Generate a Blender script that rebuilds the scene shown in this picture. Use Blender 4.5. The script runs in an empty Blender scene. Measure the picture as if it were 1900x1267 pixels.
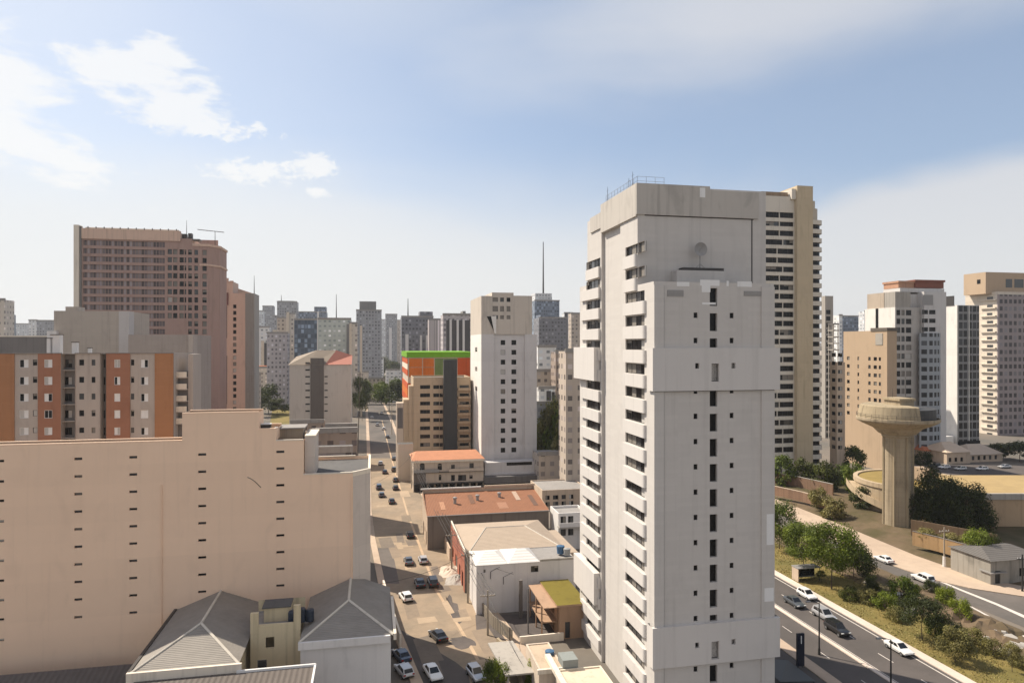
import bpy, math, random
from math import radians, sin, cos, pi, atan2
from mathutils import Vector, noise as mnoise
random.seed(7)
SC = bpy.context.scene
COL = SC.collection

# ---------------------------------------------------------------- camera
F, CX, HY, H = 1267.0, 950.0, 640.0, 45.0      # focal length and horizon of the photograph (1900 px wide), eye height
cam_d = bpy.data.cameras.new('camera')
cam_d.sensor_width = 36.0
cam_d.lens = 36.0 * F / 1900.0
cam_d.shift_y = (HY - 633.5) / 1900.0
cam_d.clip_start = 0.5
cam_d.clip_end = 40000
cam = bpy.data.objects.new('camera', cam_d)
cam.location = (0, 0, H)
cam.rotation_euler = (radians(90), 0, 0)
COL.objects.link(cam)
SC.camera = cam

# ---------------------------------------------------------------- light
SUN_AZ = radians(-58)       # from the viewing direction (+Y), negative = left
SUN_EL = radians(48)
sun_d = bpy.data.lights.new('sun', 'SUN')
sun_d.energy = 4.6
sun_d.angle = radians(0.6)
sun_d.color = (1.0, 0.90, 0.76)
sun = bpy.data.objects.new('sun', sun_d)
sdir = Vector((sin(SUN_AZ) * cos(SUN_EL), cos(SUN_AZ) * cos(SUN_EL), sin(SUN_EL)))
sun.rotation_euler = sdir.to_track_quat('Z', 'Y').to_euler()
sun.location = sdir * 500
COL.objects.link(sun)

SC.view_settings.view_transform = 'Standard'
SC.view_settings.look = 'None'
SC.view_settings.exposure = 0.55
SC.view_settings.gamma = 1.0
SC.view_settings.use_curve_mapping = False
try:
    SC.cycles.max_bounces = 6
    SC.cycles.diffuse_bounces = 3
    SC.cycles.glossy_bounces = 2
    SC.cycles.volume_bounces = 0
    SC.cycles.use_denoising = True
except Exception:
    pass


class NT:
    """tiny helper to write node graphs"""
    def __init__(s, tree):
        s.t = tree

    def n(s, typ, **kw):
        nd = s.t.nodes.new(typ)
        for k, v in kw.items():
            setattr(nd, k, v)
        return nd

    def link(s, a, b):
        s.t.links.new(a, b)

    def put(s, sock, v):
        if isinstance(v, (int, float)):
            sock.default_value = v
        elif isinstance(v, (tuple, list)):
            if len(v) == 3 and sock.type == 'RGBA':
                v = (*v, 1)
            sock.default_value = v
        else:
            s.link(v, sock)

    def m(s, op, a, b=None, c=None, clamp=False):
        nd = s.n('ShaderNodeMath', operation=op)
        nd.use_clamp = clamp
        s.put(nd.inputs[0], a)
        if b is not None:
            s.put(nd.inputs[1], b)
        if c is not None:
            s.put(nd.inputs[2], c)
        return nd.outputs[0]

    def mix(s, fac, a, b, mode='MIX'):
        nd = s.n('ShaderNodeMixRGB', blend_type=mode)
        s.put(nd.inputs[0], fac)
        s.put(nd.inputs[1], a)
        s.put(nd.inputs[2], b)
        return nd.outputs[0]

    def ramp(s, v, lo, hi, smooth=True):
        nd = s.n('ShaderNodeMapRange')
        nd.interpolation_type = 'SMOOTHSTEP' if smooth else 'LINEAR'
        s.put(nd.inputs[0], v)
        nd.inputs[1].default_value = lo
        nd.inputs[2].default_value = hi
        nd.inputs[3].default_value = 0
        nd.inputs[4].default_value = 1
        return nd.outputs[0]

    def noise(s, vec, scale, detail=3, rough=.55, dist=0):
        nd = s.n('ShaderNodeTexNoise')
        s.link(vec, nd.inputs['Vector'])
        nd.inputs['Scale'].default_value = scale
        nd.inputs['Detail'].default_value = detail
        nd.inputs['Roughness'].default_value = rough
        nd.inputs['Distortion'].default_value = dist
        return nd.outputs[0]

    def scalev(s, vec, sc):
        nd = s.n('ShaderNodeMapping')
        s.link(vec, nd.inputs[0])
        nd.inputs[3].default_value = sc
        return nd.outputs[0]


# ---------------------------------------------------------------- sky: Nishita with cloud cover laid on the sky sphere
W = bpy.data.worlds.new('World')
SC.world = W
W.use_nodes = True
W.node_tree.nodes.clear()
k = NT(W.node_tree)
sky = k.n('ShaderNodeTexSky')
sky.sky_type = 'NISHITA'
sky.sun_disc = False
sky.sun_elevation = SUN_EL
sky.sun_rotation = SUN_AZ
sky.altitude = 700
sky.air_density = 1.0
sky.dust_density = 1.6
sky.ozone_density = 1.3
SKY_S = 0.105
tc = k.n('ShaderNodeTexCoord')
sep = k.n('ShaderNodeSeparateXYZ')
k.link(tc.outputs['Generated'], sep.inputs[0])
X, Y, Z = sep.outputs
az = k.m('ARCTAN2', X, Y)                      # azimuth, + = right
el = k.m('ARCSINE', Z)
nv = k.scalev(tc.outputs['Generated'], (1, 1, 2.2))
n1 = k.noise(nv, 15, 8, .64, .4)
n2 = k.noise(nv, 2.1, 4, .55, .3)
n3 = k.noise(k.scalev(tc.outputs['Generated'], (1, 1, 3.2)), 19, 5, .6, .2)

n5 = k.noise(k.scalev(tc.outputs['Generated'], (1, 1, 1.8)), 42, 5, .62, .3)
n4 = k.m('ADD', k.m('MULTIPLY', n1, .55), k.m('MULTIPLY', n3, .45))


def px_az(px):
    return math.atan((px - CX) / F)


def px_el(px, py):
    return math.atan((HY - py) / F * cos(px_az(px)))


def blob(px, py, sx, sy, namp, soft, nz=None, tilt=0.0):
    """soft cloud patch centred at a direction; sx, sy in photo pixels"""
    a0, e0 = px_az(px), px_el(px, py)
    da = k.m('DIVIDE', k.m('SUBTRACT', az, a0), sx / F)
    de = k.m('DIVIDE', k.m('SUBTRACT', k.m('SUBTRACT', el, e0), k.m('MULTIPLY', k.m('SUBTRACT', az, a0), tilt)), sy / F)
    r = k.m('SQRT', k.m('ADD', k.m('MULTIPLY', da, da), k.m('MULTIPLY', de, de)))
    v = k.m('ADD', k.m('SUBTRACT', 1.0, r), k.m('MULTIPLY', k.m('SUBTRACT', nz or n1, 0.5), namp))
    return k.ramp(v, 0.0, soft)


def mx(*a):
    r = a[0]
    for b in a[1:]:
        r = k.m('MAXIMUM', r, b)
    return r


# thin veil near the horizon, thicker to the left (towards the sun)
veil_h = k.ramp(k.m('ADD', k.m('SUBTRACT', k.m('MULTIPLY', el, -1.0), k.m('MULTIPLY', az, .10)), k.m('MULTIPLY', k.m('SUBTRACT', n2, .5), .16)), -0.30, -0.10)
veil_l = k.m('MULTIPLY', k.ramp(k.m('ADD', k.m('MULTIPLY', az, -1.0), k.m('MULTIPLY', k.m('SUBTRACT', n2, .5), .5)), -0.05, .85), .48)
veil_t = k.m('MULTIPLY', blob(1450, -10, 800, 170, 1.3, .9, n2, .05), .85)
veil_t2 = k.m('MULTIPLY', blob(600, -60, 700, 170, .8, .9, n2), .38)
bank_r = k.m('MULTIPLY', blob(2020, 570, 600, 270, .5, .22, n2, .0), .92)
cum0 = mx(blob(252, 135, 118, 44, 3.4, .55, n4), blob(298, 106, 62, 34, 3.2, .55, n4), blob(315, 192, 108, 40, 3.6, .6, n4), blob(385, 232, 112, 20, 3.4, .7, n5),
         blob(478, 319, 100, 22, 3.4, .75, n5), blob(586, 309, 46, 28, 3.0, .7, n5), blob(590, 356, 24, 11, 2.6, .8, n5),
         blob(-30, 110, 130, 70, 3.2, .7, n4, -.35), blob(40, 258, 170, 48, 3.4, .65, n4, -.35), blob(-60, 190, 150, 90, 3.0, .8, n4, -.3))
front = k.ramp(Y, -.05, .45)      # cover kept ahead only, so the unseen rear sky gives less fill
cover = k.m('MULTIPLY', k.m('MINIMUM', mx(veil_h, veil_l, veil_t, bank_r, veil_t2), 1.0), front)
cum = k.m('MULTIPLY', cum0, front)
veil_col = k.mix(k.ramp(az, -.7, .5), (.575, .605, .64), (.475, .485, .515))
base0 = k.mix(1.0, sky.outputs[0], (SKY_S, SKY_S, SKY_S), 'MULTIPLY')
base = k.mix(k.m('MULTIPLY', k.m('SUBTRACT', 1.0, k.ramp(Y, -.3, .25)), .55), base0, (.52, .485, .46))   # unseen rear sky, warm haze added to fill the shaded fronts
base = k.mix(k.m('MULTIPLY', front, .45), base, k.mix(k.ramp(az, -.6, .25), (.475, .52, .585), (.305, .36, .44)))
veil_col = k.mix(k.ramp(el, .06, .30), k.mix(k.ramp(az, -.5, .6), (.595, .60, .595), (.535, .537, .535)), veil_col)
c1 = k.mix(k.m('MULTIPLY', cover, .95), base, veil_col)
c2 = k.mix(k.m('MULTIPLY', cum, .80), c1, (.665, .665, .66))
bg = k.n('ShaderNodeBackground')
k.link(c2, bg.inputs[0])
bg.inputs[1].default_value = 1.0
out = k.n('ShaderNodeOutputWorld')
k.link(bg.outputs[0], out.inputs[0])

# ---------------------------------------------------------------- geometry helpers
GA = radians(11.6)          # the street grid is turned this much against the viewing direction


def rr(px):
    return (px - CX) / F


def gnd(px, py, z=0.0):
    """where the sight line of a photo pixel meets height z"""
    d = (H - z) * F / (py - HY)
    return Vector((rr(px) * d, d, z))


def g2w(gx, gy, z=0.0):
    """street-grid coordinates to world"""
    return Vector((gx * cos(GA) - gy * sin(GA), gx * sin(GA) + gy * cos(GA), z))


def w2g(p):
    return (p[0] * cos(GA) + p[1] * sin(GA), -p[0] * sin(GA) + p[1] * cos(GA))


class Site:
    """local frame of a building: origin at its front-left corner, x along the front, y going back, z up"""
    def __init__(s, px, d, ang=GA):
        s.ox, s.oy = rr(px) * d, d
        s.ang = ang
        s.c, s.s = cos(ang), sin(ang)

    def o(s, u, v):
        return s.ox + u * s.c - v * s.s, s.oy + u * s.s + v * s.c

    def U(s, px, v=0.0):
        ox, oy = s.o(0, v)
        r = rr(px)
        return (r * oy - ox) / (s.c - r * s.s)

    def V(s, px, u=0.0):
        ox, oy = s.o(u, 0)
        r = rr(px)
        return (ox - r * oy) / (s.s + r * s.c)

    def Z(s, py, u=0.0, v=0.0):
        return H - (py - HY) / F * s.o(u, v)[1]

    def fz(s, px, py, v=0.0):
        return s.Z(py, s.U(px, v), v)

    def lz(s, px, py, u=0.0):
        return s.Z(py, u, s.V(px, u))

    @property
    def loc(s):
        return (s.ox, s.oy, 0)


class MB:
    """collects polygons and links them as one mesh object"""
    def __init__(s):
        s.v, s.f, s.mi, s.mats = [], [], [], []

    def mat(s, m):
        if m not in s.mats:
            s.mats.append(m)
        return s.mats.index(m)

    def poly(s, pts, m):
        i = len(s.v)
        s.v += [tuple(p) for p in pts]
        s.f.append(tuple(range(i, i + len(pts))))
        s.mi.append(s.mat(m))

    def box(s, x0, x1, y0, y1, z0, z1, m, top=None, skip=''):
        P = [(x0, y0, z0), (x1, y0, z0), (x1, y1, z0), (x0, y1, z0), (x0, y0, z1), (x1, y0, z1), (x1, y1, z1), (x0, y1, z1)]
        for key, idx in (('f', (0, 1, 5, 4)), ('r', (1, 2, 6, 5)), ('b', (2, 3, 7, 6)), ('l', (3, 0, 4, 7)), ('t', (4, 5, 6, 7)), ('d', (3, 2, 1, 0))):
            if key in skip:
                continue
            s.poly([P[i] for i in idx], top if (key == 't' and top) else m)

    def prism(s, pts, z0, z1, m, top=None, bottom=False):
        """pts counter-clockwise footprint; z0, z1 numbers"""
        n = len(pts)
        for i in range(n):
            a, b = pts[i], pts[(i + 1) % n]
            s.poly([(a[0], a[1], z0), (b[0], b[1], z0), (b[0], b[1], z1), (a[0], a[1], z1)], m)
        s.poly([(p[0], p[1], z1) for p in pts], top or m)
        if bottom:
            s.poly([(p[0], p[1], z0) for p in reversed(pts)], m)

    def tube(s, a, b, ra, rb, m, n=8, cap=True):
        a, b = Vector(a), Vector(b)
        ax = (b - a).normalized()
        t = ax.orthogonal().normalized()
        q = ax.cross(t)
        A = [a + (t * cos(2 * pi * i / n) + q * sin(2 * pi * i / n)) * ra for i in range(n)]
        B = [b + (t * cos(2 * pi * i / n) + q * sin(2 * pi * i / n)) * rb for i in range(n)]
        for i in range(n):
            j = (i + 1) % n
            s.poly([A[i], A[j], B[j], B[i]], m)
        if cap:
            s.poly(B, m)
            s.poly(list(reversed(A)), m)

    def lathe(s, prof, m, n=32, cx=0, cy=0, a0=0.0, a1=2 * pi):
        """prof: list of (r, z)"""
        for i in range(n):
            t0, t1 = a0 + (a1 - a0) * i / n, a0 + (a1 - a0) * (i + 1) / n
            for (r0, z0), (r1, z1) in zip(prof, prof[1:]):
                p = [(cx + r0 * cos(t0), cy + r0 * sin(t0), z0), (cx + r0 * cos(t1), cy + r0 * sin(t1), z0),
                     (cx + r1 * cos(t1), cy + r1 * sin(t1), z1), (cx + r1 * cos(t0), cy + r1 * sin(t0), z1)]
                if r0 < 1e-4:
                    p = [p[0], p[2], p[3]]
                elif r1 < 1e-4:
                    p = [p[0], p[1], p[2]]
                s.poly(p, m)

    def mesh(s, name, smooth=False, merge=False):
        me = bpy.data.meshes.new(name)
        me.from_pydata(s.v, [], s.f)
        for m in s.mats:
            me.materials.append(m)
        me.polygons.foreach_set('material_index', s.mi)
        if smooth:
            me.polygons.foreach_set('use_smooth', [True] * len(s.f))
        me.update()
        return me

    def obj(s, name, parent=None, smooth=False):
        o = bpy.data.objects.new(name, s.mesh(name, smooth))
        COL.objects.link(o)
        if parent:
            o.parent = parent
        return o


def thing(name, label, cat, loc=(0, 0, 0), rz=0.0, group=None):
    o = bpy.data.objects.new(name, None)
    o.empty_display_size = 0.5
    COL.objects.link(o)
    o.location = loc
    o.rotation_euler = (0, 0, rz)
    o['label'] = label
    o['category'] = cat
    if group:
        o['group'] = group
    return o


def tag(o, label, cat, group=None):
    o['label'] = label
    o['category'] = cat
    if group:
        o['group'] = group
    return o


def struct(name, mb, smooth=False):
    o = mb.obj(name, None, smooth)
    o['kind'] = 'structure'
    return o


def dup(root, loc, rz, label, group=None, scale=None):
    """copy a thing with its parts and their sub-parts"""
    r = root.copy()
    COL.objects.link(r)
    r.location = loc
    r.rotation_euler = (0, 0, rz)
    if scale:
        r.scale = scale
    r['label'] = label
    if group:
        r['group'] = group
    for ch in list(root.children):
        c = ch.copy()
        COL.objects.link(c)
        c.parent = r
        for g in list(ch.children):
            e = g.copy()
            COL.objects.link(e)
            e.parent = c
    return r


def wall(mb, mp, solids, holes, rev, m, rm=None):
    """flat wall = union of rectangles minus openings, with reveals `rev` deep. mp(a, b, d) -> local point"""
    xs = sorted({round(t, 4) for r in solids + holes for t in (r[0], r[1])})
    zs = sorted({round(t, 4) for r in solids + holes for t in (r[2], r[3])})
    for i in range(len(xs) - 1):
        xm = (xs[i] + xs[i + 1]) / 2
        ss = [r for r in solids if r[0] < xm < r[1]]
        if not ss:
            continue
        hh = [r for r in holes if r[0] < xm < r[1]]
        run = None
        for j in range(len(zs) - 1):
            zm = (zs[j] + zs[j + 1]) / 2
            ok = any(r[2] < zm < r[3] for r in ss) and not any(r[2] < zm < r[3] for r in hh)
            if ok and run is None:
                run = zs[j]
            if not ok and run is not None:
                mb.poly([mp(xs[i], run, 0), mp(xs[i + 1], run, 0), mp(xs[i + 1], zs[j], 0), mp(xs[i], zs[j], 0)], m)
                run = None
        if run is not None:
            mb.poly([mp(xs[i], run, 0), mp(xs[i + 1], run, 0), mp(xs[i + 1], zs[-1], 0), mp(xs[i], zs[-1], 0)], m)
    rm = rm or m
    for (a0, a1, b0, b1) in holes:
        e = rev
        mb.poly([mp(a0, b0, 0), mp(a1, b0, 0), mp(a1, b0, e), mp(a0, b0, e)], rm)
        mb.poly([mp(a0, b1, 0), mp(a0, b1, e), mp(a1, b1, e), mp(a1, b1, 0)], rm)
        mb.poly([mp(a0, b0, 0), mp(a0, b0, e), mp(a0, b1, e), mp(a0, b1, 0)], rm)
        mb.poly([mp(a1, b0, 0), mp(a1, b1, 0), mp(a1, b1, e), mp(a1, b0, e)], rm)


# ---------------------------------------------------------------- materials
MATS = {}


def newmat(name):
    m = bpy.data.materials.new(name)
    m.use_nodes = True
    nt = m.node_tree
    p = nt.nodes['Principled BSDF']
    return m, NT(nt), p


def plaster(name, col, var=.10, streak=.16, rough=.88, bump=.25, course=None, grime=.12):
    if name in MATS:
        return MATS[name]
    m, q, p = newmat(name)
    tc = q.n('ShaderNodeTexCoord')
    ob = tc.outputs['Object']
    big = q.noise(ob, .12, 4, .6)
    st = q.noise(q.scalev(ob, (1.3, 1.3, .045)), 1.0, 4, .6)
    fine = q.noise(ob, 3.0, 4, .65)
    blot = q.noise(q.scalev(ob, (.35, .35, .16)), 1.0, 5, .6, .6)
    f = q.m('ADD', q.m('MULTIPLY', q.m('SUBTRACT', big, .5), var * 2), q.m('MULTIPLY', q.m('SUBTRACT', fine, .5), var * .8))
    f = q.m('ADD', f, 1.0)
    f = q.m('MULTIPLY', f, q.m('SUBTRACT', 1.0, q.m('MULTIPLY', q.ramp(st, .50, .75), streak)))
    f = q.m('MULTIPLY', f, q.m('SUBTRACT', 1.0, q.m('MULTIPLY', q.ramp(blot, .52, .72), grime)))
    if course:
        sp = q.n('ShaderNodeSeparateXYZ')
        q.link(ob, sp.inputs[0])
        cb = q.n('ShaderNodeCombineXYZ')
        q.link(q.m('ADD', sp.outputs[0], sp.outputs[1]), cb.inputs[0])
        q.link(sp.outputs[2], cb.inputs[1])
        br = q.n('ShaderNodeTexBrick')
        q.link(cb.outputs[0], br.inputs[0])
        br.inputs['Color1'].default_value = (1, 1, 1, 1)
        br.inputs['Color2'].default_value = (.95, .95, .95, 1)
        br.inputs['Mortar'].default_value = (course[2],) * 3 + (1,)
        br.inputs['Scale'].default_value = 1.0
        br.inputs['Mortar Size'].default_value = course[3] if len(course) > 3 else .02
        br.inputs['Brick Width'].default_value = course[0]
        br.inputs['Row Height'].default_value = course[1]
        q.link(q.mix(1.0, q.mix(1.0, col, f, 'MULTIPLY'), br.outputs[0], 'MULTIPLY'), p.inputs['Base Color'])
    else:
        q.link(q.mix(1.0, col, f, 'MULTIPLY'), p.inputs['Base Color'])
    p.inputs['Roughness'].default_value = rough
    p.inputs['Specular IOR Level'].default_value = .25
    if bump:
        b = q.n('ShaderNodeBump')
        b.inputs['Strength'].default_value = bump
        b.inputs['Distance'].default_value = .03
        q.link(fine, b.inputs['Height'])
        q.link(b.outputs[0], p.inputs['Normal'])
    MATS[name] = m
    return m


def plain(name, col, rough=.6, metal=0.0, spec=.4, var=.08):
    if name in MATS:
        return MATS[name]
    m, q, p = newmat(name)
    tc = q.n('ShaderNodeTexCoord')
    nz = q.noise(tc.outputs['Object'], 1.7, 4, .6)
    f = q.m('ADD', 1.0 - var, q.m('MULTIPLY', nz, var * 2))
    q.link(q.mix(1.0, col, f, 'MULTIPLY'), p.inputs['Base Color'])
    p.inputs['Roughness'].default_value = rough
    p.inputs['Metallic'].default_value = metal
    p.inputs['Specular IOR Level'].default_value = spec
    MATS[name] = m
    return m


def facade(name, wcol, gcol, sx, sz, fw, fh, var=.10, off=.2, zoff=.25, streak=.15):
    """distant wall with a grid of small panes in its surface (for towers too far away for window parts)"""
    if name in MATS:
        return MATS[name]
    m, q, p = newmat(name)
    tc = q.n('ShaderNodeTexCoord')
    ob = tc.outputs['Object']
    sp = q.n('ShaderNodeSeparateXYZ')
    q.link(ob, sp.inputs[0])
    u = q.m('DIVIDE', q.m('ADD', q.m('ADD', sp.outputs[0], sp.outputs[1]), 400 * sx), sx)
    z = q.m('DIVIDE', sp.outputs[2], sz)
    fu, fzz = q.m('FRACT', u), q.m('FRACT', z)
    iu, iz = q.m('FLOOR', u), q.m('FLOOR', z)
    inside = q.m('MULTIPLY', q.m('MULTIPLY', q.m('GREATER_THAN', fu, off), q.m('LESS_THAN', fu, off + fw)),
                 q.m('MULTIPLY', q.m('GREATER_THAN', fzz, zoff), q.m('LESS_THAN', fzz, zoff + fh)))
    g = q.n('ShaderNodeNewGeometry')
    sn = q.n('ShaderNodeSeparateXYZ')
    q.link(g.outputs['Normal'], sn.inputs[0])
    inside = q.m('MULTIPLY', inside, q.m('LESS_THAN', q.m('ABSOLUTE', sn.outputs[2]), .5))
    cv = q.n('ShaderNodeCombineXYZ')
    q.link(iu, cv.inputs[0])
    q.link(iz, cv.inputs[1])
    wn = q.n('ShaderNodeTexWhiteNoise')
    wn.noise_dimensions = '2D'
    q.link(cv.outputs[0], wn.inputs['Vector'])
    gl = q.mix(q.m('POWER', wn.outputs[0], 2.5), gcol, tuple(min(1, c * 4 + (.12 if max(gcol) > .03 else .035)) for c in gcol))
    big = q.noise(ob, .1, 4, .6)
    st = q.noise(q.scalev(ob, (1.0, 1.0, .03)), .8, 4, .6)
    f = q.m('ADD', 1.0, q.m('MULTIPLY', q.m('SUBTRACT', big, .5), var * 2.5))
    f = q.m('MULTIPLY', f, q.m('SUBTRACT', 1.0, q.m('MULTIPLY', q.ramp(st, .48, .75), streak)))
    wl = q.mix(1.0, wcol, f, 'MULTIPLY')
    q.link(q.mix(inside, wl, gl), p.inputs['Base Color'])
    q.link(q.m('SUBTRACT', .9, q.m('MULTIPLY', inside, .65)), p.inputs['Roughness'])
    p.inputs['Specular IOR Level'].default_value = .3
    MATS[name] = m
    return m


def glassm(name, col, rough=.12, spec=.5):
    if name in MATS:
        return MATS[name]
    m, q, p = newmat(name)
    p.inputs['Base Color'].default_value = (*col, 1)
    p.inputs['Roughness'].default_value = rough
    p.inputs['Specular IOR Level'].default_value = spec
    MATS[name] = m
    return m


G_DARK = glassm('window glass dark', (.008, .008, .009), .25, .18)
G_MID = glassm('window glass grey', (.05, .052, .055), .15)
G_BLUE = glassm('window glass blue', (.05, .07, .085), .12)
CURT = plain('curtain cloth behind glass', (.20, .18, .155), .5)
BLIND = plain('pale roller blind', (.45, .43, .40), .5)
FRAME_D = plain('dark window frame', (.045, .04, .038), .5)
FRAME_W = plain('white window frame', (.72, .71, .69), .5)
FRAME_G = plain('grey window frame', (.28, .27, .26), .5)

WIN = {}


def win_mesh(w, h, nx, style, seed):
    key = (round(w, 2), round(h, 2), nx, style, seed)
    if key in WIN:
        return WIN[key]
    R = random.Random(hash((nx, style, seed, int(w * 100))) & 0xffff)
    fr = {'dark': FRAME_D, 'black': FRAME_D, 'white': FRAME_W, 'grey': FRAME_G, 'sash': FRAME_W}[style]
    b = MB()
    t = min(.07, w * .08, h * .1)
    b.box(0, w, -.05, 0, 0, t, fr, skip='d')
    b.box(0, w, -.05, 0, h - t, h, fr, skip='')
    b.box(0, t, -.05, 0, t, h - t, fr, skip='td')
    b.box(w - t, w, -.05, 0, t, h - t, fr, skip='td')
    pw = (w - 2 * t) / nx
    for i in range(nx):
        x0, x1 = t + i * pw, t + (i + 1) * pw
        if i:
            b.box(x0 - t * .45, x0 + t * .45, -.045, 0, t, h - t, fr, skip='td')
        r = R.random()
        if style == 'black':
            g = G_DARK
        elif style == 'sash':
            g = G_DARK if r < .45 else (FRAME_W if r < .8 else BLIND)
        else:
            g = G_DARK if r < .5 else (G_MID if r < .75 else (CURT if r < .93 else BLIND))
        zc = h - t
        if style not in ('sash', 'black') and g is G_DARK and R.random() < .3:
            zc = t + (h - 2 * t) * R.uniform(.4, .8)
            b.poly([(x0, 0, zc), (x1, 0, zc), (x1, 0, h - t), (x0, 0, h - t)], CURT)
        b.poly([(x0, 0, t), (x1, 0, t), (x1, 0, zc), (x0, 0, zc)], g)
    WIN[key] = b.mesh('window')
    return WIN[key]


def add_window(root, face, a0, a1, z0, z1, rev, nx=2, style='dark', off=0.0, name='window', base=0.0):
    """face 'f': front wall at y=base; 'l': left wall at x=base (a = distance back); 'r': right wall at x=base"""
    me = win_mesh(a1 - a0, z1 - z0, nx, style, random.randrange(4))
    o = bpy.data.objects.new(name, me)
    COL.objects.link(o)
    o.parent = root
    if face == 'f':
        o.location = (a0, base + rev, z0)
    elif face == 'l':
        o.location = (base + rev, a1, z0)
        o.rotation_euler = (0, 0, -pi / 2)
    elif face == 'r':
        o.location = (base - rev, a0, z0)
        o.rotation_euler = (0, 0, pi / 2)
    return o


def mpf(y=0.0):
    return lambda a, b, d: (a, y + d, b)


def mpl(x=0.0):
    return lambda a, b, d: (x + d, a, b)


def mpr(x=0.0):
    return lambda a, b, d: (x - d, a, b)


ROOF = plaster('flat roof gravel', (.30, .28, .26), .2, .2)
ROOF_D = plaster('dark flat roof felt', (.12, .115, .11), .25, .2)


def shell(root, w, dp, h, wm, fh=(), lh=(), rh=(), rev=.18, par=.9, roofm=None, name='wall', z0=0.0, extra_holes=(), x0=0.0, y0=0.0):
    """four walls with openings in front (fh), left (lh) and right (rh), a flat roof behind a parapet"""
    b = MB()
    wall(b, mpf(y0), [(x0, x0 + w, z0, h)], list(fh), rev, wm)
    wall(b, mpl(x0), [(y0, y0 + dp, z0, h)], list(lh), rev, wm)
    wall(b, mpr(x0 + w), [(y0, y0 + dp, z0, h)], list(rh), rev, wm)
    b.poly([(x0 + w, y0 + dp, z0), (x0, y0 + dp, z0), (x0, y0 + dp, h), (x0 + w, y0 + dp, h)], wm)
    t = .25
    zr = h - par
    b.poly([(x0 + t, y0 + t, zr), (x0 + w - t, y0 + t, zr), (x0 + w - t, y0 + dp - t, zr), (x0 + t, y0 + dp - t, zr)], roofm or ROOF)
    for A, B in (((x0, y0), (x0 + w, y0)), ((x0 + w, y0), (x0 + w, y0 + dp)), ((x0 + w, y0 + dp), (x0, y0 + dp)), ((x0, y0 + dp), (x0, y0))):
        def ins(p):
            return (p[0] + (t if p[0] == x0 else -t), p[1] + (t if p[1] == y0 else -t))
        a, c = ins(A), ins(B)
        b.poly([(*A, h), (*B, h), (*c, h), (*a, h)], wm)
        b.poly([(*a, zr), (*c, zr), (*c, h), (*a, h)], wm)
    return b.obj(name, root)
# ================================================================ the beige blank-walled hotel (left)
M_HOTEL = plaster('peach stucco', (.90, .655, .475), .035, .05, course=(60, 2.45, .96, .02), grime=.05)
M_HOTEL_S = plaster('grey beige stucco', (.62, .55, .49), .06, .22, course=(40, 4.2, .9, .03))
M_CREAM = plaster('cream coping', (.74, .66, .55), .08, .2)
M_YELL = plaster('yellowed stucco', (.66, .55, .36), .10, .25)


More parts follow.
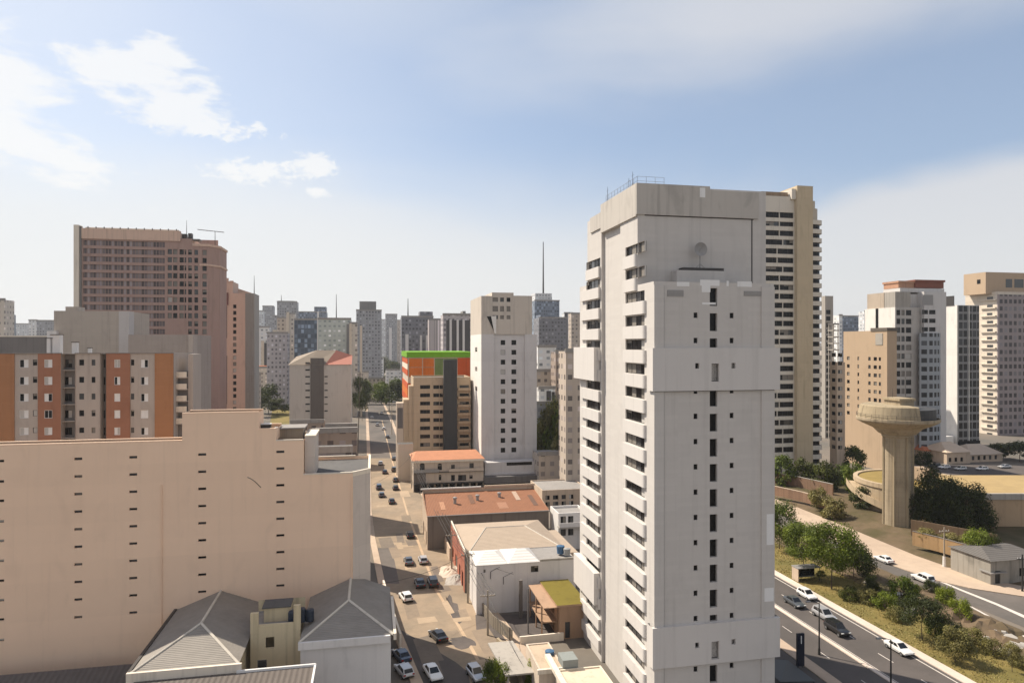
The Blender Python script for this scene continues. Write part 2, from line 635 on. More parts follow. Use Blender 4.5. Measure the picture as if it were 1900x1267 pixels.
def build_hotel():
    s = Site(655, 95)
    root = thing('hotel_building', 'huge blank peach stucco building with columns of small vent slots and a stepped top', 'building', s.loc, s.ang)
    tiers = [(-150, 338, 170, 822), (338, 480, 410, 766), (480, 512, 500, 796), (512, 563, 540, 817), (563, 655, 610, 879)]
    T = []
    for a, b_, pr, y in tiers:
        T.append([s.U(a), s.U(b_), s.fz(pr, y)])
    T[-1][1] = 0.0
    D = 15.0
    DS = [3.2, 4.2, 6.0, 8.5, 15.0]
    holes = []
    cols = {0: [855, 893, 929, 967, 1003, 1040, 1077, 1113, 1149, 1187], 145: None, 247: None, 375: None, 520: None, -110: None}
    y0s = {145: 851, 247: 848, 375: 843, 520: 838, -110: 858}
    sp = {145: 32.6, 247: 32.0, 375: 31.8, 520: 31.0, -110: 33.8}
    nn = {145: 10, 247: 10, 375: 9, 520: 10, -110: 10}
    wins = []
    for c, ys in cols.items():
        ys = ys or [y0s[c] + i * sp[c] for i in range(nn[c])]
        u0, u1 = s.U(c - 7.5), s.U(c + 7.5)
        for y in ys:
            zc = s.fz(c, y)
            wins.append((u0, u1, zc - .17, zc + .17))
    b = MB()
    wall(b, mpf(), [(a, c, 0, z) for a, c, z in T], wins, .35, M_HOTEL)
    cu, cv = s.U(687, 2.4), 2.4
    for i, (a, c, z) in enumerate(T):
        last = i == len(T) - 1
        zl = T[i - 1][2] if i else 0
        zr_ = 0 if last else T[i + 1][2]
        zt = z - .5
        D = DS[i]
        pts = [(a, 0), (c, 0), (c, D), (a, D)] if not last else [(a, 0), (c, 0), (cu, cv), (cu, D), (a, D)]
        b.poly([(p[0], p[1], zt) for p in pts], ROOF_D)
        b.poly([(c if not last else cu, D, 0), (a, D, 0), (a, D, z), (c if not last else cu, D, z)], M_HOTEL)
        if zl < z:
            b.poly([(a, D, zl), (a, 0, zl), (a, 0, z), (a, D, z)], M_HOTEL)
        if not last and zr_ < z:
            b.poly([(c, 0, zr_), (c, D, zr_), (c, D, z), (c, 0, z)], M_HOTEL)
        # parapet upstand and coping
    b.obj('wall', root)
    a, c, z = T[-1]
    b = MB()
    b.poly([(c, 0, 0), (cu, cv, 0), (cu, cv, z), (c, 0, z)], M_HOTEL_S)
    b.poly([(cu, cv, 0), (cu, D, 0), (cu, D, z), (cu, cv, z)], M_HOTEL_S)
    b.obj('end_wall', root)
    cp = MB()
    for i, (a, c, z) in enumerate(T):
        last = i == len(T) - 1
        m = M_CREAM if i >= 3 else M_HOTEL
        D = DS[i]
        cp.box(a, c, -.04, .28, z - .005, z + .10 + .012 * i, m)
        cp.box(a, c, D - .28, D + .04, z - .005, z + .10 + .012 * i, m)
    D = 15.0
    z = T[-1][2]
    for (p, q_) in (((0, 0), (cu, cv)), ((cu, cv), (cu, D))):
        d = Vector((q_[0] - p[0], q_[1] - p[1], 0)).normalized()
        nrm = Vector((d.y, -d.x, 0)) * .05
        inn = Vector((-d.y, d.x, 0)) * .3
        P = [Vector((*p, 0)) + nrm, Vector((*q_, 0)) + nrm, Vector((*q_, 0)) + inn, Vector((*p, 0)) + inn]
        cp.prism([(v.x, v.y) for v in P], z - .45, z + .17, M_CREAM)
    cp.obj('coping', root)
    for w in wins:
        add_window(root, 'f', *w, .3, 1, 'dark', name='vent_window')
    # stair tower stub on the low roof: grey return of the taller part
    u0, u1 = s.U(564), s.U(584, 1.2)
    zt = s.fz(575, 812)
    b = MB()
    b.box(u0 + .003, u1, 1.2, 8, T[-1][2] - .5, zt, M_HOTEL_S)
    b.box(u0 + .003, u1 + .15, 1.05, 8.1, zt, zt + .2, M_CREAM)
    b.obj('stair_tower', root)
    g = MB()
    for (xa, ya), (xb, yb) in zip(((459, 885), (466, 888), (473, 893), (479, 899)), ((466, 888), (473, 893), (479, 899), (484, 904))):
        g.tube((s.U(xa), 0, s.fz(xa, ya)), (s.U(xb), 0, s.fz(xb, yb)), .045, .045, FRAME_D, 5)
    g.obj('wall_crack', root)
    for px in (-60, 300, 652):
        g = MB()
        u = s.U(px)
        g.tube((u, -.1, 0), (u, -.1, T[-1][2] - .6), .06, .06, M_HOTEL, 7)
        g.obj('drain_pipe', root)
    # car-like water tanks and plant on the roof
    for (pa, pb, py0, py1, v) in ((512, 562, 798, 812, 4.0),):
        ua, ub = s.U(pa, v), s.U(pb, v)
        z0, z1 = T[3][2] - .5, s.Z(796, ua, v)
        b = MB()
        b.box(ua, ub, v, v + 4, z0, z1, plaster('brown tank house', (.36, .29, .22), .2, .3))
        b.box(ua - .3, ub + .3, v - .3, v + 4.3, z1, z1 + .18, ROOF)
        b.obj('roof_hut', root)
    ac = MB()
    ua = s.U(478, 1.5)
    ac.box(ua, ua + 1.7, 1.6, 2.6, T[2][2] - .5, T[2][2] + .45, FRAME_D)
    ac.box(ua - .05, ua + 1.75, 1.55, 2.65, T[2][2] + .45, T[2][2] + .55, FRAME_W)
    ac.obj('air_conditioner', root)
    return s, T


HOTEL, HT = build_hotel()

# ================================================================ house with two hipped roofs in front of the hotel
def tile_roof(name, col, pitch=.35, var=.2, axis='x'):
    if name in MATS:
        return MATS[name]
    m, q, p = newmat(name)
    tc = q.n('ShaderNodeTexCoord')
    ob = tc.outputs['Object']
    sp = q.n('ShaderNodeSeparateXYZ')
    q.link(ob, sp.inputs[0])
    a = sp.outputs[0] if axis == 'x' else sp.outputs[1]
    wv = q.m('SINE', q.m('MULTIPLY', a, 2 * pi / pitch))
    n = q.noise(ob, .5, 5, .65)
    f2 = q.noise(q.scalev(ob, (4, .7, 4) if axis == 'x' else (.7, 4, 4)), 1.0, 4, .6)
    f = q.m('ADD', .80, q.m('ADD', q.m('MULTIPLY', n, var * 1.4), q.m('MULTIPLY', f2, var * .8)))
    f = q.m('MULTIPLY', f, q.m('ADD', .93, q.m('MULTIPLY', wv, .07)))
    q.link(q.mix(1.0, col, f, 'MULTIPLY'), p.inputs['Base Color'])
    p.inputs['Roughness'].default_value = .8
    bm_ = q.n('ShaderNodeBump')
    bm_.inputs['Strength'].default_value = .5
    bm_.inputs['Distance'].default_value = .05
    q.link(q.m('ADD', wv, q.m('MULTIPLY', f2, .8)), bm_.inputs['Height'])
    q.link(bm_.outputs[0], p.inputs['Normal'])
    MATS[name] = m
    return m


def hip(b, x0, x1, y0, y1, ze, zr, m, ya=None, yb=None, over=.0, axis='y'):
    """hipped roof, ridge along y (or x) between ya and yb; yb = None means gable against a wall"""
    if axis == 'y':
        xm = (x0 + x1) / 2
        A, B = (xm, ya, zr), (xm, yb if yb is not None else y1, zr)
        b.poly([(x0, y0, ze), (x1, y0, ze), A], m)
        b.poly([(x1, y0, ze), (x1, y1, ze), B, A], m)
        b.poly([(x0, y1, ze), (x0, y0, ze), A, B], m)
        if yb is not None:
            b.poly([(x1, y1, ze), (x0, y1, ze), B], m)
        return A, B
    ym = (y0 + y1) / 2
    A, B = (ya, ym, zr), (yb, ym, zr)
    b.poly([(x0, y0, ze), (x1, y0, ze), B, A], m)
    b.poly([(x1, y0, ze), (x1, y1, ze), B], m)
    b.poly([(x1, y1, ze), (x0, y1, ze), A, B], m)
    b.poly([(x0, y1, ze), (x0, y0, ze), A], m)
    return A, B


M_SLATE = tile_roof('grey corrugated roof', (.21, .19, .165), .28, .5, 'y')
M_RIDGE = plaster('mortar ridge', (.60, .55, .47), .1, .2)
M_WHITEW = plaster('off-white render', (.70, .67, .64), .06, .12)


def build_mansion():
    s = Site(245, 73)
    root = thing('courtyard_house', 'low yellowish house with two grey hipped roofs against the peach wall', 'house', s.loc, s.ang)
    ze = 10.0
    W1 = s.U(441)
    D = 19.5
    # left wing
    b = MB()
    b.box(0.25, W1 - .25, .25, D, 0, ze - .15, M_YELL)
    b.obj('wall', root)
    b = MB()
    A, B = hip(b, -.15, W1 + .15, -.15, D, ze, 12.1, M_SLATE, ya=6.9)
    r = b.obj('roof', root)
    g = MB()
    for p, q_ in ((A, B), ((-.15, -.15, ze), A), ((W1 + .15, -.15, ze), A)):
        g.tube(p, q_, .16, .16, M_RIDGE, 6)
    g.obj('ridge_cap', r)
    g = MB()
    g.box(-.45, W1 + .45, -.5, -.16, ze - 1.0, ze + .14, M_CREAM)
    g.box(-.5, -.16, -.16, D - .2, ze - .9, ze + .12, FRAME_D)
    g.obj('gutter', r)
    # right wing
    x0 = s.U(557, 3.2)
    x1 = s.U(730, 3.2)
    y0 = 3.2
    zr = 12.6
    ze2 = 10.4
    b = MB()
    b.box(x0, x1 - .3, y0 + .2, D, 0, ze2 - .1, M_WHITEW)
    b.obj('white_wall', root)
    b = MB()
    A, B = hip(b, x0 - .1, x1, y0, D, ze2, zr, M_SLATE, ya=9.5)
    r = b.obj('roof', root)
    g = MB()
    for p, q_ in ((A, B), ((x0 - .1, y0, ze2), A), ((x1, y0, ze2), A)):
        g.tube(p, q_, .17, .17, M_RIDGE, 6)
    g.obj('ridge_cap', r)
    g = MB()
    g.box(x0 - .2, x1 - .4, y0 - .35, y0 - .01, ze2 - .8, ze2 + .05, M_WHITEW)
    g.box(x1 + .01, x1 + .35, y0 - .1, D - 4, ze2 - .6, ze2 + .16, M_CREAM)
    g.obj('gutter', r)
    # yellow centre block between the wings
    v = 6.2
    c0, c1 = W1 + .3, x0 - .25
    zt = s.fz(505, 1166, v)
    b = MB()
    wx0 = s.U(493, v)
    wx1 = s.U(509, v)
    wz0, wz1 = s.Z(1202, wx0, v), s.Z(1182, wx0, v)
    wall(b, mpf(v), [(c0, c1, 0, zt)], [(wx0, wx1, wz0, wz1)], .25, M_YELL)
    b.poly([(c0, v, zt), (c1, v, zt), (c1, v + 6, zt), (c0, v + 6, zt)], ROOF)
    b.box(c0, c0 + .9, v - .05, v + .4, zt - .4, zt + 2.0, M_YELL)
    b.box(c1 - .8, c1, v - .05, v + .4, zt - .4, zt + 2.6, M_YELL)
    b.box(c0 + .9, c1 - .8, v + .003, v + .25, zt, zt + .55, M_YELL)
    b.poly([(c0, v + 6, 0), (c1, v + 6, 0), (c1, v + 6, zt + 1.4), (c0, v + 6, zt + 1.4)], M_YELL)
    b.obj('centre_block', root)
    add_window(root, 'f', wx0, wx1, wz0, wz1, .2, 1, 'dark')
    b = MB()
    b.box(c0 + 1.2, c0 + 4.2, v + 2.2, v + 4.6, zt, zt + 1.7, M_YELL)
    b.box(c0 + 1.0, c0 + 4.4, v + 2.0, v + 4.8, zt + 1.7, zt + 1.85, ROOF_D)
    b.obj('roof_hut', root)
    for i, (dx, hh) in enumerate(((4.6, 1.2), (5.7, 1.5), (6.7, 1.3))):
        b = MB()
        cx = c0 + dx
        b.lathe([(0, zt), (.5, zt), (.5, zt + hh), (.42, zt + hh + .15), (0, zt + hh + .2)], plain('dark blue water tank', (.03, .04, .06), .4), 14, cx, v + 1.6)
        b.obj('water_tank', root, True)
    # lower lean-to roof towards the camera
    b = MB()
    xl, xr = s.U(240, -2.0), s.U(581, -2.0)
    brn = tile_roof('brown sheet roof', (.10, .082, .07), .6, .3, 'x')
    b.poly([(xl, -5.5, 9.2), (xr, -5.5, 9.2), (xr, -.6, 9.25), (xl, -.6, 9.25)], brn)
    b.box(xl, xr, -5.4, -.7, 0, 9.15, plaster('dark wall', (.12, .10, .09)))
    b.obj('lean_to_roof', root)
    g = MB()
    g.box(c0 - .3, xr + .15, -.75, -.5, 9.1, 9.5, FRAME_W)
    g.box(xr, xr + .22, -5.5, -.5, 9.1, 9.45, FRAME_W)
    g.obj('white_flashing', root)
    return s


MANSION = build_mansion()


def build_leanto():
    s = Site(-40, 79.2)
    root = thing('shed', 'long low shed with dark sloping sheet roof at the foot of the peach wall', 'shed', s.loc, s.ang)
    w = s.U(243, 0)
    b = MB()
    brn = tile_roof('dark sheet roof', (.105, .09, .082), .7, .35, 'x')
    b.poly([(-12, -.4, 3.9), (w, -.4, 3.9), (w, 3.6, 5.0), (-12, 3.6, 5.0)], brn)
    b.poly([(-12, -.4, 3.85), (-12, 3.6, 4.95), (w, 3.6, 4.95), (w, -.4, 3.85)], brn)
    b.obj('roof', root)
    b = MB()
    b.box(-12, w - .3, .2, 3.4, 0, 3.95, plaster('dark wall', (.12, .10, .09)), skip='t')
    b.obj('wall', root)


build_leanto()

# ================================================================ orange and grey apartment block
M_ORANGE = plaster('orange brown render', (.385, .19, .095), .07, .12, course=(30, .5, .93, .012))
M_ORANGE2 = plaster('brick red render', (.335, .16, .10), .07, .12, course=(30, .5, .93, .012))
M_GREYB = plaster('grey beige render', (.43, .375, .33), .07, .18)
M_DGREY = plaster('dark grey render', (.20, .185, .175), .1, .25)


def build_orange():
    s = Site(-60, 113)
    root = thing('apartment_block', 'apartment block striped in orange and grey panels with white sash windows', 'apartment building', s.loc, s.ang)
    D = 14
    top = s.fz(160, 656)
    cols = [(-60, 26, 'O'), (26, 70, 'G'), (70, 113, 'P'), (113, 139, 'R'), (139, 186, 'G'), (186, 197, 'R'), (197, 241, 'P'), (241, 287, 'G'), (287, 321, 'O')]
    rows = [(667, 682), (699, 714), (730, 745), (761, 776), (793, 807)]
    wn = [(36, 53), (61, 69), (82, 97), (147, 156), (170, 177), (212, 223), (243, 249), (261, 275)]
    edges = {}
    b = MB()
    k = 0
    for (p0, p1, t) in cols:
        v = 1.6 if t == 'R' else (0.0 if t in 'OP' else .18)
        a, c = s.U(p0), s.U(p1)
        m = {'O': M_ORANGE, 'P': M_ORANGE2, 'G': M_GREYB, 'R': M_DGREY}[t]
        holes, st = [], []
        for (w0, w1) in wn + ([(119, 134), (187.5, 195.5)] if t == 'R' else []):
            if p0 < w0 and w1 < p1:
                ww0, ww1 = s.U(w0, v), s.U(w1, v)
                small = w1 - w0 < 9.5
                for (y0, y1) in rows:
                    yy1 = y1 - (4 if small and t != 'R' else 0)
                    z1, z0 = s.Z(y0 + .0, ww0, v), s.Z(yy1, ww0, v)
                    holes.append((ww0, ww1, z0, z1))
                    st.append(('sash' if not small and t != 'R' else 'dark', small))
        wall(b, mpf(v), [(a + .002, c - .002, 0, top)], holes, .16, m)
        for hh, (q_, sm) in zip(holes, st):
            add_window(root, 'f', *hh, .12, 1 if sm else 2, q_, base=v)
        # cheeks
        if t == 'R':
            b.poly([(a, 0, 0), (a, v, 0), (a, v, top), (a, 0, top)], M_GREYB)
            b.poly([(c, 0, 0), (c, 0, top), (c, v, top), (c, v, 0)], M_GREYB)
            b.poly([(a, 0, top - .02), (c, 0, top - .02), (c, v, top - .02), (a, v, top - .02)], M_GREYB)
            for (y0, y1) in rows:
                z = s.Z(y1 + 4, a, v)
                if c - a > 1.5:
                    b.box(a + .01, c - .01, .5, v - .01, z - .12, z, M_GREYB)
        else:
            for xx in (a + .002, c - .002):
                b.poly([(xx, v, 0), (xx, v + .5, 0), (xx, v + .5, top), (xx, v, top)], m)
    w = s.U(321)
    b.poly([(w, .4, 0), (w, D, 0), (w, D, top), (w, .4, top)], M_GREYB)
    b.poly([(0, D, 0), (0, D, top), (w, D, top), (w, D, 0)], M_GREYB)
    b.poly([(0, 1.6, top - .5), (w, 1.6, top - .5), (w, D, top - .5), (0, D, top - .5)], ROOF)
    b.obj('wall', root)
    cp = MB()
    cp.box(-.05, s.U(113), -.1, .35, top, top + .13, M_DGREY)
    cp.box(s.U(139), w + .05, -.1, .35, top, top + .13, M_DGREY)
    cp.obj('coping', root)
    for (px, hh, ww) in ((138, 1.9, .8), (166, .9, .5), (102, 3.2, 1.4), (92, 2.6, .9)):
        u = s.U(px, 3)
        g = MB()
        g.box(u - ww / 2, u + ww / 2, 3, 3 + ww, top - .5, top + hh, M_WHITEW)
        g.box(u - ww / 2 - .08, u + ww / 2 + .08, 2.9, 3.1 + ww, top + hh, top + hh + .12, FRAME_D)
        g.obj('chimney', root)
    # balcony stack on the right corner
    a, c = s.U(322, 2), s.U(346, 2)
    g = MB()
    g.box(a, c, 3.2, 9, 0, s.Z(690, a, 2), M_DGREY)
    g.obj('rear_wing', root)
    for y in (700, 722, 744, 764, 786):
        z = s.Z(y, a, 2)
        g = MB()
        g.box(a, c, 2, 3.19, z - .15, z, M_GREYB)
        g.box(a, c, 2, 2.12, z, z + .95, M_CREAM)
        g.obj('balcony', root)
    g = MB()
    g.box(s.U(349, 3), s.U(358, 3), 3, 9, 0, s.Z(766, a, 3) + 10.5, M_GREYB)
    g.obj('pier', root)


build_orange()

# ================================================================ white tower in the middle foreground
M_WT = plaster('white painted concrete', (.575, .542, .505), .035, .10, course=(3.0, .485, .94, .014), grime=.05)
M_WT2 = plaster('white painted band', (.61, .578, .545), .03, .10, grime=.05)
M_WTG = plaster('weathered crown concrete', (.49, .455, .41), .06, .22, grime=.18)
M_WTP = plaster('pale concrete repair', (.78, .77, .75), .04, .08)


def build_white_tower():
    s = Site(1213, 79)
    root = thing('residential_tower', 'tall white foreground tower right of centre with a dish on its ledge', 'tower', s.loc, s.ang)
    VB = s.V(1183)                 # main body corner behind the lower front bay
    WB1 = s.U(1436)                # front bay width
    WB0 = s.U(1421, VB)
    ztop = s.Z(344, 0, VB)
    zbay = s.fz(1213, 522)
    zbay_r = s.fz(1436, 527)
    VE = s.V(1076)
    DB = VE
    step = 46.58
    # --- front bay openings
    tall, small = [], []
    y = 534.6
    for i in range(17):
        y0, y1 = 534.6 + i * step, 534.6 + i * step + 33
        yb = [645, 725, 1152, 1226]
        z1, z0 = s.fz(1323, y0), s.fz(1323, y1)
        tall.append([s.U(1317), s.U(1331), z0, z1])
        for (a, c) in ((1287, 1294.3), (1354, 1361.3)):
            if i:
                small.append([s.U(a), s.U(c), s.fz(1323, y0 + 9), s.fz(1323, y0 - 1)])
    bands = [(645.5, 724), (1153, 1227)]
    zb = [(s.fz(1323, b_), s.fz(1323, a)) for a, b_ in bands]

    def inband(h_):
        for lo, hi in zb:
            if h_[3] > lo + .05 and h_[2] < hi - .05:
                return (lo, hi)
        return None
    P = .42                        # how far the bands stand out
    fh, bh = [], []
    for h_ in tall + small:
        bd = inband(h_)
        if bd is None:
            fh.append(h_)
        elif h_[2] >= bd[0] - .3 and h_[3] <= bd[1] + .3:
            h_[2] = max(h_[2], bd[0] + .15)
            h_[3] = min(h_[3], bd[1] - .15)
            bh.append(h_)
        elif h_[3] > bd[1]:
            h_[2] = bd[1] + .05
            fh.append(h_)
        else:
            h_[3] = bd[0] - .05
            fh.append(h_)
    b = MB()
    # --- left face: window columns (as pixel columns on the left plane)
    colA = (1160.5, 1196)
    colB = (1088, 1114)
    rowsA = [443, 498, 545, 590.5, 636, 682, 727, 772]
    rowsA += [772 + 46.0 * (i + 1) for i in range(11)]
    lh = []
    vA1, vA0 = s.V(colA[0]), s.V(colA[1])
    vB1, vB0 = s.V(colB[0]), s.V(colB[1])
    fl = [s.fz(1323, 534.6 + i * step + 12) for i in range(-2, 17)]
    for zc in fl:
        lh.append((vA0, vA1, zc - .62, zc + .62))
        lh.append((vB0, vB1, zc - .62, zc + .62))
    lh = [h_ for h_ in lh if h_[2] > .5]
    # central recess between the two window columns
    rv0, rv1 = s.V(1151), s.V(1116)
    zrec = s.lz(1150, 416)
    sol = [(0, rv0, 0, zbay), (VB, rv0, 0, ztop), (rv1, s.V(1090), 0, ztop - 1.0), (rv1, VE, 0, s.lz(1080, 532)), (rv0, rv1, zrec, ztop)]
    wall(b, mpl(), sol, lh, .3, M_WT)
    wall(b, mpl(.45), [(rv0, rv1, 0, zrec)], [], .1, M_WT)
    for vv in (rv0, rv1):
        b.poly([(0, vv, 0), (.45, vv, 0), (.45, vv, zrec), (0, vv, zrec)], M_WT)
    b.poly([(0, rv0, zrec), (.45, rv0, zrec), (.45, rv1, zrec), (0, rv1, zrec)], M_WT)
    # --- front bay
    wall(b, mpf(), [(0, WB1, 0, zbay)], fh, .5, M_WT)
    b.poly([(0, 0, zbay), (WB1, 0, zbay), (WB1, VB, zbay), (0, VB, zbay)], ROOF)
    b.poly([(WB1, 0, 0), (WB1, DB, 0), (WB1, DB, zbay), (WB1, 0, zbay)], M_WT)
    # --- upper body
    wall(b, mpf(VB), [(0, WB0, zbay, ztop)], [], .3, M_WT)
    b.poly([(WB0, VB, zbay), (WB0, s.V(1090), zbay), (WB0, s.V(1090), ztop), (WB0, VB, ztop)], M_WT)
    VU = s.V(1090)
    zlow = s.lz(1080, 532)
    b.poly([(0, VE, 0), (WB1, VE, 0), (WB1, VE, zlow), (0, VE, zlow)], M_WT)
    b.poly([(0, VU, zlow), (WB1, VU, zlow), (WB1, VE, zlow), (0, VE, zlow)], ROOF)
    b.poly([(0, VU, zlow), (WB0, VU, zlow), (WB0, VU, ztop - 1), (0, VU, ztop - 1)], M_WT)
    b.poly([(0, VB, ztop - .3), (WB0, VB, ztop - .3), (WB0, VU, ztop - 1.1), (0, VU, ztop - 1.1)], ROOF)
    b.obj('wall', root)
    for h_ in lh:
        add_window(root, 'l', *h_, .26, 4, 'dark')
    for h_ in fh:
        add_window(root, 'f', *h_, .42 if h_[1] - h_[0] > .7 else .2, 1, 'black')
    # vertical fins framing the front bay
    f = MB()
    u0, u1 = s.U(1231), s.U(1412)
    f.box(0, u0, -.16, 0, 0, zbay - .4, M_WT, skip='b')
    f.box(u1, WB1, -.16, 0, 0, zbay - .4, M_WT, skip='b')
    f.obj('corner_pilaster', root)
    # bands
    for (lo, hi), (y0_, y1_) in zip(zb, bands):
        f = MB()
        hs = [h_ for h_ in bh if h_[2] > lo and h_[3] < hi]
        wall(f, mpf(-P), [(-P * .7, WB1 + .55, lo, hi)], hs, P + .15, M_WT2)
        f.poly([(-P * .7, -P, hi), (WB1 + .55, -P, hi), (WB1 + .55, .0, hi), (-P * .7, .0, hi)], M_WT2)
        f.poly([(-P * .7, -P, lo), (-P * .7, 0, lo), (WB1 + .55, 0, lo), (WB1 + .55, -P, lo)], M_WT2)
        f.poly([(WB1 + .55, -P, lo), (WB1 + .55, 4, lo), (WB1 + .55, 4, hi), (WB1 + .55, -P, hi)], M_WT2)
        f.poly([(WB1 + .55, 4, lo), (WB1, 4, lo), (WB1, 4, hi), (WB1 + .55, 4, hi)], M_WT2)
        f.poly([(-P * .7, -P, lo), (-P * .7, -P, hi), (-P * .7, 1.2, hi), (-P * .7, 1.2, lo)], M_WT2)
        f.poly([(-P * .7, 1.2, lo), (-P * .7, 1.2, hi), (0, 1.2, hi), (0, 1.2, lo)], M_WT2)
        f.obj('projecting_band', root)
        for h_ in hs:
            add_window(root, 'f', *h_, .42, 1, 'black', base=-P)
        # the same band on the rear corner of the left side
        f = MB()
        f.box(-.9, 0, vB0 + .2, VE + .4, lo + .2, hi, M_WT2)
        f.obj('projecting_band', root)
    # balcony fronts under the windows of the left face
    for i, zc in enumerate(fl[:-1] + [fl[-1]]):
        if zc < 3:
            continue
        top = zc - .66
        bot = zc - 2.2
        if bot < .3:
            continue
        f = MB()
        n = 5
        vv0 = vA0 - .55
        if zc > zbay + 1 and vv0 < VB + .1:
            vv0 = VB + .1
        pts = [(-.001, vA1 + .1), (-.34, vA1 + .1), (-.34, vv0 + .5)]
        for q_ in range(1, n + 1):
            an = q_ / n * pi / 2
            pts.append((-.34 + .34 * (1 - cos(an)) - .001, vv0 + .5 - .5 * sin(an)))
        f.prism(list(reversed(pts)), bot, top, M_WT2, bottom=True)
        f.obj('balcony', root)
        f = MB()
        f.box(-.34, -.002, vB0 - .1, min((VE if zc < zlow else VU) - .1, vB1 + 2.0), bot, top, M_WT2)
        f.obj('balcony', root)
    # crown: heavier parapet with a shadow gap, stepped to the right
    zc0 = s.Z(398, 0, VB)
    ustep = s.U(1316, VB)
    z2 = s.Z(354, ustep, VB)
    f = MB()
    O = .22
    f.box(-O, ustep, VB - O, VB, zc0, ztop + .25, M_WTG, skip='b')
    f.box(ustep, WB0 - s.U(1421, VB) + s.U(1406, VB), VB - O, VB, zc0 + .02, z2, M_WTG, skip='bl')
    f.box(-O, 0, VB, s.V(1117), zrec - .05, ztop + .25, M_WTG, skip='r')
    f.box(-O + .02, 0, s.V(1117), s.V(1097), ztop - 3, ztop - .8, M_WTG, skip='r')
    f.box(0, ustep, VB, VB + .3, ztop - .3, ztop + .25, M_WTG, skip='f')
    f.obj('parapet_crown', root)
    # dark joint lines and pale repairs on the facade
    f = MB()
    f.box(s.U(1196, VB), s.U(1398, VB), VB - .03, VB, zc0 - .12, zc0, FRAME_D, skip='b')
    f.box(s.U(1394, VB), s.U(1396, VB), VB - .03, VB, zbay, zc0 - .12, FRAME_D, skip='b')
    for lo, hi in zb:
        f.box(.05, WB1 - .05, -.19, -.161, lo - .08, lo - .02, FRAME_D, skip='b')
    f.box(s.U(1231) + .02, s.U(1231) + .1, -.03, -.002, 0, zbay - .5, FRAME_G, skip='b')
    f.obj('joint_strip', root)
    f = MB()
    for (a, c, y0, y1) in ((1299, 1335, 519, 530), (1302, 1318, 530, 542), (1256, 1279, 523, 531), (1348, 1352, 521, 531), (1368, 1395, 522, 532), (1303, 1328, 561, 565)):
        f.box(s.U(a), s.U(c), -.012, -.002, s.fz(a, y1), s.fz(a, y0), M_WTP, skip='b')
    for (a, c, y0, y1) in ((1421, 1434, 953, 1010), (1417, 1434, 1090, 1115)):
        f.box(s.U(a), s.U(c), -.172, -.162, s.fz(a, y1), s.fz(a, y0), M_WTP, skip='b')
    a, c = s.U(1297, VB), s.U(1307, VB)
    f.box(a, c, VB - O - .012, VB - O - .002, s.Z(367, a, VB), s.Z(349, a, VB), M_WTP, skip='b')
    f.obj('render_patch', root)
    for (a, c, y0, y1) in ((1238, 1268, 538, 550), (1380, 1414, 540, 549)):
        g = MB()
        u0_, u1_ = s.U(a), s.U(c)
        zz0, zz1 = s.fz(a, y1), s.fz(a, y0)
        g.box(u0_, u1_, -.05, -.002, zz0, zz1, FRAME_G, skip='b')
        for q_ in range(5):
            zq = zz0 + (zz1 - zz0) * (q_ + .5) / 5
            g.box(u0_ + .04, u1_ - .04, -.08, -.05, zq - .03, zq + .02, plain('louvre', (.40, .38, .36), .6), skip='b')
        g.obj('ventilation_grille', root)
    # rooftop railing and masts
    f = MB()
    st = plain('galvanised steel', (.35, .36, .38), .45, .6)
    zt = ztop + .25
    pts = [(s.U(1118 + 0, VB) * 0 + .2, s.V(1119), zt - .3)]
    rail = [(.2, s.V(1122)), (.2, VB + .6), (s.U(1236, VB), VB + .6)]
    for (a, c) in zip(rail, rail[1:]):
        L = math.hypot(c[0] - a[0], c[1] - a[1])
        n = max(2, int(L / 1.1))
        for i in range(n + 1):
            t = i / n
            x, y_ = a[0] + (c[0] - a[0]) * t, a[1] + (c[1] - a[1]) * t
            f.tube((x, y_, zt - .4), (x, y_, zt + 1.0), .025, .025, st, 5)
        for hz in (.45, 1.0):
            f.tube((*a, zt + hz), (*c, zt + hz), .022, .022, st, 5)
    f.obj('railing', root)
    for (vv, hh) in ((s.V(1121), 2.6), (s.V(1160), 1.9), (s.V(1167), 2.4)):
        f = MB()
        f.tube((.5, vv, ztop - .5), (.5, vv, ztop + hh), .05, .02, FRAME_D, 6)
        f.tube((.5, vv - .4, ztop + hh * .8), (.5, vv + .4, ztop + hh * .8), .015, .015, FRAME_D, 5)
        f.obj('antenna', root)
    g = MB()
    g.lathe([(0, ztop), (.9, ztop), (.9, ztop + .5), (.5, ztop + .95), (0, ztop + 1.0)], FRAME_D, 14, 1.2, s.V(1165) + .2)
    g.obj('roof_vent', root)
    # plinth block and dish on the ledge of the front bay
    g = MB()
    v = VB - 1.6
    a, c = s.U(1256, v), s.U(1346, v)
    zz = s.Z(501, a, v)
    g.box(a, c, v, VB - .02, zbay, zz, M_WT)
    a2, c2 = s.U(1268, v), s.U(1344, v)
    g.box(a2, c2, v + .1, VB - .3, zz, zz + .35, FRAME_D)
    g.obj('ledge_plinth', root)
    x = s.U(1303, v)
    g = MB()
    gm = plain('grey dish metal', (.30, .29, .28), .55)
    zd = s.Z(463, x, v + .6)
    g.tube((x, v + .6, zz + .3), (x, v + .6, zd), .07, .06, gm, 8)
    n = 20
    R = .85
    c0 = Vector((x, v + .62, zd))
    for i in range(n):
        t0, t1 = 2 * pi * i / n, 2 * pi * (i + 1) / n
        for r0, r1 in ((0, .45), (.45, .8), (.8, 1.0)):
            def pt(r, t):
                return (c0.x + R * r * cos(t), c0.y - .28 * r * r, c0.z + R * r * sin(t))
            q_ = [pt(r0, t0), pt(r1, t0), pt(r1, t1), pt(r0, t1)]
            g.poly(q_ if r0 else q_[1:] + [q_[0]], gm)
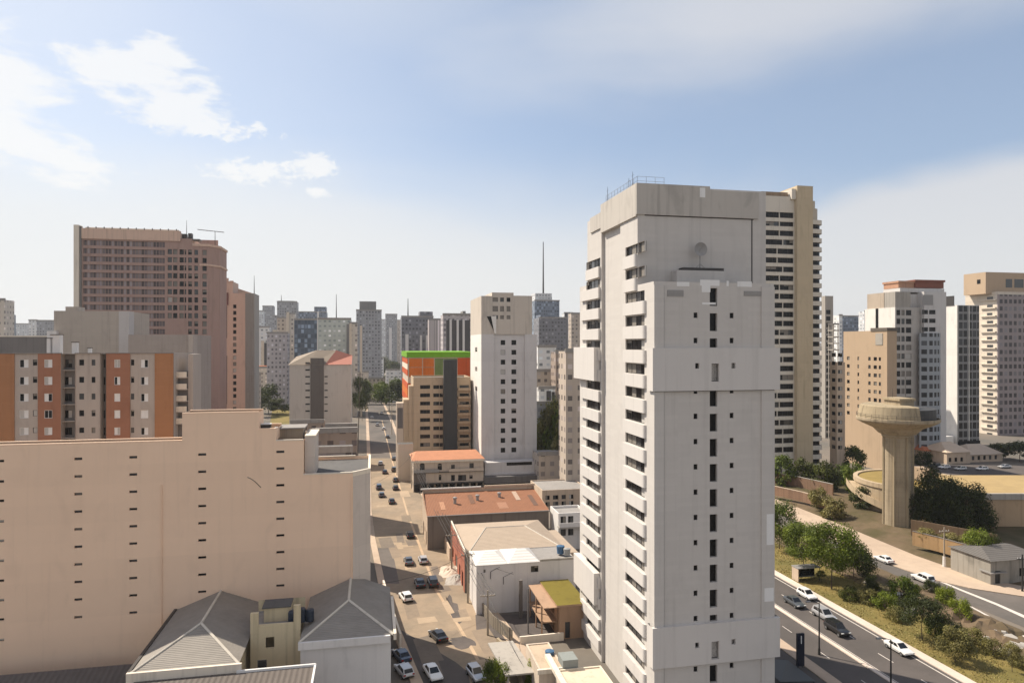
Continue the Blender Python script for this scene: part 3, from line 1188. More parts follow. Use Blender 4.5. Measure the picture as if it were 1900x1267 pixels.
    g.tube((c0.x, c0.y, c0.z), (c0.x, c0.y - .6, c0.z + .1), .025, .025, gm, 5)
    for q_ in (-.6, .6):
        g.tube((x + q_, v + .5, zz + .35), (x, v + .6, zz + .9), .035, .035, gm, 5)
    g.obj('satellite_dish', root)
    return s


WT = build_white_tower()
# ================================================================ street block right of the street: low roofs
M_TERRA = tile_roof('orange tile roof', (.215, .088, .04), .35, .45, 'x')
M_TERRA2 = tile_roof('faded orange tile roof', (.46, .20, .105), .35, .35, 'y')
M_TAN = tile_roof('tan cement roof', (.40, .315, .235), .55, .22, 'y')
M_TANW = plaster('tan render', (.52, .41, .31), .08, .2)
M_DARKW = plaster('dark grey brown wall', (.17, .15, .135), .15, .3)  # one dark tone for fronts, piers and copings
M_SHED = plaster('white shed render', (.66, .63, .61), .05, .16, grime=.08)
M_WROOF = tile_roof('white sheet roof', (.72, .69, .65), .8, .12, 'y')
M_REDW = plaster('weathered red wall', (.40, .15, .10), .12, .3)
M_COLW = plaster('colonial beige wall', (.56, .47, .38), .07, .2)
M_CONC = plaster('raw concrete', (.38, .35, .31), .12, .3)
M_CONCD = plaster('dark concrete', (.15, .14, .135), .12, .3)


def build_warehouse():
    s = Site(793, 150)
    root = thing('warehouse', 'long warehouse with a rust orange sloping roof and dark rear wall beside the street', 'warehouse', s.loc, s.ang)
    w = s.U(1018)
    ze, zb = s.fz(793, 957), 9.3
    D = s.V(786) if s.V(786) > 8 else 15
    D = 15
    b = MB()
    wall(b, mpf(), [(0, w, 0, ze)], [], .2, M_DARKW)
    wall(b, mpl(), [(0, D, 0, ze)], [(2, 4.5, 0, 3.4), (6.5, 8, 2, 3.4), (10, 12.5, 0, 3.4)], .3, M_TANW)
    b.poly([(0, 0, ze), (0, D, ze), (0, D, zb + .8)], M_TANW)
    wall(b, mpr(w), [(0, D, 0, ze)], [], .2, M_TANW)
    b.poly([(w, 0, ze), (w, D, zb + .8), (w, D, ze)], M_TANW)
    b.poly([(0, D, 0), (w, D, 0), (w, D, zb + .8), (0, D, zb + .8)], M_TANW)
    b.obj('wall', root)
    for a, c in ((2, 4.5), (10, 12.5)):
        add_window(root, 'l', a, c, 0, 3.4, .2, 2, 'dark', name='door')
    add_window(root, 'l', 6.5, 8, 2, 3.4, .2, 2, 'dark')
    b = MB()
    b.poly([(-.1, -.3, ze + .05), (w + .1, -.3, ze + .05), (w + .1, D - .3, zb), (-.1, D - .3, zb)], M_TERRA)
    b.poly([(-.1, -.3, ze - .05), (-.1, D - .3, zb - .1), (w + .1, D - .3, zb - .1), (w + .1, -.3, ze - .05)], M_TERRA)
    b.obj('roof', root)
    g = MB()
    g.box(-.4, w * .52, D - .28, D + .15, zb + .79, zb + 1.1, M_WROOF)
    g.box(w * .55, w + .3, D - .28, D + .15, zb + .79, zb + 1.25, M_TANW)
    g.obj('coping', root)
    sl = (zb - ze) / (D)
    for (uu, vv, ww, ll, col) in ((.12, 3, 1.1, 5, (.40, .20, .11)), (.38, 6, 1.1, 6, (.16, .075, .04)), (.60, 2, 2.2, 4, (.33, .16, .09)), (.78, 7, 1.1, 6, (.42, .30, .22)), (.90, 3, 1.1, 7, (.13, .07, .045))):
        g = MB()
        x_ = w * uu
        z_a, z_b = ze + .08 + sl * 1.02 * (vv + .3), ze + .08 + sl * 1.02 * (vv + ll + .3)
        g.poly([(x_, vv, z_a), (x_ + ww, vv, z_a), (x_ + ww, vv + ll, z_b), (x_, vv + ll, z_b)], tile_roof('replaced sheet %d' % int(uu * 100), col, .35, .3, 'x'))
        g.obj('replaced_sheet', root)
    g = MB()
    g.box(-.15, w + .15, -.5, -.3, ze - .12, ze + .06, FRAME_G)
    g.obj('gutter', root)
    for q_ in range(3):
        g = MB()
        u = w * (.25 + .2 * q_)
        g.lathe([(.35, ze + .4), (.35, ze + 1.9), (.5, ze + 2.0), (.5, ze + 2.3), (0, ze + 2.5)], FRAME_G, 12, u, D * (.45 + .1 * q_))
        g.obj('roof_vent', root, True)


build_warehouse()


def build_tanhip():
    s = Site(862, 124)
    root = thing('corner_shop', 'low house with a tan hipped roof and a red street wall', 'house', s.loc, s.ang)
    w = s.U(1048)
    ze = s.fz(868, 1031)
    D = 22
    b = MB()
    wall(b, mpf(), [(0, w, 0, ze)], [], .2, M_DARKW)
    wall(b, mpl(), [(0, D, 0, ze + .7)], [(2, 4, 0, 3), (6, 8, 0, 3), (11, 14, 0, 3.2), (17, 19, 1, 3)], .3, M_REDW)
    b.poly([(w, 0, 0), (w, D, 0), (w, D, ze), (w, 0, ze)], M_TANW)
    b.poly([(0, D, 0), (0, D, ze), (w, D, ze), (w, D, 0)], M_TANW)
    b.box(0, .25, 0, D, ze + .3, ze + .9, M_CREAM)
    b.obj('wall', root)
    for a, c, z0, z1 in ((2, 4, 0, 3), (6, 8, 0, 3), (11, 14, 0, 3.2)):
        add_window(root, 'l', a, c, z0, z1, .2, 1, 'dark', name='door')
    b = MB()
    hip(b, .26, w + .3, -.4, D + .2, ze + .05, ze + 2.0, M_TAN, ya=w * .3, yb=w * .72, axis='x')
    r = b.obj('roof', root)
    g = MB()
    g.tube((.26, -.4, ze + .05), (w * .3, D / 2 - .1, ze + 2.0), .12, .12, M_RIDGE, 5)
    g.tube((w + .3, -.4, ze + .05), (w * .72, D / 2 - .1, ze + 2.0), .12, .12, M_RIDGE, 5)
    g.tube((w * .3, D / 2 - .1, ze + 2), (w * .72, D / 2 - .1, ze + 2.0), .12, .12, M_RIDGE, 5)
    g.obj('ridge_cap', r)
    g = MB()
    g.box(w + .05, w + 3.2, 2, D - 4, 0, ze - 1.2, M_TANW, top=M_TAN)
    g.obj('side_wing', root)


build_tanhip()


def build_shed():
    s = Site(884, 114)
    root = thing('white_shed', 'white plastered shed with a pale sheet roof and a bare grey rear wall', 'shed', s.loc, s.ang)
    w = s.U(1068)
    zt = s.fz(884, 1049)
    D = 8.0
    b = MB()
    wall(b, mpf(), [(0, w, 0, zt)], [(s.U(897), s.U(901), s.fz(900, 1062), s.fz(900, 1056)), (s.U(985), s.U(999), s.fz(990, 1061), s.fz(990, 1049.5))], .25, M_SHED)
    wall(b, mpl(), [(0, D, 0, zt)], [], .2, M_SHED)
    b.poly([(w, 0, 0), (w, D, 0), (w, D, zt), (w, 0, zt)], M_SHED)
    b.poly([(0, D, 0), (0, D, zt), (w, D, zt), (w, D, 0)], M_SHED)
    b.obj('wall', root)
    add_window(root, 'f', s.U(897), s.U(901), s.fz(900, 1062), s.fz(900, 1056), .2, 1, 'dark')
    add_window(root, 'f', s.U(985), s.U(999), s.fz(990, 1061), s.fz(990, 1049.5), .2, 2, 'dark')
    b = MB()
    x1 = s.U(1000)
    hip(b, -.15, x1 * .5, -.15, D + .15, zt + .02, zt + 1.0, M_WROOF, ya=2.0, yb=x1 * .35, axis='x')
    hip(b, x1 * .5, x1 + .15, -.15, D + .15, zt + .025, zt + 1.3, M_WROOF, ya=x1 * .72, yb=x1 * .85, axis='x')
    b.poly([(x1 + .15, 0, zt - .1), (w, 0, zt - .1), (w, D, zt - .1), (x1 + .15, D, zt - .1)], ROOF)
    b.obj('roof', root)
    g = MB()
    g.box(x1 + .2, w, -.03, .22, zt - .003, zt + .35, M_CONC)
    g.obj('coping', root)
    for (px, py) in ((910, 1060), (934, 1070)):
        g = MB()
        u = s.U(px)
        z = s.fz(px, py)
        g.tube((u, -.06, z - 1.2), (u, -.06, z), .05, .05, FRAME_D, 6)
        g.tube((u, -.06, z), (u + 1.6, -.06, z + .7), .03, .03, FRAME_D, 6)
        g.obj('drain_pipe', root)


build_shed()


def build_olive():
    s = Site(1002, 103.8)
    root = thing('brown_villa', 'brown two-storey house with a flat olive green roof and open side gallery', 'house', s.loc, s.ang)
    zt = 5.4
    u0 = s.U(1038)
    w = s.U(1085)
    D = 10.0
    M_OL = plaster('olive painted roof', (.17, .135, .022), .1, .2)
    M_BR = plaster('brown render', (.40, .26, .17), .08, .2)
    b = MB()
    wall(b, mpf(), [(u0, w, 0, zt - .3)], [(u0 + .9, u0 + 1.7, .1, 2.6)], .25, M_BR)
    holes = [(.7, 1.3, .4, 4.6), (3.0, 5.0, 2.7, 4.5), (5.7, 7.6, 2.7, 4.4), (3.0, 5.0, .2, 2.0), (5.7, 7.6, .2, 1.9)]
    wall(b, mpl(u0), [(0, D, 0, zt - .3)], holes, .6, M_BR)
    b.poly([(w, 0, 0), (w, D, 0), (w, D, zt - .3), (w, 0, zt - .3)], M_BR)
    b.poly([(u0, D, 0), (u0, D, zt - .3), (w, D, zt - .3), (w, D, 0)], M_BR)
    b.obj('wall', root)
    add_window(root, 'f', u0 + .9, u0 + 1.7, .1, 2.6, .2, 1, 'dark', name='door')
    for h_ in holes:
        add_window(root, 'l', *h_, .55, 1, 'dark', base=u0)
    b = MB()
    x0 = u0 - .5
    b.prism([(x0, -.5), (w + .4, -.5), (w + .4, D + .6), (x0 - .0, D + .6)], zt - .3, zt, M_BR, top=M_OL, bottom=True)
    b.obj('roof', root)
    # slender gallery post and rail on the left side
    b = MB()
    xg = u0 - 2.4
    for y in (1.5, 5.2, 9.4):
        b.tube((xg, y, 0), (xg, y, zt - .45), .13, .13, M_BR, 8)
    b.box(xg - .15, u0 - .51, -.3, D, zt - .45, zt - .31, M_BR)
    b.box(xg - .12, u0 - .003, 1.2, D, 2.2, 2.36, M_BR)
    b.obj('gallery', root)
    b = MB()
    b.box(xg - 1.9, xg - 1.7, 3, 3.2, 0, zt + 1.6, M_CONCD)
    b.obj('rear_pier', root)
    b = MB()
    b.box(xg - 1.9, xg - 1.3, 9.2, 9.6, 0, zt + .8, M_DARKW)
    b.obj('rear_pier', root)


build_olive()

# low things at the foot of the white tower
def build_annex():
    s = Site(1000, 86)
    root = thing('garage_annex', 'small flat-roofed tan garage between the street bend and the white tower', 'garage', s.loc, s.ang)
    zt = s.fz(1015, 1240)
    w = s.U(1046)
    D = 7.5
    shell(root, w, D, zt, M_COLW, fh=[(1.0, 1.9, .3, 2.0), (2.2, 2.9, .3, 2.0)], par=.12, roofm=plaster('tan flat roof', (.48, .38, .28), .1, .2))
    add_window(root, 'f', 1.0, 1.9, .3, 2.0, .15, 1, 'dark')
    add_window(root, 'f', 2.2, 2.9, .3, 2.0, .15, 1, 'dark')
    g = MB()
    g.box(-.25, w + .2, -.3, -.01, zt - .5, zt + .06, M_CREAM)
    g.obj('fascia', root)
    s = Site(938, 88)
    root = thing('ramp_slab', 'pale grey sloping concrete canopy beside the round bush', 'canopy', s.loc, s.ang)
    b = MB()
    w = s.U(994)
    b.poly([(0, 0, 2.5), (w, 0, 2.5), (w - 1.2, 9.0, 2.9), (-.8, 9.0, 2.9)], M_CONC)
    b.poly([(0, 0, 2.3), (-.8, 9.0, 2.7), (w - 1.2, 9.0, 2.7), (w, 0, 2.3)], M_CONC)
    b.poly([(0, 0, 2.3), (w, 0, 2.3), (w, 0, 2.5), (0, 0, 2.5)], M_CONC)
    b.poly([(0, 0, 2.3), (0, 0, 2.5), (-.8, 9, 2.9), (-.8, 9, 2.7)], M_CONC)
    b.poly([(w, 0, 2.3), (w - 1.2, 9, 2.7), (w - 1.2, 9, 2.9), (w, 0, 2.5)], M_CONC)
    b.obj('slab', root)
    for x, y in ((.3, .3), (w - .4, .3), (.1, 8.4), (w - 1.8, 8.4)):
        g = MB()
        g.box(x, x + .25, y, y + .25, 0, 2.4, M_CONC)
        g.obj('post', root)
    # entrance building hugging the tower foot
    s = Site(1058, 79.5)
    root = thing('gatehouse', 'cream gatehouse with dark windows at the left foot of the white tower', 'gatehouse', s.loc, s.ang)
    zt = 4.2
    w = s.U(1148)
    wn = [(.7, 1.5, 1.2, 3.0), (2.6, 3.2, 1.0, 3.1), (3.7, 4.3, 1.0, 3.1)]
    shell(root, w, 6.5, zt, plaster('cream render', (.68, .60, .48), .06, .15), fh=wn, lh=[(1, 2, 1.2, 3), (3.2, 4.4, 1.2, 3)], par=.15, roofm=plaster('cream flat roof', (.62, .52, .40), .1, .2))
    for h_ in wn:
        add_window(root, 'f', *h_, .14, 1, 'dark')
    for h_ in ((1, 2, 1.2, 3), (3.2, 4.4, 1.2, 3)):
        add_window(root, 'l', *h_, .14, 1, 'dark')
    g = MB()
    g.box(-.5, .2, -1.5, 10, zt + .003, zt + .5, M_CREAM)
    g.obj('parapet_beam', root)
    g = MB()
    g.prism([(1.0, 6.6), (3.0, 6.6), (3.0, 9.0), (1.0, 9.0)], 0, 5.2, plaster('grey green box', (.24, .26, .25), .1, .2))
    g.obj('water_box', root)


build_annex()

# ================================================================ white mid tower, shaded front and sunlit side toned in colour
M_MT = plaster('white render in shade', (.60, .575, .56), .05, .10, course=(50, 3.05, .95, .05))  # same white render, darkened for the shaded front
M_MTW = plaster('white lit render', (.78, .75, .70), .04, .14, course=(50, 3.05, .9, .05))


def build_midtower():
    s = Site(893, 222)
    root = thing('slab_tower', 'slim white tower with two columns of square windows and a stepped sandy top', 'tower', s.loc, s.ang)
    w = s.U(996)
    D = s.V(873)
    ztop = s.fz(940, 543)
    zs = s.fz(900, 620)          # sandy upper part begins
    M_S = plaster('sandy concrete', (.56, .50, .43), .08, .25)
    lo = 6.0
    ua, ub = s.U(917), s.U(974)
    rows = [(631 + i * 18.15, 640 + i * 18.15) for i in range(12)]
    fh = []
    for (y0, y1) in rows:
        for (a, c) in ((929.5, 938), (949.5, 958.5)):
            fh.append((s.U(a), s.U(c), s.fz(940, y1), s.fz(940, y0)))
    b = MB()
    zl = s.fz(893, 549)
    zr = s.fz(985, 549)
    wall(b, mpf(), [(0, ua, 0, zs), (ub, w, 0, zs)], [], .3, M_MT)
    wall(b, mpf(.5), [(ua, ub, 0, zs)], fh, .2, M_MT)
    for xx in (ua, ub):
        b.poly([(xx, 0, 0), (xx, .5, 0), (xx, .5, zs), (xx, 0, zs)], M_MT)
    # left: ledges on each floor
    lh = []
    for y in (610, 648, 686, 724):
        z = s.Z(y, 0, 0)
        lh.append((D * .35, D * .55, z - 1.0, z + .6))
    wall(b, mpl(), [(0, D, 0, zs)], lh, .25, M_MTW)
    b.poly([(w, 0, 0), (w, D, 0), (w, D, zs), (w, 0, zs)], M_MT)
    b.poly([(0, D, 0), (0, D, zs), (w, D, zs), (w, D, 0)], M_MT)
    b.obj('wall', root)
    for h_ in fh:
        add_window(root, 'f', *h_, .16, 1, 'dark' if random.random() < .25 else 'black', base=.5)
    for h_ in lh:
        add_window(root, 'l', *h_, .2, 1, 'white')
    # sandy top with shoulders, centre block with windows
    up = []
    for (y0, y1) in ((552, 560), (568, 578), (585, 592)):
        for (a, c) in ((914, 924), (928, 935), (940, 947)):
            up.append((s.U(a), s.U(c), s.fz(930, y1), s.fz(930, y0)))
    b = MB()
    u1, u2, u3 = s.U(913), s.U(953), s.U(962)
    wall(b, mpf(), [(0, u1, zs, zl), (u1, u2, zs, ztop), (u2, w - 1.6, zs, zr)], up, .25, M_S)
    wall(b, mpl(), [(0, D, zs, zl)], [], .2, M_S)
    b.poly([(w - 1.6, 0, zs), (w - 1.6, D, zs), (w - 1.6, D, zr), (w - 1.6, 0, zr)], M_S)
    b.poly([(0, 0, zl), (u1, 0, zl), (u1, D, zl), (0, D, zl)], M_S)
    b.poly([(u2, 0, zr), (w - 1.6, 0, zr), (w - 1.6, D, zr), (u2, D, zr)], M_S)
    b.poly([(u1, 0, ztop), (u2, 0, ztop), (u2, D, ztop), (u1, D, ztop)], M_S)
    b.poly([(u1, 0, zl), (u1, 0, ztop), (u1, D, ztop), (u1, D, zl)], M_S)
    b.poly([(u2, 0, zr), (u2, D, zr), (u2, D, ztop), (u2, 0, ztop)], M_S)
    b.poly([(w - 1.6, 0, zs), (w, 0, zs), (w, D, zs), (w - 1.6, D, zs)], M_S)
    b.poly([(0, D, zs), (0, D, zl), (w - 1.6, D, zr), (w - 1.6, D, zs)], M_S)
    b.obj('crown', root)
    for h_ in up:
        add_window(root, 'f', *h_, .2, 1, 'dark')
    # white sail shaped panel with its dark reveal near the top
    P = lambda px, py: (s.U(px), s.fz(px, py))
    g = MB()
    a, c, d, e = P(911, 587), P(920.5, 586), P(920.5, 620), P(917, 618)
    g.poly([(p[0], -.35, p[1]) for p in (a, c, d, e)], M_MTW)
    g.poly([(p[0], -.02, p[1]) for p in (a, c, d, e)], M_MTW)
    a2, b2, c2 = P(903, 587), P(911, 587), P(919, 620)
    g.poly([(a2[0], -.03, a2[1]), (b2[0], -.35, b2[1]), (c2[0], -.35, c2[1])], G_DARK)
    g.obj('white_panel', root)
    # podium
    g = MB()
    pz = s.fz(940, 852)
    pw0, pw1 = s.U(900, -6), s.U(993, -6)
    g.box(.2, w - .1, -6, -.01, 0, s.Z(880, 0, -6), M_MT)
    g.box(.4, w - .3, -5.2, -.01, s.Z(880, 0, -6) , pz, M_MT)
    g.obj('podium', root)
    g = MB()
    g.box(-.6, w + 4, -9.0, -6.02, s.Z(893, 0, -6) - .2, s.Z(882, 0, -6), M_CONCD)
    g.obj('awning', root)
    g = MB()
    g.box(s.U(940, -5.2), s.U(987, -5.2), -5.26, -5.201, pz - 1.1, pz - .1, G_DARK)
    g.obj('window_strip', root)
    g = MB()
    g.box(.5, w + 3.5, -6.3, -6.01, .1, s.Z(894, 0, -6), G_DARK)
    g.obj('shop_front', root)


build_midtower()


def build_colonial():
    s = Site(767, 209)
    root = thing('colonial_house', 'two-storey beige colonial house with a terracotta roof and arched openings', 'house', s.loc, s.ang)
    w = s.U(897)
    zt = s.fz(830, 853)
    D = 13
    wn = []
    for (a, c, y0, y1) in ((779, 788, 862, 873), (812, 820, 862, 872), (837, 844, 862, 871), (871, 879, 859, 869),
                           (814, 819, 882, 891), (837, 844, 881, 892), (871, 877, 881, 888), (850, 865, 881, 892)):
        wn.append((s.U(a), s.U(c), s.fz(a, y1), s.fz(a, y0)))
    b = MB()
    wall(b, mpf(), [(0, w, 0, zt)], wn, .3, M_COLW)
    lh = [(2 + 3 * i, 3.2 + 3 * i, z, z + 1.8) for i in range(3) for z in (1.0, 4.4)]
    wall(b, mpl(), [(0, D, 0, zt)], lh, .3, M_COLW)
    b.poly([(w, 0, 0), (w, D, 0), (w, D, zt), (w, 0, zt)], M_COLW)
    b.poly([(0, D, 0), (0, D, zt), (w, D, zt), (w, D, 0)], M_COLW)
    b.obj('wall', root)
    for i, h_ in enumerate(wn):
        o = add_window(root, 'f', *h_, .25, 2 if h_[1] - h_[0] > 2 else 1, 'dark')
        if i in (0, 1, 4):
            g = MB()
            n = 8
            uc, r = (h_[0] + h_[1]) / 2, (h_[1] - h_[0]) / 2
            g.poly([(uc + r * cos(pi * k_ / n), -.012, h_[3] + r * .6 * sin(pi * k_ / n)) for k_ in range(n + 1)], G_DARK)
            g.obj('arch', o)
            o.children[0].parent = o
            o.children[0].location = (-h_[0], -.25, -h_[2])
    for h_ in lh:
        add_window(root, 'l', *h_, .25, 1, 'dark')
    b = MB()
    b.poly([(-.5, -.5, zt + .1), (w + .4, -.5, zt + .1), (w - 1.5, D * .5, zt + 2.0), (1.2, D * .5, zt + 2.0)], M_TERRA2)
    b.poly([(-.5, D + .5, zt + .1), (1.2, D * .5, zt + 2.0), (w - 1.5, D * .5, zt + 2.0), (w + .4, D + .5, zt + .1)], M_TERRA2)
    b.poly([(-.5, -.5, zt + .1), (1.2, D * .5, zt + 2.0), (-.5, D + .5, zt + .1)], M_TERRA2)
    b.poly([(w + .4, -.5, zt + .1), (w + .4, D + .5, zt + .1), (w - 1.5, D * .5, zt + 2.0)], M_TERRA2)
    b.obj('roof', root)
    g = MB()
    g.box(-.45, w + .35, -.55, -.01, zt - .55, zt + .05, M_CREAM)
    g.obj('cornice', root)
    g = MB()
    z = s.fz(830, 874.5)
    g.box(0, w, -.7, -.011, z - .15, z, FRAME_D)
    g.box(0, w * .36, -.75, -.6, z, z + .9, FRAME_G)
    g.box(w * .5, w, -.75, -.6, z, z + .9, M_COLW)
    g.obj('balcony', root)
    g = MB()
    for k_ in range(10):
        g.box(w * .1 * k_ + .3, w * .1 * k_ + w * .085, -.5, -.25, .1, 2.3, G_DARK)
    g.box(0, w, -1.2, -.02, 2.4, 2.6, FRAME_D)
    g.obj('shop_front', root)
    g = MB()
    g.box(0.1, s.U(790), -.3, -.012, 0, z - .4, M_DARKW)
    g.obj('stone_base', root)


build_colonial()


def build_redgreen():
    s = Site(757, 262)
    root = thing('painted_building', 'building with orange red panels and a bright green roof edge', 'building', s.loc, s.ang)
    M_RO = plaster('orange red panel', (.60, .165, .03), .1, .2)
    M_RD = plaster('deep red panel', (.52, .095, .025), .1, .2)
    M_GR = plaster('bright green fascia', (.16, .36, .02), .06, .1)
    M_GP = plaster('dull green panel', (.16, .22, .08), .15, .3)
    w = s.U(880)
    D = s.V(747)
    zt = s.fz(800, 663)
    zb = s.fz(800, 700)
    b = MB()
    shell(root, w, D, zt, M_COLW, par=.5)
    g = MB()
    g.box(-.5, w + .4, -.5, D, zt + .003, s.fz(800, 653), M_GR)
    g.obj('green_roof_edge', root)
    for (a, c, y0, y1, m) in ((759, 783, 665, 681, M_RO), (759, 783, 682, 699, M_RO), (785, 805, 665, 681, M_RO), (785, 805, 682, 699, M_RO), (807, 822, 665, 701, M_GP), (822, 848, 665, 672, M_GP), (849, 872, 664, 704, M_RD)):
        g = MB()
        g.box(s.U(a), s.U(c), -.2, -.01, s.fz(a, y1), s.fz(a, y0), m)
        g.obj('panel', root)
    for (y0, y1, m) in ((666, 675, M_RD), (676, 686, M_CREAM), (686, 697, M_RD), (711, 722, M_RD), (722, 735, M_RO), (736, 750, M_RD)):
        g = MB()
        g.box(-.2, -.01, .4, D - .3, s.Z(y1), s.Z(y0), m)
        g.obj('side_panel', root)
    g = MB()
    g.box(s.U(757), s.U(790), -.3, -.015, s.fz(770, 762), s.fz(770, 711), M_RD)
    g.obj('panel', root)


build_redgreen()


def build_beigeflats():
    s = Site(767, 236)
    root = thing('apartment_block', 'sand coloured apartment block with a dark grey lift shaft below the green roof edge', 'apartment building', s.loc, s.ang)
    M_BF = plaster('sand render', (.50, .39, .27), .07, .18, course=(50, 3.05, .88, .08))
    w = s.U(873)
    D = 16
    zt = s.fz(790, 700)
    rows = [(714.5 + 15.3 * i, 721.5 + 15.3 * i) for i in range(8)]
    fh, nx = [], []
    for (a, c) in ((779.5, 798), (804, 815), (815.6, 822)):
        for (y0, y1) in rows:
            fh.append((s.U(a), s.U(c), s.fz(a, y1), s.fz(a, y0)))
            nx.append(3 if a < 790 else 2)
    for (y0, y1) in rows:
        fh.append((s.U(853), s.U(870), s.fz(860, y1), s.fz(860, y0)))
        nx.append(3)
    lh = []
    DL = s.V(748)
    for (y0, y1) in rows[3:]:
        z1, z0 = s.Z(y0), s.Z(y1)
        lh.append((3, 5, z0, z1))
        lh.append((8, 10, z0, z1))
    shell(root, w, D, zt, M_BF, fh=fh, lh=lh, rev=.35, par=.6)
    for h_, n_ in zip(fh, nx):
        add_window(root, 'f', *h_, .3, n_, 'dark' if random.random() < .35 else 'black')
    for h_ in lh:
        add_window(root, 'l', *h_, .3, 1, 'dark')
    for (y0, y1) in rows:
        g = MB()
        z = s.fz(860, y1 + 1.2)
        g.box(s.U(849), w, -1.1, -.01, z - .2, z + .6, M_BF)
        g.obj('balcony', root)
    g = MB()
    g.box(s.U(823.5, -2), s.U(848, -2), -2.2, -.01, 0, s.fz(830, 667), plaster('charcoal shaft', (.055, .058, .06), .12, .2))
    g.obj('lift_shaft', root)
    g = MB()
    g.box(s.U(826, 2), s.U(846, 2), 2, 6, zt - .4, zt + 4, M_CONC)
    g.obj('machine_room', root)
    # stepped wing at the left, lower each time
    for i, (px, y, dd) in enumerate(((759, 716, 9), (749, 742, 7))):
        g = MB()
        u = s.U(px)
        g.box(u, -.005 if i == 0 else s.U(759) - .01, .5 + i * .4, 6 + i * 5, 0, s.fz(px, y), M_BF)
        g.obj('stepped_wing', root)
    g = MB()
    g.box(s.U(736, -.5), s.U(749, -.5) - .03, .9, 6, 0, s.fz(740, 748), M_COLW, top=M_COLW)
    g.box(s.U(738, -.5), s.U(748, -.5) - .03, .82, .89, s.fz(740, 795), s.fz(740, 757), M_CONCD)
    g.obj('shuttered_annex', root)
    g = MB()
    g.box(s.U(738, -8), s.U(766, -8), -10, -6, 0, s.fz(750, 816), M_COLW, top=ROOF_D)
    g.obj('front_annex', root)


build_beigeflats()


def block(name, label, cat, corner, d, right, left, ytop, m, rows=None, fcols=(), lcols=(), refpx=None, D=None, rev=.25, style='dark', nx=2, par=.8, group=None, mleft=None, ang=GA, lnx=1, base=0.0):
    """grid-aligned block given by the photo columns of its corner, right end and left end"""
    s = Site(corner, d, ang)
    root = thing(name, label, cat, s.loc, s.ang, group)
    w = s.U(right)
    DD = D or s.V(left)
    zt = s.fz(refpx or corner, ytop)
    fh, lh = [], []
    if rows:
        for (y0, y1) in rows:
            z1, z0 = s.fz(refpx or corner, y0), s.fz(refpx or corner, y1)
            for (a, c) in fcols:
                fh.append((s.U(a), s.U(c), z0, z1))
            for (a, c) in lcols:
                lh.append((s.V(c), s.V(a), z0, z1))
    shell(root, w, DD, zt, m, fh=fh, lh=lh, rev=rev, par=par)
    for h_ in fh:
        add_window(root, 'f', *h_, rev * .85, nx, style)
    for h_ in lh:
        add_window(root, 'l', *h_, rev * .85, lnx, style)
    return s, root, w, DD, zt


def rows_of(y0, y1, step, n):
    return [(y0 + i * step, y1 + i * step) for i in range(n)]


# ================================================================ the tall sand tower right of the white one
M_RT = plaster('sand concrete', (.52, .465, .38), .06, .16)
M_RTP = plaster('golden sand pilaster', (.53, .435, .30), .05, .12, course=(30, 2.98, .93, .05))
M_RTL = plaster('pale band', (.64, .59, .51), .06, .2)


def build_r1():
    s = Site(1414, 232)
    root = thing('ribbon_window_tower', 'tall sand tower behind the white one, with black ribbon windows and a projecting golden pilaster', 'tower', s.loc, s.ang)
    w = s.U(1503)
    p0 = s.U(1474)
    zt = s.fz(1440, 364)
    D = 22
    rows = [(393.5, 404), (411, 419.5)] + [(427.5 + 16.75 * i, 437.5 + 16.75 * i) for i in range(25)]
    fh = [(s.U(1420), p0 - .3, s.fz(1440, y1), s.fz(1440, y0)) for y0, y1 in rows]
    rg = random.Random(3)
    fh2 = []
    for i, h_ in enumerate(fh):
        t = h_[0] + (h_[1] - h_[0]) * rg.choice((.42, .5, .5, .62))
        fh2 += [(h_[0], t - .12, h_[2], h_[3]), (t + .12, h_[1], h_[2], h_[3])]
    shell(root, p0, D, zt, M_RTL, fh=fh2, rev=.5, par=.8)
    for i, h_ in enumerate(fh2):
        add_window(root, 'f', *h_, .42, 3, 'dark' if i % 5 == 2 else 'black')
    g = MB()
    g.box(p0 + .01, w, -1.6, 14, 0, s.fz(1488, 347), M_RTP)
    g.obj('pilaster', root)
    g = MB()
    g.box(p0 - 1.6, p0, -.9, 12, zt - 1, s.fz(1480, 352), M_RTL)
    g.obj('lift_head', root)
    g = MB()
    g.box(0.3, p0 - 2, .8, 12, zt - .9, zt + 1.6, plaster('rusty roof house', (.33, .24, .16), .2, .4))
    g.obj('roof_house', root)
    # rounded right bay: storey by storey
    x1 = s.U(1531)
    R = (x1 - w)
    zc = s.fz(1510, 408)
    n = 8

    def arc(rad, off=0.0):
        pts = [(w + .01, off)]
        c_ = rad * .45
        for i in range(n + 1):
            a = -pi / 2 + (pi / 2) * i / n
            pts.append((w + rad - c_ + c_ * cos(a), c_ + c_ * sin(a) + off))
        pts.append((w + rad, 14))
        pts.append((w + .01, 14))
        return pts
    g = MB()
    g.prism(arc(R * .9, .55), 0, zc - .3, G_DARK)
    g.obj('curved_glazing', root)
    for i in range(29):
        y = 408 + 16.75 * i
        z1 = s.fz(1510, y)
        z0 = s.fz(1510, y + 8.2)
        if z0 < 0:
            break
        g = MB()
        g.prism(arc(R), z0, z1, M_RTL, bottom=True)
        g.obj('spandrel', root)
    for (q_, y0, y1) in ((.55, 372, 386), (.75, 386, 408)):
        g = MB()
        g.prism(arc(R * q_, .8), s.fz(1510, y1) - .2, s.fz(1510, y0), M_RT)
        g.obj('setback_floor', root)


build_r1()

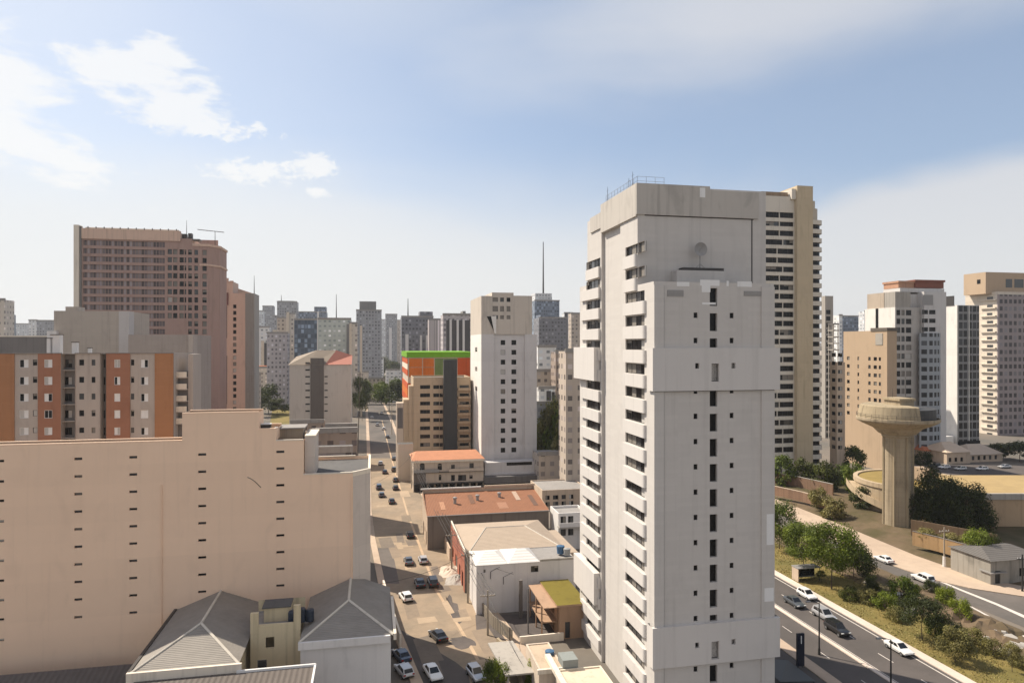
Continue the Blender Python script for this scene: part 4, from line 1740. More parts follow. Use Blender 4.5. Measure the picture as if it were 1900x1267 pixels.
# ================================================================ right-hand group
M_TANL = plaster('tan stucco', (.47, .35, .24), .05, .12, grime=.06)
s_, r_, w_, D_, z_ = block('apartment_block', 'tan stucco block with small square windows behind the water tower', 'apartment building', 1646, 242, 1664, 1565, 613, M_TANL,
                           rows=rows_of(663, 670, 15.6, 8), fcols=(), lcols=((1611, 1615.5), (1621, 1627), (1630.5, 1634.5), (1571.5, 1576.5), (1591, 1594)), refpx=1646)
g = MB()
g.box(-.2, w_ + .1, -.25, D_ * .35, z_ - .2, z_ + 1.0, plaster('dark eave', (.14, .12, .10)))
g.obj('roof_eave', r_)
g = MB()
v0, v1 = s_.V(1638), s_.V(1625)
g.box(-.15, -.005, v0, v1, s_.Z(640), s_.Z(618), M_CONC)
g.obj('terrace_screen', r_)
for y in (628, ):
    pass
s_, r_, w_, D_, z_ = block('apartment_block', 'low beige flats in the shade between the ribbon tower and the tan block', 'apartment building', 1553, 236, 1568, 1540, 672, M_TANW,
                           rows=rows_of(655, 662, 15.6, 12), fcols=((1555, 1563),), lcols=((1543, 1550),), refpx=1553, nx=2)
s_, r_, w_, D_, z_ = block('narrow_tower', 'narrow grey tower peeping out right of the ribbon-window tower', 'tower', 1531, 330, 1546, 1524, 549, M_CONC, rows=rows_of(575, 583, 12, 20), fcols=((1533, 1541),), refpx=1535)
# gap tower: steel scaffold like lift tower
s_ = Site(1546, 300)
r_ = thing('lift_tower', 'thin open lift tower left of the tan block', 'tower', s_.loc, s_.ang)
g = MB()
w_ = s_.U(1556)
for x in (0, w_ - .3):
    for y in (0, 3):
        g.box(x, x + .3, y, y + .3, 0, s_.Z(600), M_CONC)
g.obj('frame', r_)
for y in (600, 612, 624, 636, 648):
    g = MB()
    g.box(-.2, w_ + .1, -.2, 3.5, s_.Z(y) - .5, s_.Z(y), M_CONCD if y == 600 else M_CONC)
    g.obj('floor_slab', r_)

# stepped block, sunlit side and shaded front painted as two tones
s_, r_, w_, D_, z_ = block('stepped_block', 'stepped block with sunlit side and shaded front painted in, and a rust red rooftop house', 'apartment building', 1662, 268, 1750, 1606, 570, plaster('stepped block render in shade', (.47, .44, .405), .06, .16),
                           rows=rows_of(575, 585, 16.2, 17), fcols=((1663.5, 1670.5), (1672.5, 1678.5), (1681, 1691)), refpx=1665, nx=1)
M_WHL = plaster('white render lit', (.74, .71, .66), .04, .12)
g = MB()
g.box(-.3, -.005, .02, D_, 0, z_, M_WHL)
g.obj('sunlit_side', r_)
g = MB()
v0, v1 = s_.V(1631), s_.V(1626)
g.box(-.36, -.301, v0, v1, s_.Z(614), s_.Z(570), G_DARK)
g.obj('side_slot', r_)
u = s_.U(1709)
M_LG = plaster('light grey bay', (.58, .56, .54), .05, .12)
zz = s_.Z(541, u, -1.5)
rows2 = rows_of(575, 583, 16.0, 17)
holes = [(s_.U(a, -1.5), s_.U(c, -1.5), s_.Z(y1, u, -1.5), s_.Z(y0, u, -1.5)) for y0, y1 in rows2 for a, c in ((1711, 1722), (1724, 1736))]
g = MB()
wall(g, mpf(-1.5), [(u, w_, 0, zz)], holes, .25, M_LG)
g.poly([(u, -1.5, 0), (u, 0, 0), (u, 0, zz), (u, -1.5, zz)], M_LG)
g.poly([(w_, -1.5, 0), (w_, 12, 0), (w_, 12, zz), (w_, -1.5, zz)], M_LG)
g.poly([(u, -1.5, zz), (w_, -1.5, zz), (w_, 12, zz), (u, 12, zz)], M_LG)
g.poly([(u, 0, z_), (u, 12, z_), (u, 12, zz), (u, 0, zz)], M_LG)
g.obj('bay', r_)
for h_ in holes:
    add_window(r_, 'f', *h_, .2, 1, 'black', base=-1.5)
for (a, c, y0, m) in ((1609, 1640, 543, plaster('weathered beige', (.46, .38, .30), .12, .35)), (1641, 1661, 541, M_CONC)):
    g = MB()
    va, vc = s_.V(c), s_.V(a)
    g.box(.02, 7, va, vc, z_ - .9, s_.Z(y0, 0, va), m)
    g.obj('roof_house', r_)
for (a, c, y0, y1, v, m) in ((1664, 1709, 545, 572, 2, M_LG), (1670, 1752, 534, 541.5, 1.5, M_LG)):
    g = MB()
    g.box(s_.U(a, v), s_.U(c, v), v, v + 9, s_.Z(y1, 0, v), s_.Z(y0, 0, v), m)
    g.obj('roof_house', r_)
for (a, c, y0, y1, v, m) in ((1667, 1699, 521, 534, 3, plaster('pale terracotta', (.46, .26, .17), .12, .3)), (1698, 1751, 519, 534, 2.5, tile_roof('rust red roof', (.20, .065, .04), .5, .3, 'x'))):
    g = MB()
    ua_, uc_ = s_.U(a, v), s_.U(c, v)
    za, zb_ = s_.Z(y1, ua_, v), s_.Z(y0, ua_, v)
    g.box(ua_, uc_, v, v + 8, za, zb_ - .8, m)
    g.prism([(ua_ - .3, v - .4), (uc_ + .4, v - .4), (uc_ + .4, v + 8.4), (ua_ - .3, v + 8.4)], zb_ - .8, zb_, m, bottom=True)
    g.obj('red_roof_house', r_)
g = MB()
g.box(s_.U(1712, -1.5), s_.U(1731, -1.5), -1.6, -1.505, s_.Z(566, u, -1.5), s_.Z(547, u, -1.5), FRAME_G)
g.obj('terrace_window', r_)
# rounded blue-grey glazed bay lower down
g = MB()
n_ = 10
ub0, ub1 = s_.U(1710, -3), s_.U(1749, -3)
pts = [(ub0, -1.51)] + [(ub0 + (ub1 - ub0) * (i / n_), -1.52 - 1.5 * sin(pi * (.12 + .8 * i / n_))) for i in range(n_ + 1)] + [(ub1, -1.51)]
g.prism(pts, 0, s_.Z(618, u, -3), facade('blue grey bay', (.33, .35, .37), (.012, .013, .016), 2.3, 3.38, .66, .55))
g.obj('curved_bay', r_)

# white slab with black window columns
s_, r_, w_, D_, z_ = block('white_slab_tower', 'white tower with two dark columns of glass down its shaded front', 'tower', 1776, 302, 1817, 1748, 566, plaster('white slab render', (.76, .73, .68), .04, .10, course=(60, 3.1, .95, .04)), D=9)
fm = facade('black window columns', (.24, .235, .23), (.006, .006, .007), 2.4, 3.7, .80, .74, off=.1, zoff=.14)
for (a, c) in ((1776.5, 1796), (1799.5, 1815.5)):
    g = MB()
    g.box(s_.U(a), s_.U(c), -.35, -.005, s_.Z(834), s_.Z(567), fm)
    g.obj('glazed_column', r_)
g = MB()
g.box(.1, w_ - .1, -.6, -.36, 0.05, s_.Z(818), G_DARK)
g.obj('shop_front', r_)
g = MB()
g.box(-.3 , -.005, 1.5, 7, z_ - .02, z_ + 4.2, FRAME_D)
g.obj('roof_sign', r_)
g = MB()
g.box(-6.0, -1.4, .5, 5.5, 0, 4.6, M_WHL)
g.obj('entrance_block', r_)

# cream tower at the right edge, its shaded front painted mauve
M_MV = facade('cream lattice front in shade', (.30, .255, .25), (.035, .03, .034), 2.8, 3.6, .62, .56, var=.12)
M_MVL = plaster('cream lit side', (.66, .58, .48), .05, .2, course=(60, 3.05, .80, .14))
s_, r_, w_, D_, z_ = block('lattice_tower', 'cream tower with many small panes on a front painted as shaded, cut by the right edge of the photo', 'tower', 1850, 340, 1990, 1791, 541, M_MVL)
g = MB()
g.box(.02, w_, -.5, -.005, 0, z_ - 1.5, M_MV)
g.obj('window_lattice', r_)
for i in range(19):
    y = 556 + i * 15.0
    g = MB()
    z = s_.Z(y)
    g.box(-.9, -.005, .3, 9, z - .25, z + .35, M_MVL)
    g.obj('balcony', r_)
    g = MB()
    g.box(-.05, -.004, 2.2 + (i % 3) * .2, 5.6, z + .36, z + 1.7, G_MID)
    g.obj('window', r_)
g = MB()
v = 3
g.box(s_.U(1829, v), w_, v, 16, z_ - .9, s_.Z(505, 0, v), M_TANL)
g.obj('penthouse', r_)
for (a, c) in ((1866, 1878), (1882, 1899)):
    g = MB()
    g.box(s_.U(a, v), s_.U(c, v), v - .06, v - .003, s_.Z(533, 0, v), s_.Z(517, 0, v), G_MID)
    g.obj('window', r_)
g = MB()
v2 = s_.V(1830, s_.U(1829, v))
g.box(s_.U(1829, v) - .06, s_.U(1829, v) - .003, v + 3, v + 5, s_.Z(527, 0, v + 4), s_.Z(519, 0, v + 4), G_DARK)
g.obj('window', r_)

# ================================================================ left: grey blank blocks and pink towers
M_GB = plaster('grey brown blank wall', (.44, .385, .33), .06, .2, course=(2.4, .9, .94, .02))
s_, r_, w_, D_, z_ = block('blank_block', 'grey brown windowless block with a paler right edge, below the big pink tower', 'building', 100, 150, 240, None, 577, M_GB, D=14, refpx=150)
g = MB()
g.box(s_.U(221), w_ + .02, -.25, 3, 0, z_ + .02, plaster('pale grey render', (.50, .47, .45), .05, .15))
g.obj('pale_edge', r_)
g = MB()
g.box(s_.U(114), s_.U(137), 2, 6, z_ - .7, s_.fz(125, 568), M_GB)
g.obj('roof_hut', r_)
s_, r_, w_, D_, z_ = block('blank_block', 'plain grey brown block with a thin pale edge in front of the pink tower', 'building', 238, 140, 359, None, 621, plaster('grey brown blank wall darker', (.36, .31, .275), .06, .2, course=(2.4, .9, .94, .02)), D=16, refpx=300)
g = MB()
g.box(w_ - .9, w_ + .03, -.3, 3, 0, z_ + .03, M_GREYB)
g.obj('pale_edge', r_)
s_, r_, w_, D_, z_ = block('blank_block', 'low dark grey wall block at the left edge behind the striped apartments', 'building', -60, 146, 88, None, 625, M_DGREY, D=14, refpx=40)
g = MB()
g.box(0, w_, -.1, .3, z_, z_ + .25, M_CREAM)
g.obj('coping', r_)
g = MB()
g.box(s_.U(88) + .01, s_.U(106), -.3, 3, 0, s_.fz(95, 614), M_WHITEW)
g.box(s_.U(97), s_.U(103), -.36, -.3, s_.fz(100, 636), s_.fz(100, 624), FRAME_G)
g.obj('white_stair_tower', r_)

M_PK = plaster('mauve pink concrete', (.375, .25, .21), .08, .2)
M_PKC = plaster('pale pink concrete', (.62, .44, .34), .08, .25)


def build_pink():
    s = Site(140, 257)
    root = thing('pink_tower', 'broad mauve pink tower with window bands and a stepped top, upper left', 'tower', s.loc, s.ang)
    w = s.U(386)
    zt = s.fz(250, 429)
    D = 18
    a0 = s.U(154)
    a1 = s.U(308)
    u5 = s.U(357)
    n = 22
    step = 14.75
    rows = [(448 + step * i, 457.5 + step * i) for i in range(n)]
    xs = [(154 + i * 19.2, 154 + i * 19.2 + 17.4) for i in range(8)]
    fh = []
    band = []
    for (y0, y1) in rows[:15]:
        z0, z1 = s.fz(250, y1), s.fz(250, y0)
        band.append((a0, a1 - .4, z0, z1))
    pun = []
    for (y0, y1) in [(463 + step * i, 472.5 + step * i) for i in range(21)]:
        z0, z1 = s.fz(340, y1), s.fz(340, y0)
        for j, (a, c) in enumerate(((311, 319), (321, 329), (333, 341), (342.5, 345.5), (349, 356), (360.5, 367.5))):
            if y0 > 590 and a < 345:
                continue
            pun.append((s.U(a), s.U(c), z0, z1))
    pun2 = [(s.U(375.5), s.U(383.5), h_[2], h_[3]) for h_ in pun if abs(h_[0] - s.U(349)) < .01]
    ztR = s.fz(370, 455)
    ztM = s.fz(350, 443)
    b = MB()
    wall(b, mpf(), [(0, s.U(334), 0, zt), (s.U(334), u5, 0, ztM), (u5, w, 0, ztR)], band + pun + pun2, .7, M_PK)
    b.poly([(0, 0, 0), (0, 0, zt), (0, D, zt), (0, D, 0)], M_PKC)
    b.poly([(0, D, 0), (0, D, zt), (w, D, zt), (w, D, 0)], M_PK)
    x2, y2 = s.U(408, 5), 5.0
    wall(b, lambda a, z, d: (w + (x2 - w) * a, y2 * a + d * .3, z), [(0, 1, 0, ztR)], [], .3, M_PK)
    b.poly([(x2, y2, 0), (x2, D, 0), (x2, D, ztR), (x2, y2, ztR)], M_PK)
    for (xa, xb, z) in ((0, s.U(334), zt), (s.U(334), u5, ztM)):
        b.poly([(xa, 0, z), (xb, 0, z), (xb, D, z), (xa, D, z)], ROOF)
        b.poly([(xb, 0, ztR), (xb, D, ztR), (xb, D, z), (xb, 0, z)], M_PKC)
    b.poly([(u5, 0, ztR), (w, 0, ztR), (x2, y2, ztR), (x2, D, ztR), (u5, D, ztR)], ROOF)
    b.obj('wall', root)
    gb = facade('mauve window band', (.22, .155, .14), (.06, .045, .045), 1.05, 300, .66, 1.0, zoff=-.1)
    for h_ in band:
        g = MB()
        g.box(h_[0], h_[1], .45, .69, h_[2], h_[3], gb)
        g.obj('window_band', root)
    allw = pun + pun2
    allw.sort(key=lambda h_: -h_[2])
    for h_ in allw[:96]:
        add_window(root, 'f', *h_, .45, 1, 'dark')
    g = MB()
    for h_ in allw[96:]:
        g.poly([(h_[0], .5, h_[2]), (h_[1], .5, h_[2]), (h_[1], .5, h_[3]), (h_[0], .5, h_[3])], G_DARK)
    o = g.obj('window_glass', root)
    o['kind'] = 'stuff'
    # cream end pilaster and roof parapet pieces
    g = MB()
    g.box(-.3, s.U(148), -.9, 3, 0, zt + 1.6, M_CREAM)
    g.obj('end_pilaster', root)
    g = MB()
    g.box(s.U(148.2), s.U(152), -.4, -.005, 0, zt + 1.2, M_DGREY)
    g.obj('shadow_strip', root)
    g = MB()
    g.box(s.U(152.2), s.U(335), -.5, 1.0, zt - 3.4, zt + .5, M_PKC)
    g.obj('roof_parapet', root)
    g = MB()
    g.box(s.U(155), s.U(330), 1.6, 2.0, zt + .2, zt + 1.2, M_CREAM)
    for i in range(12):
        u = s.U(160 + i * 15)
        g.box(u, u + .25, 1.2, 1.5, zt + .2, zt + 1.5, FRAME_D)
    g.obj('roof_rail', root)
    for (a, c, y0) in ((337, 346, 434), (349, 356, 433)):
        g = MB()
        g.box(s.U(a, 3), s.U(c, 3), 3, 5, ztM, s.Z(y0, s.U(a), 3), FRAME_D)
        g.obj('roof_tank', root)
    g = MB()
    g.box(s.U(357) + .01, s.U(371), -.6, 3, ztM - .6, ztM - .1, M_DGREY)
    g.obj('canopy', root)
    g = MB()
    g.prism([(w - 3, -.35), (w + .1, -.35), (x2 + .4, y2 - .2), (x2 + .4, D), (w - 3, D)], ztR - 8, ztR - 7.3, M_PKC, bottom=True)
    g.prism([(u5 + .05, -.35), (w + .1, -.35), (x2 + .4, y2 - .2), (x2 + .4, D), (u5 + .05, D)], ztR - .4, ztR + .5, M_PKC, bottom=True)
    g.obj('cornice', root)
    g = MB()
    u = s.U(345, 3)
    g.tube((u, 4, ztM), (u, 4, s.Z(408, u, 3)), .16, .06, FRAME_D, 6)
    g.obj('mast', root)
    g = MB()
    u = s.U(398, 6)
    zz = s.Z(429, u, 6)
    g.tube((u, 7, ztR), (u, 7, zz), .16, .1, FRAME_D, 6)
    g.tube((u - 6.6, 7, zz + .6), (u + 3.4, 7, zz - .2), .13, .13, FRAME_D, 6)
    for q_ in range(7):
        g.tube((u - 6 + q_ * 1.4, 5.8, zz + .5 - q_ * .11), (u - 6 + q_ * 1.4, 8.2, zz + .5 - q_ * .11), .05, .05, FRAME_D, 4)
    g.obj('roof_antenna', root)


build_pink()


def build_pink2():
    s = Site(404, 322)
    root = thing('salmon_tower', 'salmon tower with a black slot and a column of small windows beside the pink tower', 'tower', s.loc, s.ang)
    M_SA = plaster('salmon concrete', (.60, .42, .33), .06, .15)
    M_SB = plaster('grey ribbed concrete', (.36, .33, .30), .06, .3)
    w = s.U(432)
    zt = s.fz(415, 522)
    z2 = s.fz(440, 544)
    w2 = s.U(472)
    D = 14
    ws = []
    for i in range(19):
        y0 = 565 + i * 11.85
        ws.append((s.U(432.5), s.U(438.5), s.fz(435, y0 + 7), s.fz(435, y0)))
    slot = [(s.U(414), s.U(421.5), s.fz(418, 627), s.fz(418, 567)), (s.U(414), s.U(421.5), s.fz(418, 750), s.fz(418, 660))]
    ledge = []
    for i in range(15):
        y0 = 570 + i * 12
        if 624 < y0 < 662:
            continue
        ledge.append((s.U(408), s.U(413), s.fz(410, y0 + 6), s.fz(410, y0)))
    b = MB()
    wall(b, mpf(), [(0, w, 0, zt), (w, s.U(455), 0, z2)], ws + slot + ledge, .7, M_SA)
    wall(b, mpf(.02), [(s.U(455), w2, 0, z2)], [], .2, M_SB)
    b.poly([(w, 0, z2), (w, D, z2), (w, D, zt), (w, 0, zt)], M_SA)
    b.poly([(w2, 0, 0), (w2, D, 0), (w2, D, z2), (w2, 0, z2)], M_SB)
    b.poly([(0, 0, 0), (0, 0, zt), (0, D, zt), (0, D, 0)], M_SA)
    b.poly([(0, D, 0), (0, D, zt), (w2, D, z2), (w2, D, 0)], M_SA)
    b.poly([(0, 0, zt), (w, 0, zt), (w, D, zt), (0, D, zt)], ROOF)
    b.poly([(w, 0, z2), (w2, 0, z2), (w2, D, z2), (w, D, z2)], ROOF)
    b.obj('wall', root)
    for h_ in ws + ledge:
        add_window(root, 'f', *h_, .4, 1, 'dark')
    g = MB()
    for h_ in slot:
        g.box(h_[0], h_[1], .6, .69, h_[2], h_[3], G_DARK)
    g.obj('recessed_slot', root)
    for i in range(6):
        g = MB()
        u = s.U(456 + i * 2.6)
        g.box(u, u + .3, -.25, .015, 0, z2 - .2, M_SB)
        g.obj('rib', root)
    g = MB()
    for (a, c, y) in ((404, 411, 519), (417, 424, 516), (426, 433, 521)):
        g.box(s.U(a), s.U(c), -.3, .6, zt - .3, s.fz(a, y), M_SA)
    g.obj('battlement', root)
    g = MB()
    g.box(s.U(407), s.U(424), -.5, -.005, s.fz(415, 566), s.fz(415, 543), plaster('dark red balcony', (.18, .08, .07)))
    g.obj('upper_loggia', root)
    g = MB()
    u = s.U(471)
    g.tube((u, 1, z2), (u, 1, s.fz(471, 511)), .22, .08, FRAME_D, 6)
    g.obj('mast', root)


build_pink2()


def build_greyhouse():
    s = Site(537, 300)
    root = thing('grey_gabled_block', 'pale block split by a dark strip under a brown roof left of the street', 'building', s.loc, s.ang)
    w = s.U(651)
    z0 = s.fz(545, 677)
    zr = s.fz(600, 650)
    M_P = plaster('pale cream render', (.58, .54, .48), .05, .15)
    p0, p1 = s.U(576), s.U(601)
    ws = []
    for i in range(8):
        y = 672 + i * 12.7
        ws.append((s.U(566.5), s.U(575), s.fz(570, y + 3), s.fz(570, y)))
        if i > 1:
            ws.append((s.U(602), s.U(608), s.fz(605, y + 2.5), s.fz(605, y)))
    D = 22
    b = MB()
    wall(b, mpf(), [(0, p0, 0, z0), (p1, w, 0, z0)], ws, .4, M_P)
    b.poly([(w, 0, 0), (w, D, 0), (w, D, z0), (w, 0, z0)], M_P)
    b.poly([(0, 0, 0), (0, 0, z0), (0, D, z0), (0, D, 0)], M_P)
    b.poly([(0, D, 0), (0, D, z0), (w, D, z0), (w, D, 0)], M_P)
    b.obj('wall', root)
    for h_ in ws:
        add_window(root, 'f', *h_, .3, 1, 'dark')
    g = MB()
    g.box(p0 + .01, p1 - .01, -.4, 2, 0, z0 + 3.0, plaster('dark brown grey strip', (.15, .135, .12), .08, .2))
    g.obj('dark_strip', root)
    b = MB()
    m1 = tile_roof('brown roof', (.27, .215, .16), .6, .25, 'y')
    xa, xb = s.U(585), s.U(622)
    b.poly([(-.6, -.5, z0), (p0, -.5, z0 + .02), (xa, 8, zr), (-.6 + 2, 14, zr - 3)], m1)
    b.poly([(p0, -.5, z0 + .02), (s.U(603), -.5, z0 + .03), (xb, 9, zr), (xa, 8, zr)], m1)
    b.poly([(-.6, D, z0), (1.4, 14, zr - 3), (xa, 8, zr), (xb, 9, zr), (w, D, z0)], m1)
    b.obj('roof', root)
    b = MB()
    m2 = tile_roof('pinkish red roof', (.42, .155, .105), .6, .2, 'y')
    b.poly([(s.U(603), -.5, z0 + .03), (w + .4, -.5, z0 + .1), (w + .4, 10, z0 + 4), (xb, 9, zr)], m2)
    b.poly([(w + .4, -.5, z0 + .1), (w + .4, D, z0), (w + .4, 10, z0 + 4)], M_P)
    b.obj('red_roof', root)


build_greyhouse()

s_, r_, w_, D_, z_ = block('shop_row', 'low tan flat-roofed shops right of the long rust orange warehouse', 'building', 1006, 186, 1092, None, 908, M_TANW, D=14, refpx=1040,
                           rows=[(918, 926), (930, 938)], fcols=((1012, 1020), (1026, 1036), (1042, 1050), (1056, 1064)), par=.3)
s_, r_, w_, D_, z_ = block('back_house', 'white and dark back house between the warehouse end and the white foreground tower', 'house', 1036, 150, 1090, None, 952, M_WHITEW, D=7, refpx=1040,
                           rows=[(958, 972), (980, 994)], fcols=((1040, 1050), (1054, 1064)), par=.5)
g = MB()
g.box(-.2, w_, -1.6, -.01, s_.Z(978), s_.Z(975), M_CONC)
g.box(-.2, w_, -1.6, -1.5, s_.Z(975), s_.Z(967), M_WHITEW)
g.obj('balcony', r_)
# ================================================================ ground, streets, avenue
def groundmat(name, col, col2, sc=.03, var=.25, rough=.95, fine=1.4, crack=0.0):
    if name in MATS:
        return MATS[name]
    m, q, p = newmat(name)
    g = q.n('ShaderNodeNewGeometry')
    pos = g.outputs['Position']
    a = q.noise(pos, sc, 5, .6, .4)
    b = q.noise(pos, fine, 5, .7)
    c = q.noise(pos, sc * 7, 4, .6)
    base = q.mix(q.ramp(a, .35, .68), col, col2)
    f = q.m('ADD', 1 - var, q.m('MULTIPLY', q.m('ADD', q.m('MULTIPLY', b, .6), c), var * 1.25))
    if crack:
        v = q.n('ShaderNodeTexVoronoi')
        v.feature = 'DISTANCE_TO_EDGE'
        q.link(q.mix(.08, pos, g.outputs['Position'], 'ADD'), v.inputs['Vector'])
        v.inputs['Scale'].default_value = .16
        f = q.m('MULTIPLY', f, q.m('SUBTRACT', 1.0, q.m('MULTIPLY', q.m('LESS_THAN', v.outputs['Distance'], .02), crack)))
    q.link(q.mix(1.0, base, f, 'MULTIPLY'), p.inputs['Base Color'])
    p.inputs['Roughness'].default_value = rough
    p.inputs['Specular IOR Level'].default_value = .2
    bu = q.n('ShaderNodeBump')
    bu.inputs['Strength'].default_value = .4
    bu.inputs['Distance'].default_value = .05
    q.link(b, bu.inputs['Height'])
    q.link(bu.outputs[0], p.inputs['Normal'])
    MATS[name] = m
    return m


GM_CITY = groundmat('city ground', (.19, .16, .13), (.13, .12, .105))
GM_STREET = groundmat('sandy street', (.33, .25, .175), (.235, .19, .14), .075, .30)
GM_WALK = groundmat('sandstone pavement', (.50, .39, .29), (.43, .33, .25), .08, .2)
GM_ASPH_SHADOW = groundmat('avenue asphalt and painted shadow', (.115, .10, .092), (.09, .08, .074), .06, .2)  # also colours the hotel shadow painted on the street
GM_ASPH_SHADE = groundmat('worn asphalt and painted shade', (.15, .13, .115), (.11, .10, .09), .05, .25)  # also colours shade painted on the sandy street
GM_KERB = groundmat('pale kerb', (.66, .56, .48), (.58, .48, .40), .1, .15)
GM_GRASS = groundmat('dry green grass', (.215, .162, .055), (.14, .12, .038), .09, .4, fine=3)
GM_DIRT = groundmat('bare earth bank', (.155, .11, .07), (.075, .065, .03), .06, .4, fine=2)
GM_YARD = groundmat('dark yard', (.13, .11, .10), (.09, .08, .075), .1, .3)
M_LINE = plain('road paint', (.62, .56, .50), .7, var=.25)

g = MB()
g.poly([(-5000, -400, 0), (5000, -400, 0), (5000, 7000, 0), (-5000, 7000, 0)], GM_CITY)
struct('ground', g)


def strip(name, L, R, z, m, kerb=0.0, km=None):
    """ribbon between two polylines of ground points; with kerb it is a raised slab"""
    b = MB()
    for i in range(len(L) - 1):
        b.poly([(L[i][0], L[i][1], z), (R[i][0], R[i][1], z), (R[i + 1][0], R[i + 1][1], z), (L[i + 1][0], L[i + 1][1], z)], m)
        if kerb:
            for S_ in (L, R):
                b.poly([(S_[i][0], S_[i][1], 0), (S_[i + 1][0], S_[i + 1][1], 0), (S_[i + 1][0], S_[i + 1][1], z), (S_[i][0], S_[i][1], z)], km or m)
    return struct(name, b)


SL = [gnd(*p) for p in ((796, 1290), (760, 1210), (742, 1165), (717, 1090), (697, 1000), (690, 950), (688, 850), (684, 780), (680, 735), (684, 700), (688, 668))]
SR = [gnd(*p) for p in ((1000, 1290), (948, 1202), (912, 1150), (866, 1095), (822, 1000), (798, 955), (750, 850), (724, 780), (704, 735), (700, 700), (696, 668))]
strip('street', SL[:7], SR[:7], .004, GM_STREET)
strip('street', SL[6:], SR[6:], .004, GM_ASPH_SHADE)  # far stretch darkened in colour for the shade lying on it
SR2 = [gnd(*p) for p in ((1032, 1290), (975, 1200), (936, 1150), (886, 1095), (838, 1000), (811, 955), (758, 850), (729, 780), (707, 735), (702, 700), (697, 668))]
strip('pavement', [Vector(p) + Vector((.05, 0, 0)) for p in SR], SR2, .13, GM_WALK, .13)
SL2 = [gnd(*p) for p in ((770, 1290), (742, 1210), (726, 1165), (703, 1090), (686, 1000), (680, 950), (681, 850), (679, 780), (677, 735), (683, 700), (687, 668))]
strip('pavement', SL2, [Vector(p) - Vector((.05, 0, 0)) for p in SL], .13, GM_WALK, .13)
# worn lighter centre seam of the street
def lerp_line(t, A, B):
    return [a.lerp(b, t) for a, b in zip(A, B)]
strip('road_marking', lerp_line(.60, SL, SR)[:8], lerp_line(.635, SL, SR)[:8], .008, groundmat('worn seam', (.50, .37, .25), (.44, .32, .21), .1, .2))
# cast shadows painted as dark polygons on the left of the street
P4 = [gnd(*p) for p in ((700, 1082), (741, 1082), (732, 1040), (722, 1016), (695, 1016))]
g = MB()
g.poly([(p.x, p.y, .010) for p in P4], GM_ASPH_SHADE)
struct('asphalt_and_shadow_patch', g)
P5 = [gnd(*p) for p in ((744, 1168), (800, 1201), (846, 1228), (868, 1246), (876, 1290), (796, 1290), (762, 1212))]  # follows the hotel's shadow edge, shade painted as a dark surface
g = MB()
g.poly([(p.x, p.y, .011) for p in P5], GM_ASPH_SHADOW)
struct('asphalt_and_shadow_patch', g)
R_ = random.Random(77)
pm = [groundmat('patch a', (.20, .165, .13), (.17, .14, .115), .1, .25), groundmat('patch b', (.42, .32, .225), (.36, .275, .19), .1, .2), groundmat('patch c', (.27, .21, .155), (.22, .175, .13), .1, .25)]
for i in range(26):
    t = R_.random() ** 1.3 * 5.4
    k0 = int(t)
    c = SL[k0].lerp(SL[k0 + 1], t - k0).lerp(SR[k0].lerp(SR[k0 + 1], t - k0), R_.uniform(.12, .88))
    w_, l_, a = R_.uniform(.5, 1.8), R_.uniform(.8, 5.0), GA + R_.uniform(.0, .1)
    g = MB()
    P_ = [(-w_, -l_), (w_, -l_ * R_.uniform(.8, 1)), (w_ * R_.uniform(.8, 1), l_), (-w_, l_ * R_.uniform(.8, 1))]
    g.poly([(c.x + x * cos(a) - y * sin(a), c.y + x * sin(a) + y * cos(a), .013 + i * .0004) for x, y in P_], pm[i % 3])
    struct('asphalt_and_shadow_patch', g)
# yard in front of the shed, the shed's cast shadow put into its colour
g = MB()
g.poly([(p.x, p.y, .012) for p in (gnd(885, 1186), gnd(1050, 1192), gnd(1040, 1138), gnd(882, 1140))], GM_YARD)
struct('yard', g)


def gband(name, x0, x1, y0, y1, z, m, kerb=False, n=1):
    L = [g2w(x0, y0 + (y1 - y0) * i / n) for i in range(n + 1)]
    R = [g2w(x1, y0 + (y1 - y0) * i / n) for i in range(n + 1)]
    return strip(name, L, R, z, m, .1 if kerb else 0)


Y0, Y1 = 30, 420
gband('plaza', 47.5, 59.4, Y0, Y1, .006, GM_ASPH_SHADOW)
gband('pavement', 59.4, 61.3, Y0, Y1, .12, GM_WALK, True)
gband('avenue', 61.3, 77.2, Y0, Y1, .006, GM_ASPH_SHADOW)
gband('lane_divider', 67.7, 68.35, Y0, Y1, .14, GM_KERB, True)
gband('pavement', 77.2, 78.8, Y0, Y1, .14, GM_KERB, True)
gband('road_marking', 76.4, 76.6, Y0, Y1, .010, M_LINE)
gband('road_marking', 68.7, 68.82, Y0, Y1, .010, M_LINE)
for i in range(26):
    gband('road_marking', 72.4, 72.55, 60 + i * 8, 63 + i * 8, .010, M_LINE)
for i in range(22):
    gband('road_marking', 64.4, 64.52, 60 + i * 9, 62.5 + i * 9, .010, M_LINE)
gband('grass_verge', 78.8, 99.0, Y0, Y1, .02, GM_GRASS)
UI = [gnd(*p) for p in ((1930, 1112), (1800, 1092), (1740, 1078), (1680, 1058), (1620, 1036), (1560, 1008), (1500, 978), (1434, 944), (1380, 920))]
UO = [gnd(*p) for p in ((1930, 1094), (1830, 1076), (1760, 1053), (1700, 1032), (1630, 1003), (1565, 976), (1500, 950), (1434, 924), (1380, 905))]
UL = [g2w(100.5, w2g(p)[1]) for p in UI]
UL[0] = g2w(102.0, 88)
UL[1] = g2w(101.6, 98)
strip('upper_road', UL, UI, .028, GM_ASPH_SHADE)
strip('pavement', UI, UO, .16, GM_WALK, .16)
